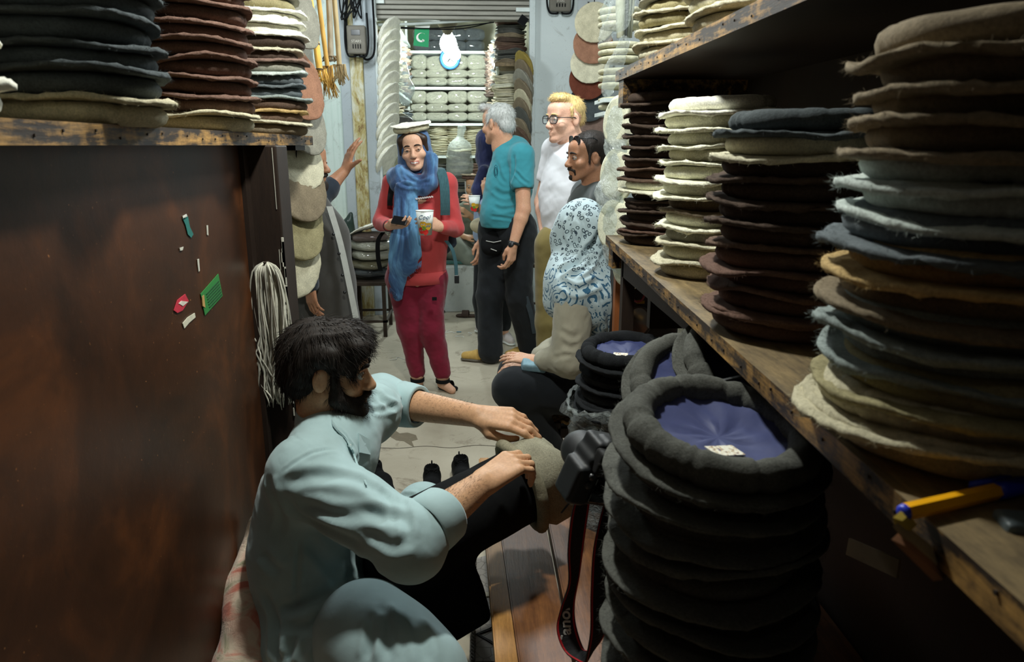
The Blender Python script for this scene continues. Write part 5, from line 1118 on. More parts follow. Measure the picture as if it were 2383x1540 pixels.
for k, y in enumerate((7.6, 8.1, 8.6, 9.05)):
    nm = ('front', 'second', 'third', 'last')[k]; x = .40 - .02 * k
    column(x, y, 1.42, 15, .036, ['taupe', 'beige', 'grey', 'moss'], f'of the {nm} stack, lower right stall shelf', 'hats on the right stall shelves', 1.0, True); column(x, y, 2.05, 14, .036, ['charcoal', 'taupe', 'grey', 'brown'] if k < 2 else ['brown', 'dkbrown'], f'of the {nm} stack, upper right stall shelf', 'hats on the right stall shelves', 1.0, True)
# bag of hats in the stall centre
bg = at(1070, 420, 8.1); bgz = .425
r = empty('plastic_bag', (bg.x, 8.1, .9)); tag(r, 'knotted clear bag over the pale hats of the centre stall stack', 'bag')
b = Blob(); b.cone((bg.x, 8.1, 1.27), (bg.x, 8.1, 1.44), .150, .135, .03); b.cone((bg.x, 8.1, 1.46), (bg.x + .01, 8.1, 1.58), .09, .02, .04); b.cone((bg.x + .01, 8.1, 1.57), (bg.x + .03, 8.1, 1.68), .02, .05, .03)
part('film', b, [M['film']], .012, r, 1, None, [(.008, 16, 3, (1, 1, 1))])
column(bg.x, 8.1, 1.18, 8, .034, ['oat', 'grey'], 'in the knotted clear bag', 'bagged hats in the stall', .92); column(bg.x, 8.1, .5, 20, .034, ['moss', 'grey', 'charcoal'], 'of the grey stack under the knotted bag', 'grey hats under the bag', .95, True)
st = MB().box((bg.x - .2, 7.9, .425), (bg.x + .2, 8.3, .5), b=.01).ob('low_crate', M['dark_wood']); tag(st, 'low dark crate under the centre stall stack', 'crate')
me_ = mesh('stacked_hats', np.concatenate(REST[0]), REST[1], FELT2); ca_ = me_.color_attributes.new('hat_colour', 'FLOAT_COLOR', 'POINT'); ca_.data.foreach_set('color', np.array(REST[2], np.float32).ravel()); o = link('stacked_hats', me_); o['kind'] = 'stuff'; o['label'] = 'close-packed felt hat stacks on the side shelves of the stall'; o['category'] = 'hats'
# hat chains hung at both sides of the opening
def chain_(n, xa, ya, xb, yb, Y, cols, nrm, label, group, s=1.0, lat=0):
    for k in range(n):
        t = k / (n - 1); c = at(xa + (xb - xa) * t, ya + (yb - ya) * t, Y); n_ = unit(A(nrm) + A((random.gauss(0, .05), 0, random.gauss(0, .06)))); e1 = unit(np.cross((0, 0, 1), n_)); e2 = np.cross(n_, e1)
        r = empty('felt_hat', tuple(c)); r.rotation_euler = basis(e1, e2, n_).to_3x3().to_euler(); r.scale = (s * random.uniform(.95, 1.05),) * 3; col = cols[k % len(cols)] if k else cols[0]
        tag(r, f'{CW.get(col, col)} felt hat, {nth(k, n)} {label}', 'hat', group); link('crown', random.choice(CROWNS), r, color=colr(col)); link('rolled_brim', random.choice(ROLLS), r, (0, 0, -.019), (0, 0, random.uniform(0, 6)), color=colr(col))
chain_(13, 907, 82, 903, 372, YF - .02, ['white'], (.86, -.33, -.55), 'in the white chain at the opening', 'white hat chain', 1.05)
chain_(9, 1218, 155, 1212, 332, YF - .06, ['mustard', 'taupe', 'grey', 'taupe', 'beige', 'taupe', 'moss', 'taupe', 'brown'], (-.88, -.36, -.30), 'in the grey chain at the opening', 'grey hat chain', .98)
# disc hats on the tile wall
for (px, py, col, lab, dy) in ((1384, 52, 'beige', 'beige disc hat, uppermost on the tiled wall', 0), (1380, 102, 'clay', 'clay-brown disc hat second down the tiled wall', .03), (1373, 148, 'oat', 'oatmeal disc hat third down the tiled wall', .055), (1369, 186, 'rust', 'rust-red disc hat fourth down the tiled wall', .085), (1370, 238, 'charcoal', 'black-grey disc hat below the rust-red one', .11), (1386, 282, 'mauve', 'mauve-brown disc hat behind the dark haired man', .14)):
    c = at(px, py, 5.55 + dy); n_ = unit((-.12, -1, .18)); e1 = unit(np.cross((0, 0, 1), n_)); e2 = np.cross(n_, e1); r = empty('felt_hat', tuple(c)); tag(r, lab, 'hat', 'disc hats on the tiled wall'); r.rotation_euler = basis(e1, e2, n_).to_3x3().to_euler(); r.scale = (1.0,) * 3
    link('crown', random.choice(FLAT), r, color=colr(col)); link('rolled_brim', random.choice(ROLLS), r, (0, 0, -.019), color=colr(col))
m = MB(); m.tube([at(1385, -30, 5.62), at(1378, 100, 5.68), at(1372, 300, 5.72)], .004, 6); o = m.ob('hat_string', M['black']); tag(o, 'string holding the disc hats on the tiled wall', 'string')
# bulb, clock, flag, fan canopy, cables
def lampbulb(name, c, s, label):
    r = empty(name, tuple(c)); tag(r, label, 'lamp'); m = MB(); m.lathe([(.001, -.07), (.03, -.062), (.05, -.04), (.056, -.01), (.05, .02), (.03, .05), (.02, .07)], 20, 0, Matrix.Translation(c) @ Matrix.Scale(s, 4)); inv_parent(m.ob('bulb', emit('bulb_glow', (235, 255, 250), 55), None, True), r)
    m = MB(); m.lathe([(.02, .07), (.022, .1), (.018, .12), (.004, .125)], 14, 0, Matrix.Translation(c) @ Matrix.Scale(s, 4)); inv_parent(m.ob('socket', M['white_plastic'], None, True), r)
    m = MB(); m.tube([Vector(c) + Vector((0, 0, .12 * s)), Vector((c[0], c[1], 3.1))], .004, 6); inv_parent(m.ob('cord', M['black']), r)
lampbulb('hanging_bulb', at(1043, 98, 8.0), 1.55, 'larger bright bulb hanging in front of the stall clock'); lampbulb('hanging_bulb', at(1061, 125, 8.05), .9, 'smaller bright bulb hanging beside the larger one')
ck = at(1047, 137, 9.36); r = empty('wall_clock', tuple(ck)); tag(r, 'round white clock with a blue rim on the rear rack', 'clock'); Rk = 22 * 9.2 / FPX
CM = basis((1, 0, 0), (0, 0, 1), (0, -1, 0), ck); m = MB(); m.lathe([(Rk * .74, 0), (Rk * .76, .02), (Rk * .88, .03), (Rk, .02), (Rk * 1.03, -.005), (Rk * .98, -.03)], 40, 0, CM); inv_parent(m.ob('rim', plain('clock_blue', (52, 128, 206), .35, .05), None, True), r)
m = MB(); m.lathe([(.0005, .006), (Rk * .78, .006), (Rk * .78, -.02)], 40, 0, CM); inv_parent(m.ob('dial', M['white_plastic'], None), r)
for k in range(12): a = pi / 2 - (k + 1) * pi / 6; text('numeral', str(k + 1), Rk * .22, M['black'], CM @ Matrix.Translation((Rk * .6 * math.cos(a), Rk * .6 * math.sin(a), .008)), r, .001)
for ang, L_, w_ in ((math.radians(-38), .5, .004), (math.radians(-128), .38, .006)): m = MB(); m.tube([CM @ Vector((0, 0, .011)), CM @ Vector((Rk * L_ * math.cos(ang), Rk * L_ * math.sin(ang), .011))], w_, 6); inv_parent(m.ob('hand', M['black']), r)
f0, f1, f2, f3 = [at(x, y, 6.75) for x, y in ((965, 67), (999, 66), (997, 110), (962, 106))]; fl = empty('paper_flag', tuple(f0)); tag(fl, 'small green paper flag with a white crescent and star hung at the stall opening', 'flag')
def fp(u, v): return f0.lerp(f1, u).lerp(f3.lerp(f2, u), v)
def plate(name, P, mat, dy, par): m = MB(); n = len(P); P = [Vector(p) + Vector((0, dy, 0)) for p in P]; Q = [p + Vector((0, .003, 0)) for p in P]; m.add(P + Q, [tuple(range(n)), tuple(range(2 * n - 1, n - 1, -1))] + [(j, (j + 1) % n, n + (j + 1) % n, n + j) for j in range(n)]); return inv_parent(m.ob(name, mat), par)
plate('green_field', [fp(0, 0), fp(1, 0), fp(1, 1), fp(0, 1)], plain('flag_green', (16, 152, 96), .6, .03), 0, fl)
f4, f5 = at(966, 57, 6.75), at(1001, 57, 6.75); plate('white_band', [f4, f5, f1, f0], M['white_plastic'], 0, fl)
cr = []
for t in np.linspace(-2.45, 2.45, 26): cr.append((.48 - .33 * math.cos(t), .50 + .33 * math.sin(t) * .8))
for t in np.linspace(2.12, -2.12, 22): cr.append((.545 - .265 * math.cos(t), .46 + .265 * math.sin(t) * .8))
m = MB(); 
for k in range(25): a_, b_ = cr[k], cr[k + 1]; c_, d_ = cr[47 - int(k * 21 / 25)], cr[47 - int((k + 1) * 21 / 25)]; P = [fp(*q) + Vector((0, -.004, 0)) for q in (a_, b_, d_, c_)]; m.add(P, [(0, 1, 2, 3)])
inv_parent(m.ob('crescent', M['white_plastic']), fl)
m = MB(); S_ = [fp(.62 + .115 * (1 if k % 2 == 0 else .42) * math.cos(pi / 2 + .35 + k * pi / 5), .66 - .09 * (1 if k % 2 == 0 else .42) * math.sin(pi / 2 + .35 + k * pi / 5)) + Vector((0, -.004, 0)) for k in range(10)]; c_ = sum(S_, Vector()) / 10
m.add([c_] + S_, [(0, 1 + k, 1 + (k + 1) % 10) for k in range(10)]); inv_parent(m.ob('star', M['white_plastic']), fl)
m = MB(); m.tube([at(880, 58, 6.66), at(960, 56, 6.7), at(1060, 50, 6.7), at(1232, 36, 6.66)], .012, 8); o = m.ob('curtain_pipe', M['metal_rack']); tag(o, 'thin pale pipe across the top of the stall opening', 'pipe')
for k, P in enumerate(([(890, 60), (990, 66), (1060, 62), (1150, 52)], [(895, 64), (1000, 68), (1080, 66), (1150, 50)])): m = MB(); m.tube(spline([at(x, y, 6.72 + .05 * k) for x, y in P], 20), .005, 6); o = m.ob('power_cable', M['black']); tag(o, ('upper' if k == 0 else 'lower sagging') + ' dark cable across the top of the stall opening', 'cable')
c = at(1041, 56, 7.6); m = MB(); m.lathe([(.001, -.10), (.03, -.095), (.06, -.05), (.10, 0), (.10, .06)], 20, 0, Matrix.Translation(c)); o = m.ob('fan_canopy', plain('fan_grey', (120, 114, 100), .5), None, True); tag(o, 'grey ceiling fan canopy above the bulbs', 'fan')
gc = at(1217, 48, 6.6); o = MB().box((-.035, -.02, -.035), (.035, .02, .035), M=Matrix.Translation(gc) @ Matrix.Rotation(.6, 4, 'Y')).ob('black_tag', M['black']); tag(o, 'small black diamond tag hanging at the opening corner', 'tag')
c = at(941, 190, 7.0); b = Blob(); b.cone(c + Vector((.0, 0, .14)), c + Vector((0, 0, -.06)), .03, .085, .03); b.cone(c + Vector((0, 0, -.06)), c + Vector((0, 0, -.16)), .085, .05, .03); o = part('blue_bag', b, [M['film']], .012, None, 1, None, [(.008, 18, 3, (1, 1, 1))]); tag(o, 'bluish plastic bag hanging before the left stall stacks', 'plastic bag')
b = Blob(); c = A(at(936, 285, 7.1)); b.ell(c, (.09, .06, .055)); b.ell(c + A((.06, -.02, .0)), (.05, .05, .05)); o = part('dark_pouch', b, [plain('pouch', (84, 82, 80), .6, .2)], .012, None, 1); tag(o, 'small dark grey pouch hanging below the bluish bag', 'pouch')
# electric meters
def meter(px, py, Y, wpx, hpx, label, txt):
    c = at(px, py, Y); w_, h_ = wpx * Y / FPX / 2, hpx * Y / FPX / 2; r = empty('electric_meter', tuple(c)); tag(r, label, 'meter', 'electric meters'); gm = plain('meter_grey', (104, 100, 90), .6, .2, 14)
    inv_parent(MB().box(c + Vector((-w_, -.05, -h_)), c + Vector((w_, .05, h_)), b=.012).ob('case', gm), r); inv_parent(MB().box(c + Vector((-w_ * .5, -.056, h_ * .3)), c + Vector((w_ * .45, -.05, h_ * .68)), b=.002).ob('dial_window', plain('meter_glass', (70, 72, 74), .2)), r)
    for k in range(4): inv_parent(MB().box(c + Vector((-w_ * .4 + k * w_ * .26, -.055, -h_ * .62)), c + Vector((-w_ * .4 + k * w_ * .26 + w_ * .10, -.05, -h_ * .32))).ob('terminal', M['black']), r)
    text('lettering', txt, h_ * .26, plain('meter_print', (196, 192, 180), .6), basis((1, 0, 0), (0, 0, 1), (0, -1, 0), c + Vector((0, -.052, -h_ * .12))), r, .0008)
    for s_ in (-1, 1): m = MB(); m.tube(spline([c + Vector((s_ * w_ * 1.15, 0, h_ * 1.9)), c + Vector((s_ * w_ * 1.25, -.02, 0)), c + Vector((s_ * w_ * 1.0, -.03, -h_ * 1.05)), c + Vector((s_ * w_ * .3, -.02, -h_ * 1.15)), c + Vector((s_ * w_ * .2, 0, -h_))], 20), .008, 7); inv_parent(m.ob('cable', M['black'], None, True), r)
meter(831, 94, 6.40, 40, 58, 'dusty electric meter on the rusty post beside the stall', 'STARS'); meter(1303, 2, 6.55, 46, 46, 'dusty electric meter high on the white pillar', 'STARS')
m = MB(); m.tube(spline([at(806, -20, 6.45), at(806, 60, 6.42), at(808, 110, 6.42), at(830, 128, 6.4), at(842, 118, 6.42), at(850, 138, 6.42), at(868, 130, 6.45), at(872, 90, 6.45), at(866, -20, 6.46)], 40), .009, 7); o = m.ob('power_cable', M['black'], None, True); tag(o, 'looping black cable hanging round the dusty meter', 'cable')
c = at(858, 60, 6.45); b = Blob(); 
o = MB().box((X(842), 6.42, Z(140)), (X(872), 6.5, 3.1), b=.02).ob('conduit_box', M['post_paint']); tag(o, 'grey conduit casing hanging behind the meter', 'conduit')
g = np.random.RandomState(12)
for k in range(7): x = 806 + g.rand() * 30; m = MB(); m.tube(spline([at(x + g.normal(0, 10), -30, 6.3), at(x + g.normal(0, 8), 5, 6.3), at(x + g.normal(0, 14), 25 + g.rand() * 20, 6.35), at(x + g.normal(0, 10), -30, 6.35)], 18), .006, 6); o = m.ob('loose_wire', M['black'], None, True); tag(o, 'loose dark wire in the tangle above the dusty meter', 'wire', 'tangled wires')
# ------------------------------------------------------------ stools with packages, sandals
def frame_stool(name, xa, xb, ya, yb, zt, label, mat, low=.12):
    r = empty(name, ((xa + xb) / 2, (ya + yb) / 2, 0)); tag(r, label, 'stool'); t = .018; iv = Matrix.Translation(-r.location)
    MB().box((xa, ya, zt - .03), (xb, yb, zt), b=.004).ob('seat', mat, r).matrix_parent_inverse = iv
    for x in (xa, xb - 2 * t):
        for y in (ya, yb - 2 * t): MB().box((x, y, 0), (x + 2 * t * .8, y + 2 * t * .8, zt - .03)).ob('leg', mat, r).matrix_parent_inverse = iv
    for y in (ya, yb - t): MB().box((xa, y, low), (xb, y + t, low + t)).ob('rail', mat, r).matrix_parent_inverse = iv
    for x in (xa, xb - t): MB().box((x, ya, low), (x + t, yb, low + t)).ob('rail', mat, r).matrix_parent_inverse = iv
    return r
a_, b_ = atZ(838, 745, 0), atZ(910, 770, 0)
sx0, sx1 = at(826, 700, 6.0).x, at(908, 700, 6.0).x
frame_stool('metal_stool', sx0, sx1, 5.75, 6.2, .45, 'rusty metal stool stacked with wrapped hats left of the woman in red', M['iron'])
def pack(i, px, py0, py1, wpx, col, label, Y=5.97):
    a, c = at(px, py0, Y), at(px, py1, Y); o = link('hat_bundle', BUN[i % 5], None, (a.x, Y, (a.z + c.z) / 2), (random.gauss(0, .04), random.gauss(0, .06), random.uniform(0, 3))); o.scale = (wpx * Y / FPX, wpx * Y / FPX * .95, abs(a.z - c.z) * 1.1); o.color = colr(col, .03); tag(o, label, 'bundle', 'wrapped hats on the metal stool')
for i, (p0, p1, w_, c, l) in enumerate(((540, 558, 92, 'mauve', 'wrapped mauve-brown hat bundle second on the metal stool'), (557, 580, 94, 'cream', 'wrapped cream hat bundle third on the metal stool'), (580, 602, 90, 'cream', 'wrapped cream hat bundle fourth on the metal stool'), (602, 620, 96, 'olive', 'wrapped olive hat bundle fifth on the metal stool'), (619, 640, 92, 'charcoal', 'wrapped dark hat bundle lowest on the metal stool'))): pack(i, 864, p0, p1, w_, c, l)
tp_ = empty('hat_bundle', tuple(at(864, 530, 5.97))); tag(tp_, 'fanned pile of white disc hats topmost on the metal stool', 'bundle', 'wrapped hats on the metal stool')
for k in range(7): c = at(846 + k * 7, 531 - 2.0 * k + (2 if k > 4 else 0), 5.97); o = link('disc', FLAT[k % 3], tp_, (0, 0, 0), (-.12, -.42 + .02 * k, 0)); o.parent = tp_; o.location = Vector(c) - Vector(tp_.location); o.color = colr('white', .02); o.scale = (.92,) * 3
b = Blob(); c = A(at(805, 535, 6.1)); b.ell(c, (.08, .12, .08)); b.cone(c + A((.02, 0, .04)), c + A((.05, 0, .13)), .05, .02, .03); o = part('dark_bag', b, [plain('bag_green', (36, 52, 46), .35, .2)], .012, None, 1, None, [(.008, 16, 2, (1, 1, 1))]); tag(o, 'small dark green plastic bag left of the wrapped hats', 'bag'); 
ws_ = MB().box((X(770, 560, 6.1), 5.9, 0), (X(822, 560, 6.1), 6.3, c[2] - .07), b=.01).ob('side_cabinet', M['dark_wall']); tag(ws_, 'dark low cabinet under the small green bag', 'cabinet')
frame_stool('metal_stool', at(1222, 630, 5.9).x, at(1320, 630, 5.9).x, 5.7, 6.2, at(1250, 612, 5.75).z, 'dark metal stool behind the man in the teal shirt', M['iron'], .16)
for (px, py, w_, c, l) in ((1252, 594, 46, 'taupe', 'clear wrapped package on the dark stool behind the teal shirt'), (1278, 600, 40, 'oat', 'second wrapped package on the dark stool behind the teal shirt')): a = at(px, py, 5.92); o = link('hat_bundle', BUN[1], None, tuple(a)); o.scale = (w_ * 5.9 / FPX, .2, .11); o.color = colr(c); tag(o, l, 'bundle', 'packages on the dark stool')
b = Blob(); c = A(at(1258, 550, 6.15)); b.cone(c + A((0, 0, .1)), c + A((0, 0, -.1)), .03, .05, .03); o = part('plastic_bag', b, [M['film']], .012, None, 1, None, [(.008, 16, 2, (1, 1, 1))]); tag(o, 'small clear bag standing behind the teal shirt', 'plastic bag')
def sandal(px, py, d, label, rgb, L=.25):
    c = A(atZ(px, py, 0)); d = unit(d); sd = np.cross((0, 0, 1), d); r = empty('sandal', tuple(c)); tag(r, label, 'sandal', 'empty sandals below the stall ledge'); mt_ = plain('sandal_%d' % rgb[0], rgb, .7)
    b = Blob(); b.cone(c + A((0, 0, .014)), c + d * L * .4 + A((0, 0, .012)), .036, .032, .02, 1, ((0, 0, 1), 2.6)); b.cone(c + d * L * .4 + A((0, 0, .012)), c + d * L * .8 + A((0, 0, .012)), .034, .042, .02, 1, ((0, 0, 1), 2.8)); part('sole', b, [mt_], .008, r)
    m = MB(); P = [c + d * L * .6 + sd * .045 * math.cos(t) + A((0, 0, .01 + .05 * math.sin(t))) for t in np.linspace(0, pi, 12)]; m.ribbon(P, tuple(d * .06), .005); inv_parent(m.ob('strap', mt_), r)
sandal(1028, 728, (-.9, -.3, 0), 'dark sandal on the floor behind the burgundy trousers', (52, 42, 38)); sandal(1122, 738, (-1, .15, 0), 'dark brown sandal on the floor behind the black trousers', (74, 58, 48))
# litter on the floor
g = np.random.RandomState(77)
for k, (px, py) in enumerate(((1040, 782), (1080, 786), (1060, 775), (960, 812), (905, 838), (1012, 790), (1090, 780))): c = atZ(px, py, .002); m = MB(); a = g.uniform(0, 3); m.tube(spline([c, c + Vector((.05 * math.cos(a), .05 * math.sin(a), .001)), c + Vector((.09 * math.cos(a + .6), .09 * math.sin(a + .6), 0)), c + Vector((.13 * math.cos(a - .3), .13 * math.sin(a - .3), 0))], 14), .0022, 5); o = m.ob('thread_scrap', M['white_plastic']); tag(o, 'short white thread scrap on the concrete floor', 'scrap', 'thread scraps on the floor')
c = atZ(1068, 772, .003); o = MB().box(c + Vector((-.02, -.006, -.002)), c + Vector((.02, .006, .002)), b=.001).ob('blue_scrap', plain('scrap_blue', (40, 120, 150), .6)); tag(o, 'tiny blue scrap on the floor between the two standing visitors', 'scrap')
# ------------------------------------------------------------ the visitors
def jl(*q): return [a3(*p) for p in q]
def scarfmat(name, a, b_, c_, sc=5, streak=(1, 1, .4)):
    t = NT(name); v = t.tc(streak); n = t.noise(v, sc, 4, .6, .8); c = t.ramp(n, [(.32, srgb(*a)), (.5, srgb(*b_)), (.68, srgb(*c_))])
    h = t.math('ADD', t.noise(t.tc(), 500, 2), t.math('MULTIPLY', t.noise(t.tc((2, 2, .5)), 26, 3, .6, .8), 2)); t.bump(h, .35, .004); t.b.inputs['Sheen Weight'].default_value = .3
    return t.set(Base__Color=c, Roughness=.9, Specular__IOR__Level=.15)
# --- woman in red
WY = 4.43
P1 = person('smiling woman in coral sweater and burgundy trousers wearing a cream hat over blue scarf', at(985, 905, WY)); P1.location.z = 0
h1 = Head(a3(964, 346, WY), (-.03, -1, -.04), sc=1.04, roll=.12)
nk = a3(972, 415, WY + .03); sR, sL = jl((915, 428, WY + .02), (1038, 428, WY + .02)); eR, eL = jl((888, 517, WY - .02), (1060, 532, WY - .02)); wR, wL = jl((906, 526, WY - .2), (1024, 528, WY - .2))
hpR, hpL = jl((940, 645, WY + .02), (1000, 645, WY + .02)); kR, kL = jl((957, 765, WY), (1004, 768, WY - .02)); aR, aL = jl((971, 872, WY), (1030, 874, WY - .04))
b = Blob(); head_blob(b, h1, nk, smile=True, neck_r=.048); lids(b, h1); b.chain([nk, (sR + sL) / 2 + A((0, 0, -.1)), (hpR + hpL) / 2], [.055, .10, .11], .03); arm(b, sR, eR, wR, (.045, .038, .036, .023)); arm(b, sL, eL, wL, (.045, .038, .036, .023))
ph = a3(932, 510, WY - .27); cup = a3(989, 518, WY - .28)
hand(b, wR, a3(936, 526, WY - .26) - wR, (-.1, -.35, -.9), -1, ((.3, .5, .4),) * 4, ((.04, .038, -.02), (.07, .03, -.038), (.095, .016, -.045)), .92)
hand(b, wL, a3(992, 517, WY - .25) - wL, (.45, -.85, .2), 1, ((.45, .7, .5), (.5, .7, .5), (.5, .75, .5), (.5, .7, .5)), ((.035, .04, -.02), (.06, .045, -.035), (.085, .035, -.05)), .92)
b.chain([hpR, kR, aR], [.08, .055, .04], .02); b.chain([hpL, kL, aL], [.08, .055, .04], .02)
for a_, tx_, ty_ in ((aR, 962, 902), (aL, 1052, 908)):
    tt = A(atZ(tx_, ty_, .02)); b.cone(a_, a_ + A((0, 0.02, -.05)), .036, .034, .015); b.cone(a_ + A((0, .01, -.055)), tt, .032, .024, .02)
LIPI = 1
def lipclass(H):
    def f(c):
        L = H.loc(c); m = (np.abs(L[:, 0]) < .0245) & (L[:, 1] > .074) & (np.abs(L[:, 2] + .0728 - .14 * np.abs(L[:, 0])) < .0088); t = m & (np.abs(L[:, 0]) < .019) & (np.abs(L[:, 2] + .0728 - .12 * np.abs(L[:, 0])) < .0034); return m.astype(int) + t.astype(int)
    return f
TEETH = plain('teeth', (240, 236, 226), .3, .02)
part('body', b, [SK_LIGHT, LIPM, TEETH], .0048, P1, 1, classify=lipclass(h1)); eyes(h1, P1, (.0, 1, .0)); brows(h1, P1, HAIRK, .0036)
b = Blob(); 
for x in (-1, 1): b.cone(h1(0, .062, .098), h1(x * .062, .045, .05), .014, .020, .02); b.cone(h1(x * .062, .045, .05), h1(x * .070, .035, -.02), .020, .014, .02)
b.ell(h1(0, -.02, .05), (.082, .088, .075), h1.R, .02); part('hair', b, [plain('hair_brown', (52, 36, 26), .45, .3, 90, .4, 300)], .005, P1)
SW = cloth('coral_knit', (192, 72, 72), 1200, .06, .2); b = Blob(); mid = (sR + sL) / 2
b.chain([mid + A((0, 0, -.06)), mid + A((0, -.01, -.24)), (hpR + hpL) / 2 + A((0, 0, .04))], [.150, .165, .178], .05, 1, ((0, 1, 0), 1.45)); b.cone(sR, sL, .066, .066, .04); b.cone(nk, mid, .06, .09, .03); b.half((hpR + hpL) / 2 + A((0, 0, -.02)), (0, 0, -1))
for s_, e_, w_ in ((sR, eR, wR), (sL, eL, wL)): b.cone(s_, e_, .058, .049, .025); b.cone(e_, e_ + (w_ - e_) * .86, .049, .038, .02)
part('sweater', b, [SW], .006, P1, 1, None, [(.004, 14, 1, (1, 1, .6)), (.002, 34, 2, (1, 1, 1))]); band('ribbed_hem', (hpR + hpL) / 2 + A((0, 0, .018)), (0, 0, 1), .01, .01, .045, SW, P1) if False else None
hm = (hpR + hpL) / 2 + A((0, 0, .02)); m = MB(); m.tube([hm + A((0, 0, -.05)), hm + A((0, 0, -.048)), hm + A((0, 0, .022)), hm + A((0, 0, .024))], [(.128, .178), (.133, .183), (.133, .183), (.130, .180)], 36); inv_parent(m.ob('ribbed_hem', SW, None, True), P1)
TRB = cloth('burgundy_cotton', (122, 26, 48), 900, .1, .2); b = Blob(); b.cone(hpR + A((.02, 0, 0)), hpL + A((-.02, 0, 0)), .125, .125, .05, 1, ((0, 1, 0), 1.2))
b.chain([hpR + A((.0, 0, -.02)), kR + A((-.01, 0, 0)), aR + A((0, 0, .02))], [.104, .074, .050], .03); b.chain([hpL + A((0, 0, -.02)), kL, aL + A((0, 0, .02))], [.104, .075, .052], .03)
part('trousers', b, [TRB], .006, P1, 1, None, [(.006, 12, 4, (1, 1, .5)), (.003, 30, 5, (1, 1, 1))]); c = a3(1011, 695, WY - .13); inv_parent(MB().box(c + A((-.014, -.004, -.010)), c + A((.014, .004, .010))).ob('patch', M['black']), P1)
for a_, tx_, ty_, dd in ((aR, 962, 902, -1), (aL, 1052, 908, 1)):
    tt = A(atZ(tx_, ty_, .0)); hl = A((a_[0] - .0, a_[1] + .04, 0)); b = Blob(); b.cone(hl + A((0, 0, .014)), tt + A((0, 0, .013)), .036, .040, .02, 1, ((0, 0, 1), 2.6)); part('sandal_sole', b, [M['black']], .006, P1)
    d = unit(tt - hl); sd = np.cross((0, 0, 1), d); m = MB()
    for q, hgt in ((.28, .062), (.72, .05)): m.ribbon([hl + (tt - hl) * q + sd * .040 * math.cos(t) + A((0, 0, .012 + hgt * math.sin(t))) for t in np.linspace(0, pi, 12)], tuple(d * .024), .005)
    m.ribbon([a_ + A((.042 * math.cos(t), .046 * math.sin(t), -.03)) for t in np.linspace(0, 2 * pi, 20)], (0, 0, .022), .005); inv_parent(m.ob('sandal_strap', M['black']), P1)
SCM = scarfmat('blue_scarf', (34, 46, 80), (66, 98, 140), (116, 172, 214), 7); b = Blob(); hc = lambda r, f, u: h1(r, f, u)
b.ell(hc(0, -.025, .03), (.100, .105, .112), h1.R, .02); b.ell(hc(0, -.02, -.07), (.112, .10, .10), h1.R, .04); b.ell(hc(0, .085, -.022), (.062, .075, .112), h1.R, .012, -1); b.ell(hc(0, .10, -.06), (.052, .08, .075), h1.R, .02, -1)
nb = nk + A((-.01, -.02, -.03)); ring = [nb + A((.108 * math.cos(t) - .01, .092 * math.sin(t) - .01, .02 * math.sin(t * 1) - .015 * math.cos(t) + .03)) for t in np.linspace(0, 2 * pi, 15)]
for k in range(14): b.cone(ring[k], ring[k + 1], .042 + .010 * math.sin(k), .042 + .010 * math.sin(k + 1), .02)
b.cone(a3(925, 430, WY - .08), a3(1000, 425, WY - .1), .045, .052, .02); b.cone(a3(930, 400, WY - .06), a3(985, 440, WY - .12), .04, .045, .02); b.cone(a3(1004, 370, WY - .04), a3(1000, 420, WY - .08), .040, .046, .02)
tail = jl((940, 445, WY - .14), (938, 500, WY - .155), (936, 560, WY - .165), (938, 610, WY - .16)); b.chain(tail, [.055, .056, .07, .085], .02, 1, ((0, 1, 0), 3.2)); b.chain(jl((960, 450, WY - .14), (962, 520, WY - .155), (966, 590, WY - .16)), [.03, .035, .04], .02, 1, ((0, 1, 0), 2.6)); b.chain(jl((930, 600, WY - .16), (925, 650, WY - .15), (926, 690, WY - .145)), [.06, .05, .03], .02, 1, ((0, 1, 0), 3))
Vs, Fs = b.build(.006, 1)
FL = [([(925, 330), (930, 380), (945, 420)], .006, .010), ([(1000, 330), (1010, 390), (1000, 440)], .006, .010), ([(915, 420), (940, 440), (985, 445)], .008, .009), ([(920, 405), (950, 425), (1000, 432)], .008, .009), ([(935, 395), (965, 420), (1010, 418)], .007, .009), ([(945, 460), (944, 560), (935, 660)], .007, .009), ([(955, 460), (958, 540), (962, 600)], .007, .009), ([(930, 470), (925, 560), (915, 640)], .006, .009)]
Vs = folds(Vs, Fs, [(onmesh(Vs, p), d, w_) for p, d, w_ in FL], [(.003, 22, 3, (1, 1, .5))]); inv_parent(link('headscarf', mesh('headscarf', Vs, Fs, SCM)), P1)
m = MB(); g = np.random.RandomState(5)
for k in range(60):
    t = k / 59; x, y = (907 + 36 * t * 1.0, 672 + 36 * t) if k < 34 else (944 + (t - .56) * 84, 640 - (t - .56) * 66); q = a3(x, y - 4, WY - .165); m.tube([q, q + A((g.normal(0, .004), g.normal(0, .004), -.014)), q + A((g.normal(0, .008), 0, -.03))], [.0022, .002, .001], 4)
o = inv_parent(m.ob('fringe', SCM), P1); o['kind'] = 'stuff'
r = empty('felt_hat', tuple(h1(0, -.01, .122))); tag(r, 'cream felt hat worn by the smiling woman in the coral sweater', 'hat'); r.rotation_euler = basis(h1.r, h1.f, h1.u).to_3x3().to_euler(); r.rotation_euler.rotate_axis('X', -.10); r.scale = (.83,) * 3
link('crown', CROWNS[2], r, (0, 0, .012), color=srgb(240, 236, 220)); link('rolled_brim', FATROLL, r, (0, 0, -.012), color=srgb(196, 190, 160))
STR = cloth('teal_strap', (58, 92, 98), 700, .25, .3, sc=30, streak=(8, 1, 1)); bp = empty('backpack', tuple(a3(980, 500, WY + .18))); tag(bp, 'dark backpack on the back of the woman in the coral sweater', 'backpack')
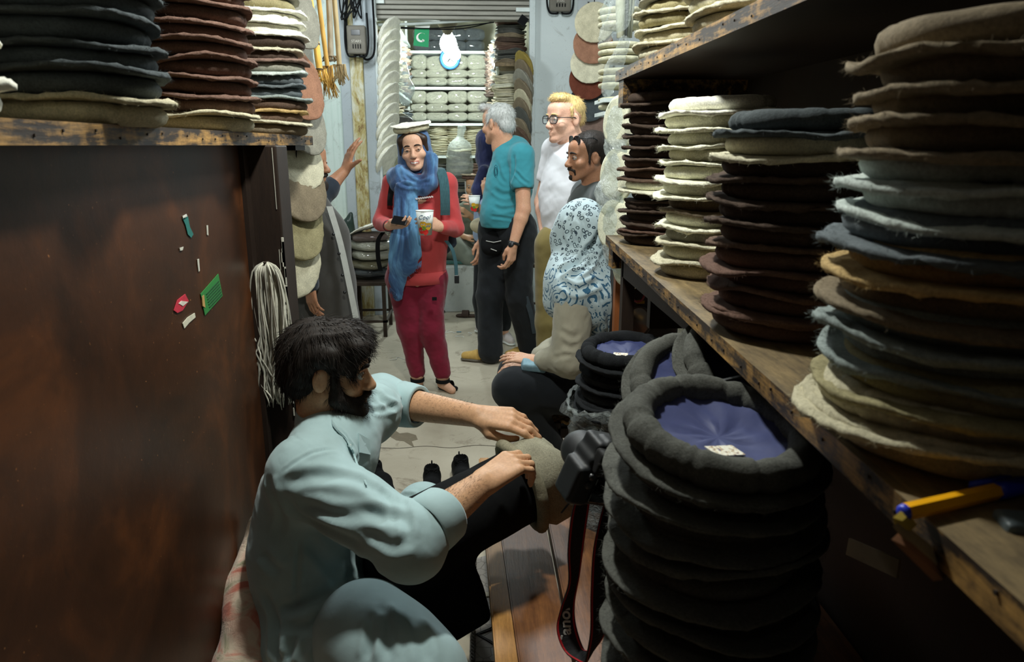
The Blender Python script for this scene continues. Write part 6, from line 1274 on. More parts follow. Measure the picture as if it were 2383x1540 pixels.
def strap(pts, wd, mat, par, th=.012, name='strap'): P = spline(pts, 18); m = MB(); m.ribbon(P, wd, th); return inv_parent(m.ob(name, mat, None, False), par)
strap(jl((1016, 392, WY + .06), (1026, 398, WY - .06), (1034, 430, WY - .115), (1036, 470, WY - .13), (1036, 500, WY - .12)), (.055, .006, .0), STR, bp); strap(jl((912, 432, WY - .06), (908, 460, WY - .10), (908, 478, WY - .1)), (.03, 0, 0), M['black'], bp)
b = Blob(); b.box(a3(985, 500, WY + .20), (.13, .05, .20), None, .04, .02); b.cone(a3(1036, 500, WY + .1), a3(1050, 565, WY + .06), .05, .035, .03); part('pack', b, [plain('pack_navy', (44, 56, 72), .7, .2)], .012, bp)
strap(jl((1038, 560, WY - .08), (1052, 580, WY - .1), (1060, 610, WY - .1), (1062, 640, WY - .1)), (.020, .01, 0), STR, bp, .004); c = a3(1063, 650, WY - .1); inv_parent(MB().box(c + A((-.014, -.006, -.024)), c + A((.014, .006, .024)), b=.003).ob('buckle', M['black_plastic']), bp); strap(jl((892, 540, WY - .05), (880, 560, WY - .06), (880, 600, WY - .06), (886, 630, WY - .05)), (.026, 0, 0), M['black'], bp, .004)
c = a3(930, 513, WY - .285); r = empty('mobile_phone', tuple(c)); tag(r, 'black mobile phone held by the woman in the coral sweater', 'phone'); PMx = basis(unit((.9, -.3, -.12)), unit((.25, .75, .6)), unit(np.cross(unit((.9, -.3, -.12)), unit((.25, .75, .6)))), c); inv_parent(MB().box((-.045, -.03, -.005), (.045, .03, .005), M=PMx, b=.004).ob('case', M['black_plastic']), r); inv_parent(MB().box((-.041, -.026, .005), (.041, .026, .0058), M=PMx).ob('screen', plain('phone_glass', (14, 16, 20), .08)), r)
def papercup(c, hgt, label, cool=True):
    c = Vector(c); r = empty('paper_cup', tuple(c - Vector((0, 0, hgt / 2)))); tag(r, label, 'cup', None); h_ = hgt; r0, r1 = h_ * .27, h_ * .37
    t = NT('cup_print'); m = MB(); m.lathe([(.001, -h_ / 2 + .004), (r0, -h_ / 2 + .003), (r0, -h_ / 2), (r1, h_ / 2), (r1 * .96, h_ / 2), (r0 * .95, -h_ / 2 + .01), (.001, -h_ / 2 + .01)], 32, 0, Matrix.Translation(c)); inv_parent(m.ob('cup_wall', M['white_plastic'], None, True), r)
    m = MB(); m.tube([c + Vector((r1 * math.cos(a), r1 * math.sin(a), h_ / 2)) for a in np.linspace(0, 2 * pi, 28, endpoint=False)], .002, 6, closed=True); inv_parent(m.ob('rim', M['white_plastic'], None, True), r)
    def blot(a, z, s, rgb, nm):
        rr = r0 + (r1 - r0) * (z + .5); m = MB(); n = 14; V = [];
        for j in range(n): t_ = 2 * pi * j / n; a2 = a + s * math.cos(t_) / rr * h_; z2 = z + s * math.sin(t_) * (1 + .12 * math.sin(3 * t_)); R_ = (r0 + (r1 - r0) * (z2 + .5)) + .0012; V.append(c + Vector((R_ * math.cos(a2), R_ * math.sin(a2), z2 * h_)))
        m.add([sum(V, Vector()) / n + Vector((math.cos(a), math.sin(a), 0)) * .001] + V, [(0, 1 + j, 1 + (j + 1) % n) for j in range(n)]); inv_parent(m.ob(nm, plain('print_%d_%d' % rgb[:2], rgb, .5, .05)), r)
    F_ = -pi / 2
    for a, z, s, rgb, nm in ((F_ - .5, -.30, .13, (206, 40, 34), 'strawberry_print'), (F_ + .1, -.36, .12, (206, 44, 36), 'strawberry_print'), (F_ - .2, -.05, .14, (222, 168, 36), 'orange_print'), (F_ + .5, -.12, .15, (196, 152, 40), 'orange_print'), (F_ - .1, -.20, .09, (96, 140, 44), 'kiwi_print')): blot(a, z, s, rgb, nm)
    if cool: text('lettering', 'Cool', h_ * .24, plain('cup_blue', (52, 92, 128), .6), basis((1, 0, 0), (0, 0, 1), (0, -1, 0), c + Vector((-.002, -r1 * .94, h_ * .25))), r, .0012, 0, .35)
    return r
papercup(cup + A((0, 0, 0)), .135, 'printed paper cup held by the woman in the coral sweater'); text('sweater_lettering', 'adventure', .016, plain('logo_white', (236, 226, 222), .7), basis((1, 0, 0), (0, 0, 1), (0, -1, 0), a3(992, 460, WY - .135)), P1, .002) if False else None
m = MB(); 
for k in range(16): q = a3(968 + k * 2.6, 462 - .35 * k + (k % 2), WY - .150); m.box(q + A((-.002, -.006, -.0045)), q + A((.002, .004, .004)))
o = inv_parent(m.ob('print', plain('logo_white', (236, 226, 222), .7)), P1); o['kind'] = 'stuff'
for w_, e_, nm in ((wR, eR, 'bracelet'), (wL, eL, 'watch')):
    d = unit(e_ - w_); c = w_ + d * .012; e1 = unit(np.cross(d, (0, 0, 1))); e2 = np.cross(d, e1); m = MB(); m.tube([c + (e1 * math.cos(t) + e2 * math.sin(t)) * .028 for t in np.linspace(0, 2 * pi, 22, endpoint=False)], [(.004, .008)] * 22, 6, closed=True); inv_parent(m.ob(nm, M['black_plastic'], None, True), P1)
# --- grey-haired man in teal
TY = 4.98
P2 = person('grey-haired man in teal T-shirt and black trousers seen from behind', at(1150, 845, TY)); P2.location.z = 0
h2 = Head(a3(1158, 287, TY), (-.74, .64, -.08), sc=1.08); nk = a3(1172, 342, TY); sN, sF = jl((1214, 362, TY - .13), (1178, 352, TY + .2)); eN, wN = jl((1218, 488, TY - .2), (1194, 570, TY - .26)); eF, wF = jl((1140, 470, TY + .25), (1122, 560, TY + .1))
hN, hF = jl((1205, 545, TY - .05), (1155, 545, TY + .08)); kN, kF = jl((1207, 690, TY - .02), (1140, 690, TY + .04)); aN, aF = jl((1236, 815, TY + .12), (1142, 812, TY))
b = Blob(); head_blob(b, h2, nk, neck_r=.062); b.chain([nk, (sN + sF) / 2 + A((0, 0, -.12)), (hN + hF) / 2], [.07, .12, .12], .03); arm(b, sN, eN, wN, (.056, .047, .044, .030)); arm(b, sF, eF, wF, (.056, .047, .044, .030))
hand(b, wN, a3(1186, 640, TY - .28) - wN, (.75, -.6, .0), 1, ((.5, .7, .5), (.55, .75, .5), (.6, .8, .5), (.6, .8, .5)), ((.035, .036, -.015), (.065, .036, -.03), (.09, .026, -.035)), 1.12); hand(b, wF, a3(1118, 620, TY + .06) - wF, (.5, -.6, 0), 1, ((.4, .5, .4),) * 4, None, 1.05)
b.chain([hN, kN, aN], [.09, .06, .045], .02); b.chain([hF, kF, aF], [.09, .06, .045], .02)
part('body', b, [SK_WEATHER], .006, P2); eyes(h2, P2)
b = Blob(); b.ell(h2(0, -.028, .042), (.084, .096, .082), h2.R, .02); b.ell(h2(0, -.072, -.015), (.068, .042, .055), h2.R, .02); b.cone(h2(-.045, .07, .10), h2(.045, .07, .10), .024, .024, .02)
for x in (-1, 1): b.cone(h2(x * .072, .01, .045), h2(x * .074, .018, .005), .014, .008, .012)
b.ell(h2(0, .12, -.02), (.09, .07, .085), h2.R, .012, -1)
for x in (-1, 1): b.ell(h2(x * .085, -.006, -.008), (.02, .022, .03), h2.R, .008, -1)
Vh2, Fh2 = b.build(.006, 1); n2 = normals(Vh2, Fh2); inv_parent(link('hair', mesh('hair', Vh2, Fh2, HAIRG)), P2); coat(h2, Vh2, n2, 1500, HAIRG, P2, 4, .03, .0011, .3, .9, .4)
TEAL = cloth('teal_jersey', (60, 142, 154), 1300, .05, .2); b = Blob(); mid = (sN + sF) / 2; fr = A((-.85, .52, 0)); hm = (hN + hF) / 2 + A((.0, 0, .07))
b.chain([mid + A((0, 0, -.06)), mid + A((-.03, 0, -.22)), hm + A((-.02, 0, .06)), hm], [.175, .180, .182, .178], .05, 1, (fr, 1.30)); b.cone(sN, sF, .078, .078, .05); b.cone(nk, mid, .068, .11, .03); b.cone(mid + A((-.09, .05, -.30)), mid + A((-.06, .04, -.14)), .11, .09, .06)
b.cone(sN, sN + (eN - sN) * .52, .080, .076, .02); b.cone(sF, sF + (eF - sF) * .5, .078, .074, .02); b.half(hm + A((0, 0, -.012)), (0, 0, -1))
for s_, e_, q_ in ((sN, eN, .52), (sF, eF, .5)): d_ = unit(e_ - s_); c_ = s_ + (e_ - s_) * q_; b.cone(c_ + d_ * .10, c_ + d_ * .25, .092, .092, .004, -1)

Vc, Fc = b.build(.006, 1); FL = [([(1190, 400), (1215, 425), (1240, 428)], .006, .010), ([(1188, 360), (1186, 400), (1192, 450)], .008, .012), ([(1140, 440), (1180, 460), (1235, 450)], .006, .016), ([(1140, 480), (1180, 490), (1230, 480)], .006, .014), ([(1135, 505), (1170, 512), (1210, 512)], .005, .010), ([(1150, 380), (1160, 420), (1185, 440)], .005, .012)]
Vc = folds(Vc, Fc, [(onmesh(Vc, p), d, w_) for p, d, w_ in FL], [(.004, 12, 7, (1, 1, 1.5)), (.0015, 34, 8, (1, 1, 1))]); inv_parent(link('t_shirt', mesh('t_shirt', Vc, Fc, TEAL)), P2)
m = MB(); q = onmesh(Vc, [(1150, 395)])[0] + A((-.008, -.004, 0)); 
for r_ in (.030, .02): m.tube([q + A((.4 * r_ * math.cos(t), -.5 * r_ * math.cos(t) * .6, r_ * 1.3 * math.sin(t))) for t in np.linspace(0, 2 * pi, 24, endpoint=False)], .0018, 5, closed=True)
inv_parent(m.ob('chest_print', plain('print_dark', (20, 84, 100), .7)), P2)
BLK = cloth('black_twill', (30, 33, 36), 900, .15, .2, sheen=.1); b = Blob(); b.cone(hN, hF, .125, .12, .05); b.cone(hN + A((0, 0, .06)), hF + A((0, 0, .06)), .118, .115, .05); b.chain([hN, kN, aN + A((0, 0, -.02))], [.118, .092, .082], .03); b.chain([hF, kF, aF + A((0, 0, -.02))], [.118, .092, .086], .03)
part('trousers', b, [BLK], .007, P2, 1, None, [(.007, 11, 14, (1, 1, .6)), (.003, 30, 15, (1, 1, 1))])
m = MB(); gp = plain('trouser_panel', (60, 70, 78), .8, .1); 
P = [kN + A((.04, -.088, .02)), kN + (aN - kN) * .3 + A((.055, -.084, 0)), kN + (aN - kN) * .62 + A((.05, -.080, 0))]; m.ribbon(spline(P, 8), (.035, .012, 0), .012); inv_parent(m.ob('knee_panel', gp), P2)
b = Blob(); c = a3(1148, 565, TY - .07); b.ell(c, (.085, .05, .085), None, .02); b.ell(c + A((-.03, -.02, -.03)), (.05, .045, .05), None, .02); pz_ = part('waist_pouch', b, [M['black']], .007, P2); m = MB(); m.tube([c + A((-.05, -.052, .02)), c + A((.0, -.066, .012)), c + A((.05, -.052, .02))], .0025, 5); m.tube([c + A((-.02, -.070, -.03)), c + A((.02, -.072, -.045))], .0025, 5); inv_parent(m.ob('zip', SIL, None, True), pz_) if False else inv_parent(m.ob('pouch_zip', SIL), P2)
SHOE = plain('tan_suede', (196, 160, 88), .8, .15, 30, .2, 300); SOLE = plain('sole_grey', (96, 90, 78), .7)
def shoe2(par, heel, toe, mat, sole, h=.05):
    b = Blob(); shoe_blob(b, heel + A((0, 0, .012)), toe + A((0, 0, .012)), w=.045, h=h); b.half(A((0, 0, .016)), (0, 0, -1)); part('shoe', b, [mat], .006, par)
    b = Blob(); d = unit(toe - heel); b.cone(heel + d * .035 + A((0, 0, .013)), heel + (toe - heel) * .6 + A((0, 0, .013)), .042, .046, .02, 1, ((0, 0, 1), 3)); b.cone(heel + (toe - heel) * .6 + A((0, 0, .013)), toe - d * .035 + A((0, 0, .013)), .046, .036, .02, 1, ((0, 0, 1), 3)); part('shoe_sole', b, [sole], .006, par)
t0 = A(atZ(1072, 838, 0)); h0 = A(atZ(1162, 842, 0)); shoe2(P2, h0, t0, SHOE, SOLE, .06); m = MB()
for k in range(3): q = h0 + (t0 - h0) * (.42 + .10 * k) + A((0, 0, .085 - .012 * k)); m.tube([q + A((0, -.03, -.012)), q + A((0, 0, .006)), q + A((0, .03, -.012))], .003, 5)
inv_parent(m.ob('laces', M['black']), P2); shoe2(P2, A((aN[0] + .03, aN[1] + .03, 0)), A((aN[0] - .2, aN[1] - .05, 0)), SHOE, SOLE)
d = unit(eN - wN); c = wN + d * .01; e1 = unit(np.cross(d, (0, 1, 0))); e2 = np.cross(d, e1); m = MB(); m.tube([c + (e1 * math.cos(t) + e2 * math.sin(t)) * .035 for t in np.linspace(0, 2 * pi, 24, endpoint=False)], [(.004, .010)] * 24, 6, closed=True); inv_parent(m.ob('watch_strap', M['black_plastic'], None, True), P2); m = MB(); m.lathe([(.001, .010), (.018, .010), (.021, .004), (.021, -.004)], 20, 0, basis(d, np.cross((-.5, -.85, 0), d), unit((-.5, -.85, 0)), c + unit(A((-.5, -.85, 0))) * .034)); inv_parent(m.ob('watch', M['black_plastic'], None, True), P2)
# --- woman with navy scarf
NY = 5.55
P3 = person('person in navy headscarf holding a paper cup, half hidden by the teal shirt', at(1145, 785, NY)); P3.location.z = 0
h3 = Head(a3(1142, 342, NY), (.55, .80, -.1)); nk = a3(1146, 395, NY); s1, s2 = jl((1122, 425, NY - .06), (1175, 425, NY + .1)); e1_, w1 = jl((1128, 505, NY - .16), (1133, 455, NY - .22)); e2_, w2 = jl((1140, 510, NY - .24), (1112, 482, NY - .34))
b = Blob(); head_blob(b, h3, nk); b.chain([nk, (s1 + s2) / 2 + A((0, 0, -.2)), a3(1150, 560, NY)], [.05, .11, .11], .03); arm(b, s1, e1_, w1, (.042, .036, .034, .023)); arm(b, s1 + A((.05, 0, -.02)), e2_, w2, (.042, .036, .034, .023)); hand(b, w1, a3(1128, 415, NY - .24) - w1, (-.3, -.9, .1), 1, ((.7, .9, .6),) * 4, None, .95); hand(b, w2, a3(1100, 470, NY - .40) - w2, (-.3, -.8, .5), 1, ((.5, .7, .5),) * 4, None, .95)
b.chain([a3(1140, 560, NY), a3(1125, 700, NY), A((at(1125, 770, NY).x, NY, .08))], [.09, .06, .04], .03); b.chain([a3(1160, 560, NY), a3(1170, 700, NY), A((at(1172, 780, NY).x, NY, .08))], [.09, .06, .04], .03); part('body', b, [SK_LIGHT], .007, P3)
b = Blob(); b.ell(h3(0, -.02, .03), (.100, .110, .112), h3.R, .02); b.ell(h3(0, -.01, -.08), (.105, .11, .09), h3.R, .04); b.cone(nk + A((-.02, -.06, -.02)), a3(1140, 440, NY - .1), .09, .08, .04); b.chain(jl((1128, 400, NY - .14), (1112, 440, NY - .16), (1115, 470, NY - .16)), [.05, .045, .03], .02); b.cone(a3(1140, 430, NY - .14), a3(1130, 520, NY - .12), .05, .035, .03)
part('headscarf', b, [scarfmat('navy_scarf', (26, 30, 56), (36, 42, 78), (54, 60, 102))], .008, P3, 1, None, [(.005, 22, 3, (1, 1, .5)), (.003, 50, 4, (1, 1, .5))])
b = Blob(); b.chain([(s1 + s2) / 2 + A((0, 0, -.1)), a3(1150, 540, NY)], [.15, .16], .04); b.cone(s1, e1_, .06, .055, .03); b.cone(e1_, e1_ + (w1 - e1_) * .6, .055, .045, .02); b.cone(s1 + A((.05, 0, -.02)), e2_, .06, .05, .03); b.cone(e2_, e2_ + (w2 - e2_) * .6, .05, .042, .03); part('blouse', b, [cloth('pale_denim', (150, 168, 196), 900, .1, .3)], .009, P3, 1, None, [(.005, 18, 3, (1, 1, 1))])
b = Blob(); b.chain([a3(1140, 560, NY), a3(1125, 700, NY), A((at(1125, 770, NY).x, NY, .14))], [.12, .08, .06], .03); b.chain([a3(1160, 560, NY), a3(1170, 700, NY), A((at(1172, 780, NY).x, NY, .14))], [.12, .08, .06], .03); part('trousers', b, [BLK], .010, P3)
for x, y, tx_, ty_ in ((1132, 772, 1108, 770), (1160, 786, 1192, 800)): shoe2(P3, A(atZ(x, y, 0)) + A((0, .05, 0)), A(atZ(tx_, ty_, 0)) + A((0, -.08, 0)), plain('white_shoe_%d' % x, (214, 204, 200), .7), M['white_plastic'], .02)
b = Blob(); b.ell(a3(1122, 525, NY - .2), (.09, .05, .06)); part('cream_bag', b, [plain('cream_canvas', (206, 196, 164), .8, .1)], .009, P3)
papercup(a3(1104, 474, NY - .44), .108, 'printed paper cup held by the person in the navy headscarf', False)
# --- old man seated in the stall
OY = 7.2
P4 = person('grey-bearded man in brown hat and grey-green tunic sitting in the stall', at(1095, 560, OY)); h4 = Head(a3(1101, 432, OY), (-.12, -1, -.12)); nk = a3(1104, 468, OY + .03)
s1, s2 = jl((1062, 492, OY), (1140, 492, OY)); b = Blob(); head_blob(b, h4, nk); lids(b, h4); b.cone(nk, a3(1100, 560, OY), .06, .13, .04); e1_, w1 = jl((1052, 545, OY - .1), (1085, 552, OY - .3)); e2_, w2 = jl((1142, 545, OY - .1), (1092, 500, OY - .3)); arm(b, s1, e1_, w1); arm(b, s2, e2_, w2); hand(b, w1, (.8, -.3, .1), (0, -.3, 1), 1, ((.4, .5, .4),) * 4); hand(b, w2, a3(1080, 490, OY - .34) - w2, (0, -.6, .7), -1, ((.4, .5, .4),) * 4)
part('body', b, [SK_TAN], .008, P4); eyes(h4, P4); brows(h4, P4, HAIRG)
b = Blob(); 
for x in (-1, 1): b.cone(h4(x * .066, .01, .04), h4(x * .070, .0, -.05), .016, .012, .02); b.cone(h4(x * .06, .012, -.062), h4(x * .022, .072, -.106), .016, .018, .02); b.cone(h4(x * .004, .100, -.056), h4(x * .030, .082, -.066), .007, .006, .01)
part('beard', b, [HAIRG], .007, P4)
r = empty('felt_hat', tuple(h4(0, -.01, .085))); tag(r, 'brown felt hat worn by the man sitting in the stall', 'hat'); r.scale = (.86,) * 3; link('crown', CROWNS[1], r, (0, 0, .02), color=colr('taupe')); link('rolled_brim', FATROLL, r, (0, 0, -.005), color=colr('redbrown'))
GG = cloth('grey_green_cotton', (112, 116, 98), 800, .1, .3); b = Blob(); b.cone(nk + A((0, 0, -.06)), a3(1100, 575, OY), .12, .17, .05); b.cone(s1, s2, .07, .07, .05); b.cone(s1, e1_, .07, .06, .03); b.cone(e1_, e1_ + (w1 - e1_) * .5, .06, .05, .03); b.cone(s2, e2_, .07, .06, .03); b.cone(e2_, e2_ + (w2 - e2_) * .5, .06, .05, .03)
part('tunic', b, [GG], .010, P4, 1, None, [(.006, 14, 4, (1, 1, 1))]); b = Blob(); c = a3(1100, 590, OY); b.chain([c, a3(1050, 575, OY - .32), a3(1100, 605, OY - .42)], [.14, .11, .07], .04); b.chain([c, a3(1150, 585, OY - .3), a3(1095, 604, OY - .45)], [.14, .10, .07], .04); part('loose_trousers', b, [cloth('grey_green_shalwar', (126, 132, 118), 800, .1, .3)], .010, P4, 1, None, [(.008, 12, 6, (1, 1, 1))])
cu = at(1085, 618, YF + .25); o = MB().box((-.55, YF + .12, .425), (.2, YF + .85, .455), b=.008).ob('seat_mat', cloth('teal_mat', (70, 112, 104), 300, .3, .3)); tag(o, 'thin teal and red mat on the stall ledge', 'mat')
# --- blond man with glasses
BY = 4.15
P5 = person('blond man with dark glasses in plain white T-shirt by the white pillar', at(1310, 900, BY)); P5.location.z = 0
h5 = Head(a3(1315, 276, BY), (-.86, -.50, -.03), sc=1.08); nk = a3(1330, 335, BY + .02); sN, sF = jl((1362, 358, BY - .10), (1292, 352, BY + .16)); eF, wF = jl((1262, 470, BY + .20), (1268, 545, BY + .02)); eN, wN = jl((1385, 480, BY - .15), (1370, 560, BY - .25)); hp = a3(1318, 560, BY)
b = Blob(); head_blob(b, h5, nk, neck_r=.060); lids(b, h5); b.chain([nk, (sN + sF) / 2 + A((0, 0, -.12)), hp], [.07, .12, .12], .03); arm(b, sN, eN, wN, (.055, .046, .043, .029)); arm(b, sF, eF, wF, (.055, .046, .043, .029)); hand(b, wF, (.1, -.1, -1), (-.9, -.3, 0), 1, ((.3, .4, .3),) * 4); hand(b, wN, (0, -.2, -1), (.9, -.3, 0), 1, ((.3, .4, .3),) * 4)
for x in (-.06, .08): b.chain([hp + A((x, 0, -.05)), A((hp[0] + x, BY, .5)), A((hp[0] + x, BY, .08))], [.09, .06, .045], .03)
part('body', b, [SK_FAIR, LIPM], .0052, P5); eyes(h5, P5, iris=plain('eye_blue', (96, 124, 140), .2)); brows(h5, P5, HAIRB, .003)
b = Blob(); b.ell(h5(0, -.030, .045), (.080, .088, .076), h5.R, .02); b.ell(h5(0, -.075, -.0), (.062, .034, .045), h5.R, .02); b.ell(h5(0, .030, .098), A((.062, .058, .030)), h5.R, .03)
b.ell(h5(0, .115, -.02), (.09, .065, .10), h5.R, .01, -1)
for x in (-1, 1): b.cone(h5(x * .070, .012, .045), h5(x * .073, .012, .008), .010, .006, .012); b.ell(h5(x * .085, -.006, -.008), (.02, .022, .03), h5.R, .008, -1)
V5, F5 = b.build(.0055, 1); n5 = normals(V5, F5); inv_parent(link('hair', mesh('hair', V5, F5, HAIRB)), P5); coat(h5, V5, n5, 1500, HAIRB, P5, 14, .022, .0009, .2, .8, .4)
def glasses(H, par, mat, lens, up=0, fwd=0, w_=.027, hh=.019):
    m = MB(); gl = MB()
    for x in (-1, 1):
        P = []
        for t in np.linspace(0, 2 * pi, 24, endpoint=False): cx, sx = math.cos(t), math.sin(t); P.append(H(x * .034 + w_ * math.copysign(abs(cx) ** .6, cx), .101 + fwd - .10 * (abs(x * .034 + w_ * cx) - .01), up - .004 + hh * math.copysign(abs(sx) ** .7, sx)))
        m.tube(P, .0026, 6, closed=True); c = sum(P) / len(P); gl.add([c] + P, [(0, 1 + j, 1 + (j + 1) % 24) for j in range(24)])
        m.tube([H(x * .060, .100 + fwd - .004, up + .004), H(x * .076, .06 + fwd, up + .004), H(x * .080, .0, up + .004), H(x * .078, -.02, up - .008)], .0024, 6)
    m.tube([H(-.009, .107 + fwd, up + .002), H(0, .109 + fwd, up + .004), H(.009, .107 + fwd, up + .002)], .0024, 6); r = empty('glasses', tuple(H(0, .1, up))); inv_parent(m.ob('frame', mat, None, True), r); inv_parent(gl.ob('lens', lens), r); return r
tag(glasses(h5, P5, M['black_plastic'], M['film_thin']), 'dark rimmed glasses worn by the blond man', 'glasses')
b = Blob(); mid = (sN + sF) / 2; fr = A((-.8, -.5, 0)); b.chain([mid + A((0, 0, -.08)), mid + A((-.03, 0, -.24)), hp + A((0, 0, .06))], [.155, .155, .152], .05, 1, (fr, 1.25)); b.cone(sN, sF, .075, .075, .05); b.cone(nk + A((0, 0, -.02)), mid, .066, .11, .03); b.cone(sN, sN + (eN - sN) * .5, .076, .072, .02); b.cone(sF, sF + (eF - sF) * .5, .076, .072, .02)
for s_, e_, q_ in ((sN, eN, .5), (sF, eF, .5)): d_ = unit(e_ - s_); c_ = s_ + (e_ - s_) * q_; b.cone(c_ + d_ * .10, c_ + d_ * .25, .092, .092, .004, -1)
part('t_shirt', b, [cloth('white_jersey', (226, 228, 232), 1300, .04, .2)], .0065, P5, 1, None, [(.006, 11, 9, (1, 1, 1.4)), (.002, 34, 2, (1, 1, 1))]); b = Blob(); b.cone(hp + A((-.05, 0, 0)), hp + A((.06, 0, 0)), .11, .11, .05)
for x in (-.09, .09): b.chain([hp + A((x, 0, -.03)), A((hp[0] + x, BY, .5)), A((hp[0] + x, BY, .1))], [.095, .08, .07], .03)
part('trousers', b, [cloth('olive_cotton', (134, 120, 72), 900, .1, .25)], .009, P5, 1, None, [(.006, 12, 14, (1, 1, .6))])
for x in (-.06, .08): shoe2(P5, A((hp[0] + x + .05, BY + .03, 0)), A((hp[0] + x - .17, BY - .08, 0)), SHOE, SOLE)
# --- dark haired man with moustache
YY = 3.72
P6 = person('dark-haired man with moustache and goatee, sunglasses pushed up, dark grey shirt', at(1390, 990, YY)); P6.location.z = 0
h6 = Head(a3(1366, 364, YY), (-.95, -.28, -.04), sc=1.0); nk = a3(1388, 418, YY + .02); sN, sF = jl((1412, 462, YY - .12), (1362, 452, YY + .18)); hp = a3(1395, 640, YY); eN, wN = jl((1425, 570, YY - .15), (1400, 640, YY - .3)); eF, wF = jl((1365, 560, YY + .2), (1350, 640, YY + .02))
b = Blob(); head_blob(b, h6, nk, nose=1.1, neck_r=.056); lids(b, h6); b.chain([nk, (sN + sF) / 2 + A((0, 0, -.12)), hp], [.07, .11, .11], .03); arm(b, sN, eN, wN); arm(b, sF, eF, wF); hand(b, wN, (-.5, -.4, -.7), (.4, -.6, .6), -1, ((.3, .4, .3),) * 4); hand(b, wF, (-.4, -.4, -.8), (-.4, -.6, .5), 1, ((.3, .4, .3),) * 4)
for x in (-.08, .08): b.chain([hp + A((x, 0, -.05)), A((hp[0] + x, YY, .42)), A((hp[0] + x, YY, .07))], [.085, .06, .045], .03)
part('body', b, [SK_BROWN, skin('lip_brown', (132, 76, 66))], .0048, P6); eyes(h6, P6); brows(h6, P6, HAIRK, .0046)
b = Blob(); b.ell(h6(0, -.026, .048), (.082, .094, .080), h6.R, .02); b.ell(h6(0, -.074, -.01), (.064, .040, .055), h6.R, .02); b.ell(h6(0, .122, -.036), (.09, .06, .096), h6.R, .012, -1)
for x in (-1, 1): b.cone(h6(x * .070, .014, .05), h6(x * .072, .020, -.028), .012, .006, .012); b.ell(h6(x * .085, -.006, -.008), (.02, .022, .03), h6.R, .008, -1)
V6, F6 = b.build(.0055, 1); n6 = normals(V6, F6); inv_parent(link('hair', mesh('hair', V6, F6, HAIRK)), P6); coat(h6, V6, n6, 900, HAIRK, P6, 15, .024, .0009, .2, .95, .2)
b = Blob()
for x in (-1, 1): b.cone(h6(x * .003, .099, -.055), h6(x * .028, .083, -.066), .0075, .006, .008); b.cone(h6(x * .028, .083, -.066), h6(x * .027, .078, -.085), .005, .005, .006)
b.ell(h6(0, .088, -.098), (.017, .012, .015), h6.R, .01); part('beard', b, [HAIRK], .0035, P6)
tag(glasses(h6, P6, M['black_plastic'], plain('dark_lens', (14, 15, 18), .1), .085, -.03, .029, .02), 'dark sunglasses pushed up on the moustached man\'s hair', 'sunglasses')
b = Blob(); mid = (sN + sF) / 2; b.chain([mid + A((0, 0, -.08)), hp], [.15, .15], .05); b.cone(sN, sF, .075, .075, .05); b.cone(nk + A((0, 0, -.03)), mid, .064, .10, .03); b.cone(sN, eN, .07, .06, .03); b.cone(sF, eF, .07, .06, .03); b.cone(eN, wN, .058, .045, .02); b.cone(eF, wF, .058, .045, .02)
part('shirt', b, [cloth('charcoal_shirt', (78, 84, 84), 900, .1, .3)], .008, P6, 1, None, [(.006, 13, 6, (1, 1, 1))]); b = Blob()
for x in (-.08, .08): b.chain([hp + A((x, 0, 0)), A((hp[0] + x, YY, .42)), A((hp[0] + x, YY, .09))], [.12, .085, .07], .03)
part('trousers', b, [BLK], .010, P6)
for x in (-.08, .08): shoe2(P6, A((hp[0] + x + .05, YY + .02, 0)), A((hp[0] + x - .17, YY - .05, 0)), M['black'], SOLE)
# --- woman in the printed headscarf, seated
GY = 3.15
P7 = person('woman in blue-and-white printed headscarf and linen shirt seated on a low stool', at(1350, 1000, GY)); h7 = Head(a3(1346, 540, GY), (-.80, .56, -.10)); nk = a3(1356, 605, GY + .01); sN, sF = jl((1338, 678, GY - .16), (1370, 660, GY + .2)); hp = a3(1395, 905, GY + .06)
eN, wN = jl((1326, 830, GY - .20), (1246, 840, GY - .12)); eF, wF = jl((1310, 800, GY + .22), (1236, 842, GY + .06)); kN, kF = jl((1196, 905, GY - .14), (1205, 868, GY + .1)); aN, aF = jl((1282, 1045, GY - .02), (1262, 1010, GY + .14))
b = Blob(); head_blob(b, h7, nk); b.chain([nk, (sN + sF) / 2 + A((0, 0, -.15)), hp], [.055, .11, .12], .03); arm(b, sN, eN, wN, (.045, .038, .036, .024)); arm(b, sF, eF, wF, (.045, .038, .036, .024)); hand(b, wN, a3(1205, 832, GY - .08) - wN, (-.1, -.3, 1), 1, ((.15, .2, .2),) * 4, None, .95, .12); hand(b, wF, a3(1200, 848, GY + .02) - wF, (0, -.2, 1), -1, ((.2, .3, .2),) * 4, None, .95)
b.chain([hp, kN, aN], [.10, .06, .04], .03); b.chain([hp, kF, aF], [.10, .06, .04], .03); part('body', b, [SK_LIGHT], .006, P7)
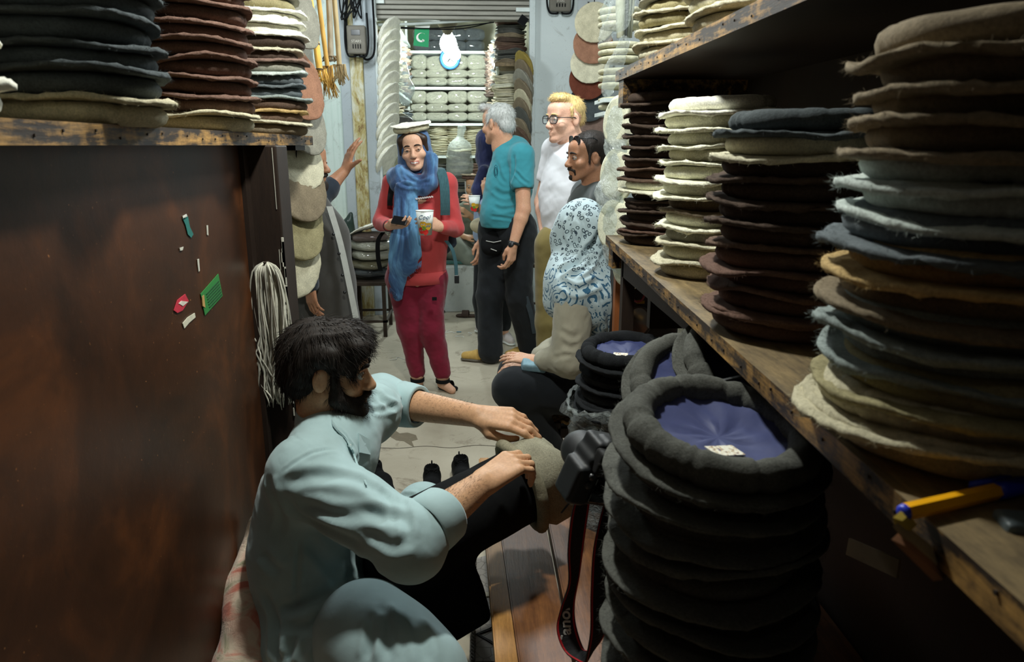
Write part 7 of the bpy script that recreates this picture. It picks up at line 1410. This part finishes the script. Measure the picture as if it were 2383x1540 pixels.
def printed():
    t = NT('printed_scarf'); v = t.tc(); sep = t.n('SeparateXYZ', Vector=t._tc.outputs['Object'])
    base = srgb(186, 206, 212); blue = srgb(44, 96, 128); dark = srgb(52, 70, 82)
    w1 = t.n('TexVoronoi', Vector=t.mix(.035, v, t.n('TexNoise', Vector=v, Scale=14.0).outputs['Color']), Scale=50.0); d = w1.outputs['Distance']; ring = t.math('MULTIPLY', t.math('GREATER_THAN', d, .24), t.math('LESS_THAN', d, .40))
    w2 = t.n('TexVoronoi', Vector=t.mix(.05, v, t.n('TexNoise', Vector=v, Scale=9.0).outputs['Color']), Scale=11.0); d2 = w2.outputs['Distance']; sc_ = t.math('GREATER_THAN', t.math('SINE', t.math('MULTIPLY', d2, 34.0)), .45); br = t.math('GREATER_THAN', t.noise(v, 26, 1, .5), .46); scr = t.math('MULTIPLY', sc_, br)
    w3 = t.n('TexVoronoi', Vector=v, Scale=52.0); dots = t.math('LESS_THAN', w3.outputs['Distance'], .20); scr = t.math('MAXIMUM', scr, dots)
    low = t.math('LESS_THAN', sep.outputs[2], float(at(1350, 612, GY).z)); patt = t.mix(low, ring, scr); c = t.mix(patt, base, t.mix(low, dark, blue))
    t.bump(t.noise(t.tc((1, 1, .6)), 30, 3, .6, .8), .4, .004); return t.set(Base__Color=c, Roughness=.85, Sheen__Weight=.2)
PRS = printed(); b = Blob(); b.ell(h7(0, -.02, .025), (.104, .115, .118), h7.R, .02); b.cone(h7(0, -.03, -.06), nk + A((0, 0, -.02)), .082, .072, .02); b.ell(h7(0, .05, -.10), (.07, .08, .07), h7.R, .03); b.ell(h7(0, .050, -.03), (.082, .084, .10), h7.R, .03)
b.cone(nk + A((0, -.03, -.03)), a3(1348, 660, GY - .06), .078, .125, .03); b.cone(sN, sF, .10, .11, .05); b.chain(jl((1345, 655, GY - .06), (1372, 700, GY - .08), (1395, 738, GY - .08)), [.14, .135, .10], .05); b.cone(a3(1410, 740, GY), a3(1440, 775, GY + .02), .10, .05, .04); b.cone(a3(1310, 620, GY - .04), a3(1305, 700, GY - .08), .06, .08, .04)
V7, F7 = b.build(.007, 1); FL = [([(1402, 540), (1385, 575), (1345, 606), (1295, 630)], .020, .016), ([(1408, 565), (1370, 605), (1330, 636)], .016, .013), ([(1345, 500), (1356, 545), (1346, 590)], .010, .012), ([(1320, 500), (1318, 550), (1308, 600)], .008, .012), ([(1300, 650), (1340, 668), (1400, 650)], .010, .014), ([(1310, 700), (1318, 740), (1320, 780)], .008, .012), ([(1400, 690), (1420, 730), (1430, 770)], .010, .014)]
V7 = folds(V7, F7, [(onmesh(V7, p), d, w_) for p, d, w_ in FL], [(.004, 15, 6, (1, 1, .6))]); inv_parent(link('headscarf', mesh('headscarf', V7, F7, PRS)), P7)
LIN2 = cloth('linen', (168, 164, 146), 600, .08, .4); b = Blob(); b.chain([(sN + sF) / 2 + A((0, 0, -.1)), hp + A((.02, 0, .02))], [.13, .16], .05); b.cone(sN, eN + A((.0, 0, -.01)), .088, .084, .03); b.cone(eN, eN + (wN - eN) * .72, .082, .052, .02); b.cone(sF + A((0, 0, -.06)), eF, .06, .06, .03); b.cone(eF, eF + (wF - eF) * .7, .06, .05, .02); b.cone(hp + A((.02, -.08, -.02)), hp + A((.03, -.10, -.22)), .12, .10, .05)
V8, F8 = b.build(.0075, 1); FL = [([(1295, 770), (1330, 790), (1350, 780)], .005, .012), ([(1300, 805), (1325, 815), (1345, 800)], .005, .012), ([(1280, 835), (1310, 828), (1335, 832)], .005, .010)]
V8 = folds(V8, F8, [(onmesh(V8, p), d, w_) for p, d, w_ in FL], [(.004, 16, 7, (1, 1, 1)), (.0022, 50, 9, (1, 1, .7))]); inv_parent(link('shirt', mesh('shirt', V8, F8, LIN2)), P7)
b = Blob(); b.cone(hp + A((0, -.06, 0)), hp + A((0, .08, 0)), .13, .13, .05); b.chain([hp + A((0, -.06, 0)), kN, aN + A((0, 0, .02))], [.125, .092, .062], .03); b.chain([hp + A((0, .06, 0)), kF, aF + A((0, 0, .02))], [.125, .09, .062], .03); part('trousers', b, [cloth('black_jersey', (26, 30, 34), 1000, .12, .2, sheen=.1)], .007, P7, 1, None, [(.004, 13, 5, (1, 1, 1))])
for a_ in (aN, aF): shoe2(P7, A((a_[0] + .04, a_[1], 0)), A((a_[0] - .18, a_[1] - .02, 0)), M['black'], SOLE, .03)
b = Blob(); c = a3(1242, 850, GY - .14); b.box(c, (.045, .02, .012), np.stack([unit((1, 0, -.15)), unit((0, 1, .4)), unit((.15, -.4, 1))]), .008, .01); o = part('folded_cloth', b, [plain('cloth_pale_blue', (136, 170, 184), .8, .15, 40)], .005, None, 1, None, [(.003, 40, 3, (1, 1, 1))]); tag(o, 'folded pale blue cloth lying on the seated woman\'s lap', 'cloth')
so = empty('woven_stool', (.36, 3.3, 0)); tag(so, 'low wooden stool with woven rush seat under the woman in the printed headscarf', 'stool'); SI = Matrix.Translation(-so.location); x0, x1, y0, y1, zs = at(1282, 970, 3.22).x, at(1282, 970, 3.22).x + .36, 3.10, 3.46, at(1300, 965, 3.2).z
for x in (x0, x1 - .035):
    for y in (y0, y1 - .035): MB().box((x, y, 0), (x + .035, y + .035, zs), b=.004).ob('leg', M['dark_wood'], so).matrix_parent_inverse = SI
RUSH = plain('rush_cord', (150, 120, 76), .8, .25, 60, .4, 200)
for k in range(16): y = y0 + .02 + (y1 - y0 - .04) * k / 15; m = MB(); m.tube([(x0 - .006 + (x1 - x0 + .012) * t, y + .003 * math.sin(t * 60 + k), zs - .006 + .005 * math.sin(t * 60 + k * 2)) for t in np.linspace(0, 1, 50)] + [(x1 + .004, y, zs - .05)], .0095, 5); m.tube([(x0 - .008, y, zs - .05), (x0 - .009, y, zs - .004)], .0095, 5); o = m.ob('rush_cord', RUSH, so, True); o.matrix_parent_inverse = SI
for y in (y0, y1 - .03): MB().box((x0, y, zs - .075), (x1, y + .03, zs - .03)).ob('rail', M['dark_wood'], so).matrix_parent_inverse = SI
# --- man at the left doorway
DY = 3.8
P8 = person('bearded man in dark waistcoat behind the hanging hats, hand raised to the post', at(760, 980, DY)); P8.location.z = 0
h8 = Head(a3(712, 376, DY), (.97, -.2, -.05), sc=1.05); nk = a3(700, 440, DY); sF, sN = jl((728, 470, DY + .18), (690, 470, DY - .15)); eF, wF = jl((762, 440, DY + .22), (803, 396, DY + .28)); eN, wN = jl((700, 580, DY - .2), (720, 660, DY - .22)); hp = a3(730, 640, DY)
b = Blob(); head_blob(b, h8, nk, nose=1.15); lids(b, h8); b.chain([nk, (sN + sF) / 2 + A((0, 0, -.12)), hp], [.065, .11, .12], .03); arm(b, sN, eN, wN); arm(b, sF, eF, wF); hand(b, wF, a3(815, 352, DY + .30) - wF, (-.75, -.6, .2), 1, ((.12, .25, .2), (.1, .2, .2), (.15, .3, .3), (.2, .3, .3)), ((.035, .045, -.01), (.055, .075, -.015), (.068, .098, -.02)), 1.0, .16); hand(b, wN, (.1, -.1, -1), (-.6, -.7, 0), 1, ((.3, .4, .3),) * 4)
for x in (-.09, .09): b.chain([hp + A((x, 0, -.05)), A((hp[0] + x, DY, .5)), A((hp[0] + x, DY, .07))], [.09, .06, .045], .03)
part('body', b, [SK_BROWN], .006, P8); eyes(h8, P8)
b = Blob(); b.ell(h8(0, -.026, .045), (.083, .095, .08), h8.R, .02); b.ell(h8(0, .12, -.02), (.09, .06, .09), h8.R, .012, -1); part('hair', b, [HAIRK], .008, P8); b = Blob()
for x in (-1, 1): b.cone(h8(x * .062, .01, -.05), h8(x * .022, .074, -.108), .022, .028, .02); b.cone(h8(x * .004, .100, -.056), h8(x * .030, .082, -.070), .009, .007, .01)
b.ell(h8(0, .078, -.118), (.03, .024, .03), h8.R, .02); part('beard', b, [HAIRK], .006, P8)
b = Blob(); b.cone(sF, eF, .062, .054, .03); b.cone(eF, eF + (wF - eF) * .22, .054, .048, .02); b.cone(sN, sF, .07, .07, .05); b.cone(sN, eN, .07, .06, .03); b.cone(eN, wN, .06, .05, .03); part('shirt', b, [cloth('navy_shirt', (38, 46, 56), 900, .1, .3)], .009, P8, 1, None, [(.004, 18, 3, (1, 1, 1))])
VST = cloth('dark_waistcoat', (66, 64, 60), 700, .12, .3); b = Blob(); b.chain([(sN + sF) / 2 + A((.0, 0, -.06)), a3(742, 560, DY), a3(752, 660, DY), a3(764, 760, DY)], [.14, .155, .165, .18], .05, 1, ((1, 0, 0), 1.05)); part('waistcoat', b, [VST], .009, P8, 1, None, [(.005, 10, 3, (1, 1, .4))])
strap(jl((766, 480, DY - .145), (790, 560, DY - .15), (808, 640, DY - .155), (828, 740, DY - .16)), (.028, .010, .0), plain('lining_white', (186, 188, 182), .8, .1), P8, .014, 'waistcoat_edge'); m = MB()
for q in ((782, 545), (795, 590), (803, 640), (808, 680)): c = a3(q[0] - 6, q[1], DY - .165); m.lathe([(.001, .008), (.007, .007), (.008, .0)], 10, 0, basis((1, 0, 0), (0, 0, 1), (0, -1, 0), c))
o = inv_parent(m.ob('buttons', M['black_plastic'], None, True), P8); b = Blob()
for x in (-.09, .09): b.chain([hp + A((x, -.02, 0)), A((hp[0] + x, DY, .5)), A((hp[0] + x, DY, .08))], [.11, .11, .09], .04)
part('loose_trousers', b, [cloth('pale_grey_shalwar', (170, 176, 176), 800, .08, .3)], .010, P8, 1, None, [(.008, 10, 3, (1, 1, .4))])
for x in (-.09, .09): shoe2(P8, A((hp[0] + x - .04, DY + .02, 0)), A((hp[0] + x + .17, DY - .05, 0)), M['black'], SOLE)
# ------------------------------------------------------------ stains on the floor
def stain(pts, rgb, name, label_mat):
    P = [atZ(x, y, .0012) for x, y in pts]; n = len(P); m = MB(); m.add([p for p in P] + [Vector((p.x, p.y, .0002)) for p in P], [tuple(range(n))] + [(j, (j + 1) % n, n + (j + 1) % n, n + j) for j in range(n)])
    o = m.ob(name, label_mat, bpy.data.objects['floor']); o['kind'] = 'structure'
SM = plain('damp_stain', (122, 112, 92), .6, .15, 30); RM = plain('red_stain', (150, 110, 98), .85, .2, 40)
stain([(902, 1000), (915, 998), (930, 1008), (948, 1006), (968, 1012), (972, 1022), (958, 1026), (964, 1040), (956, 1036), (940, 1026), (922, 1024), (906, 1014)][::-1], None, 'stain', SM)
stain([(888, 998), (896, 995), (897, 1001), (890, 1003)][::-1], None, 'stain', SM)
m = MB(); m.tube(spline([atZ(x, y, .0005) for x, y in ((846, 1044), (880, 1042), (930, 1043), (990, 1038), (1050, 1042), (1110, 1036), (1180, 1040))], 40), .0022, 5); o = m.ob('floor_crack', plain('crack', (92, 86, 76), .9), bpy.data.objects['floor']); o['kind'] = 'structure'
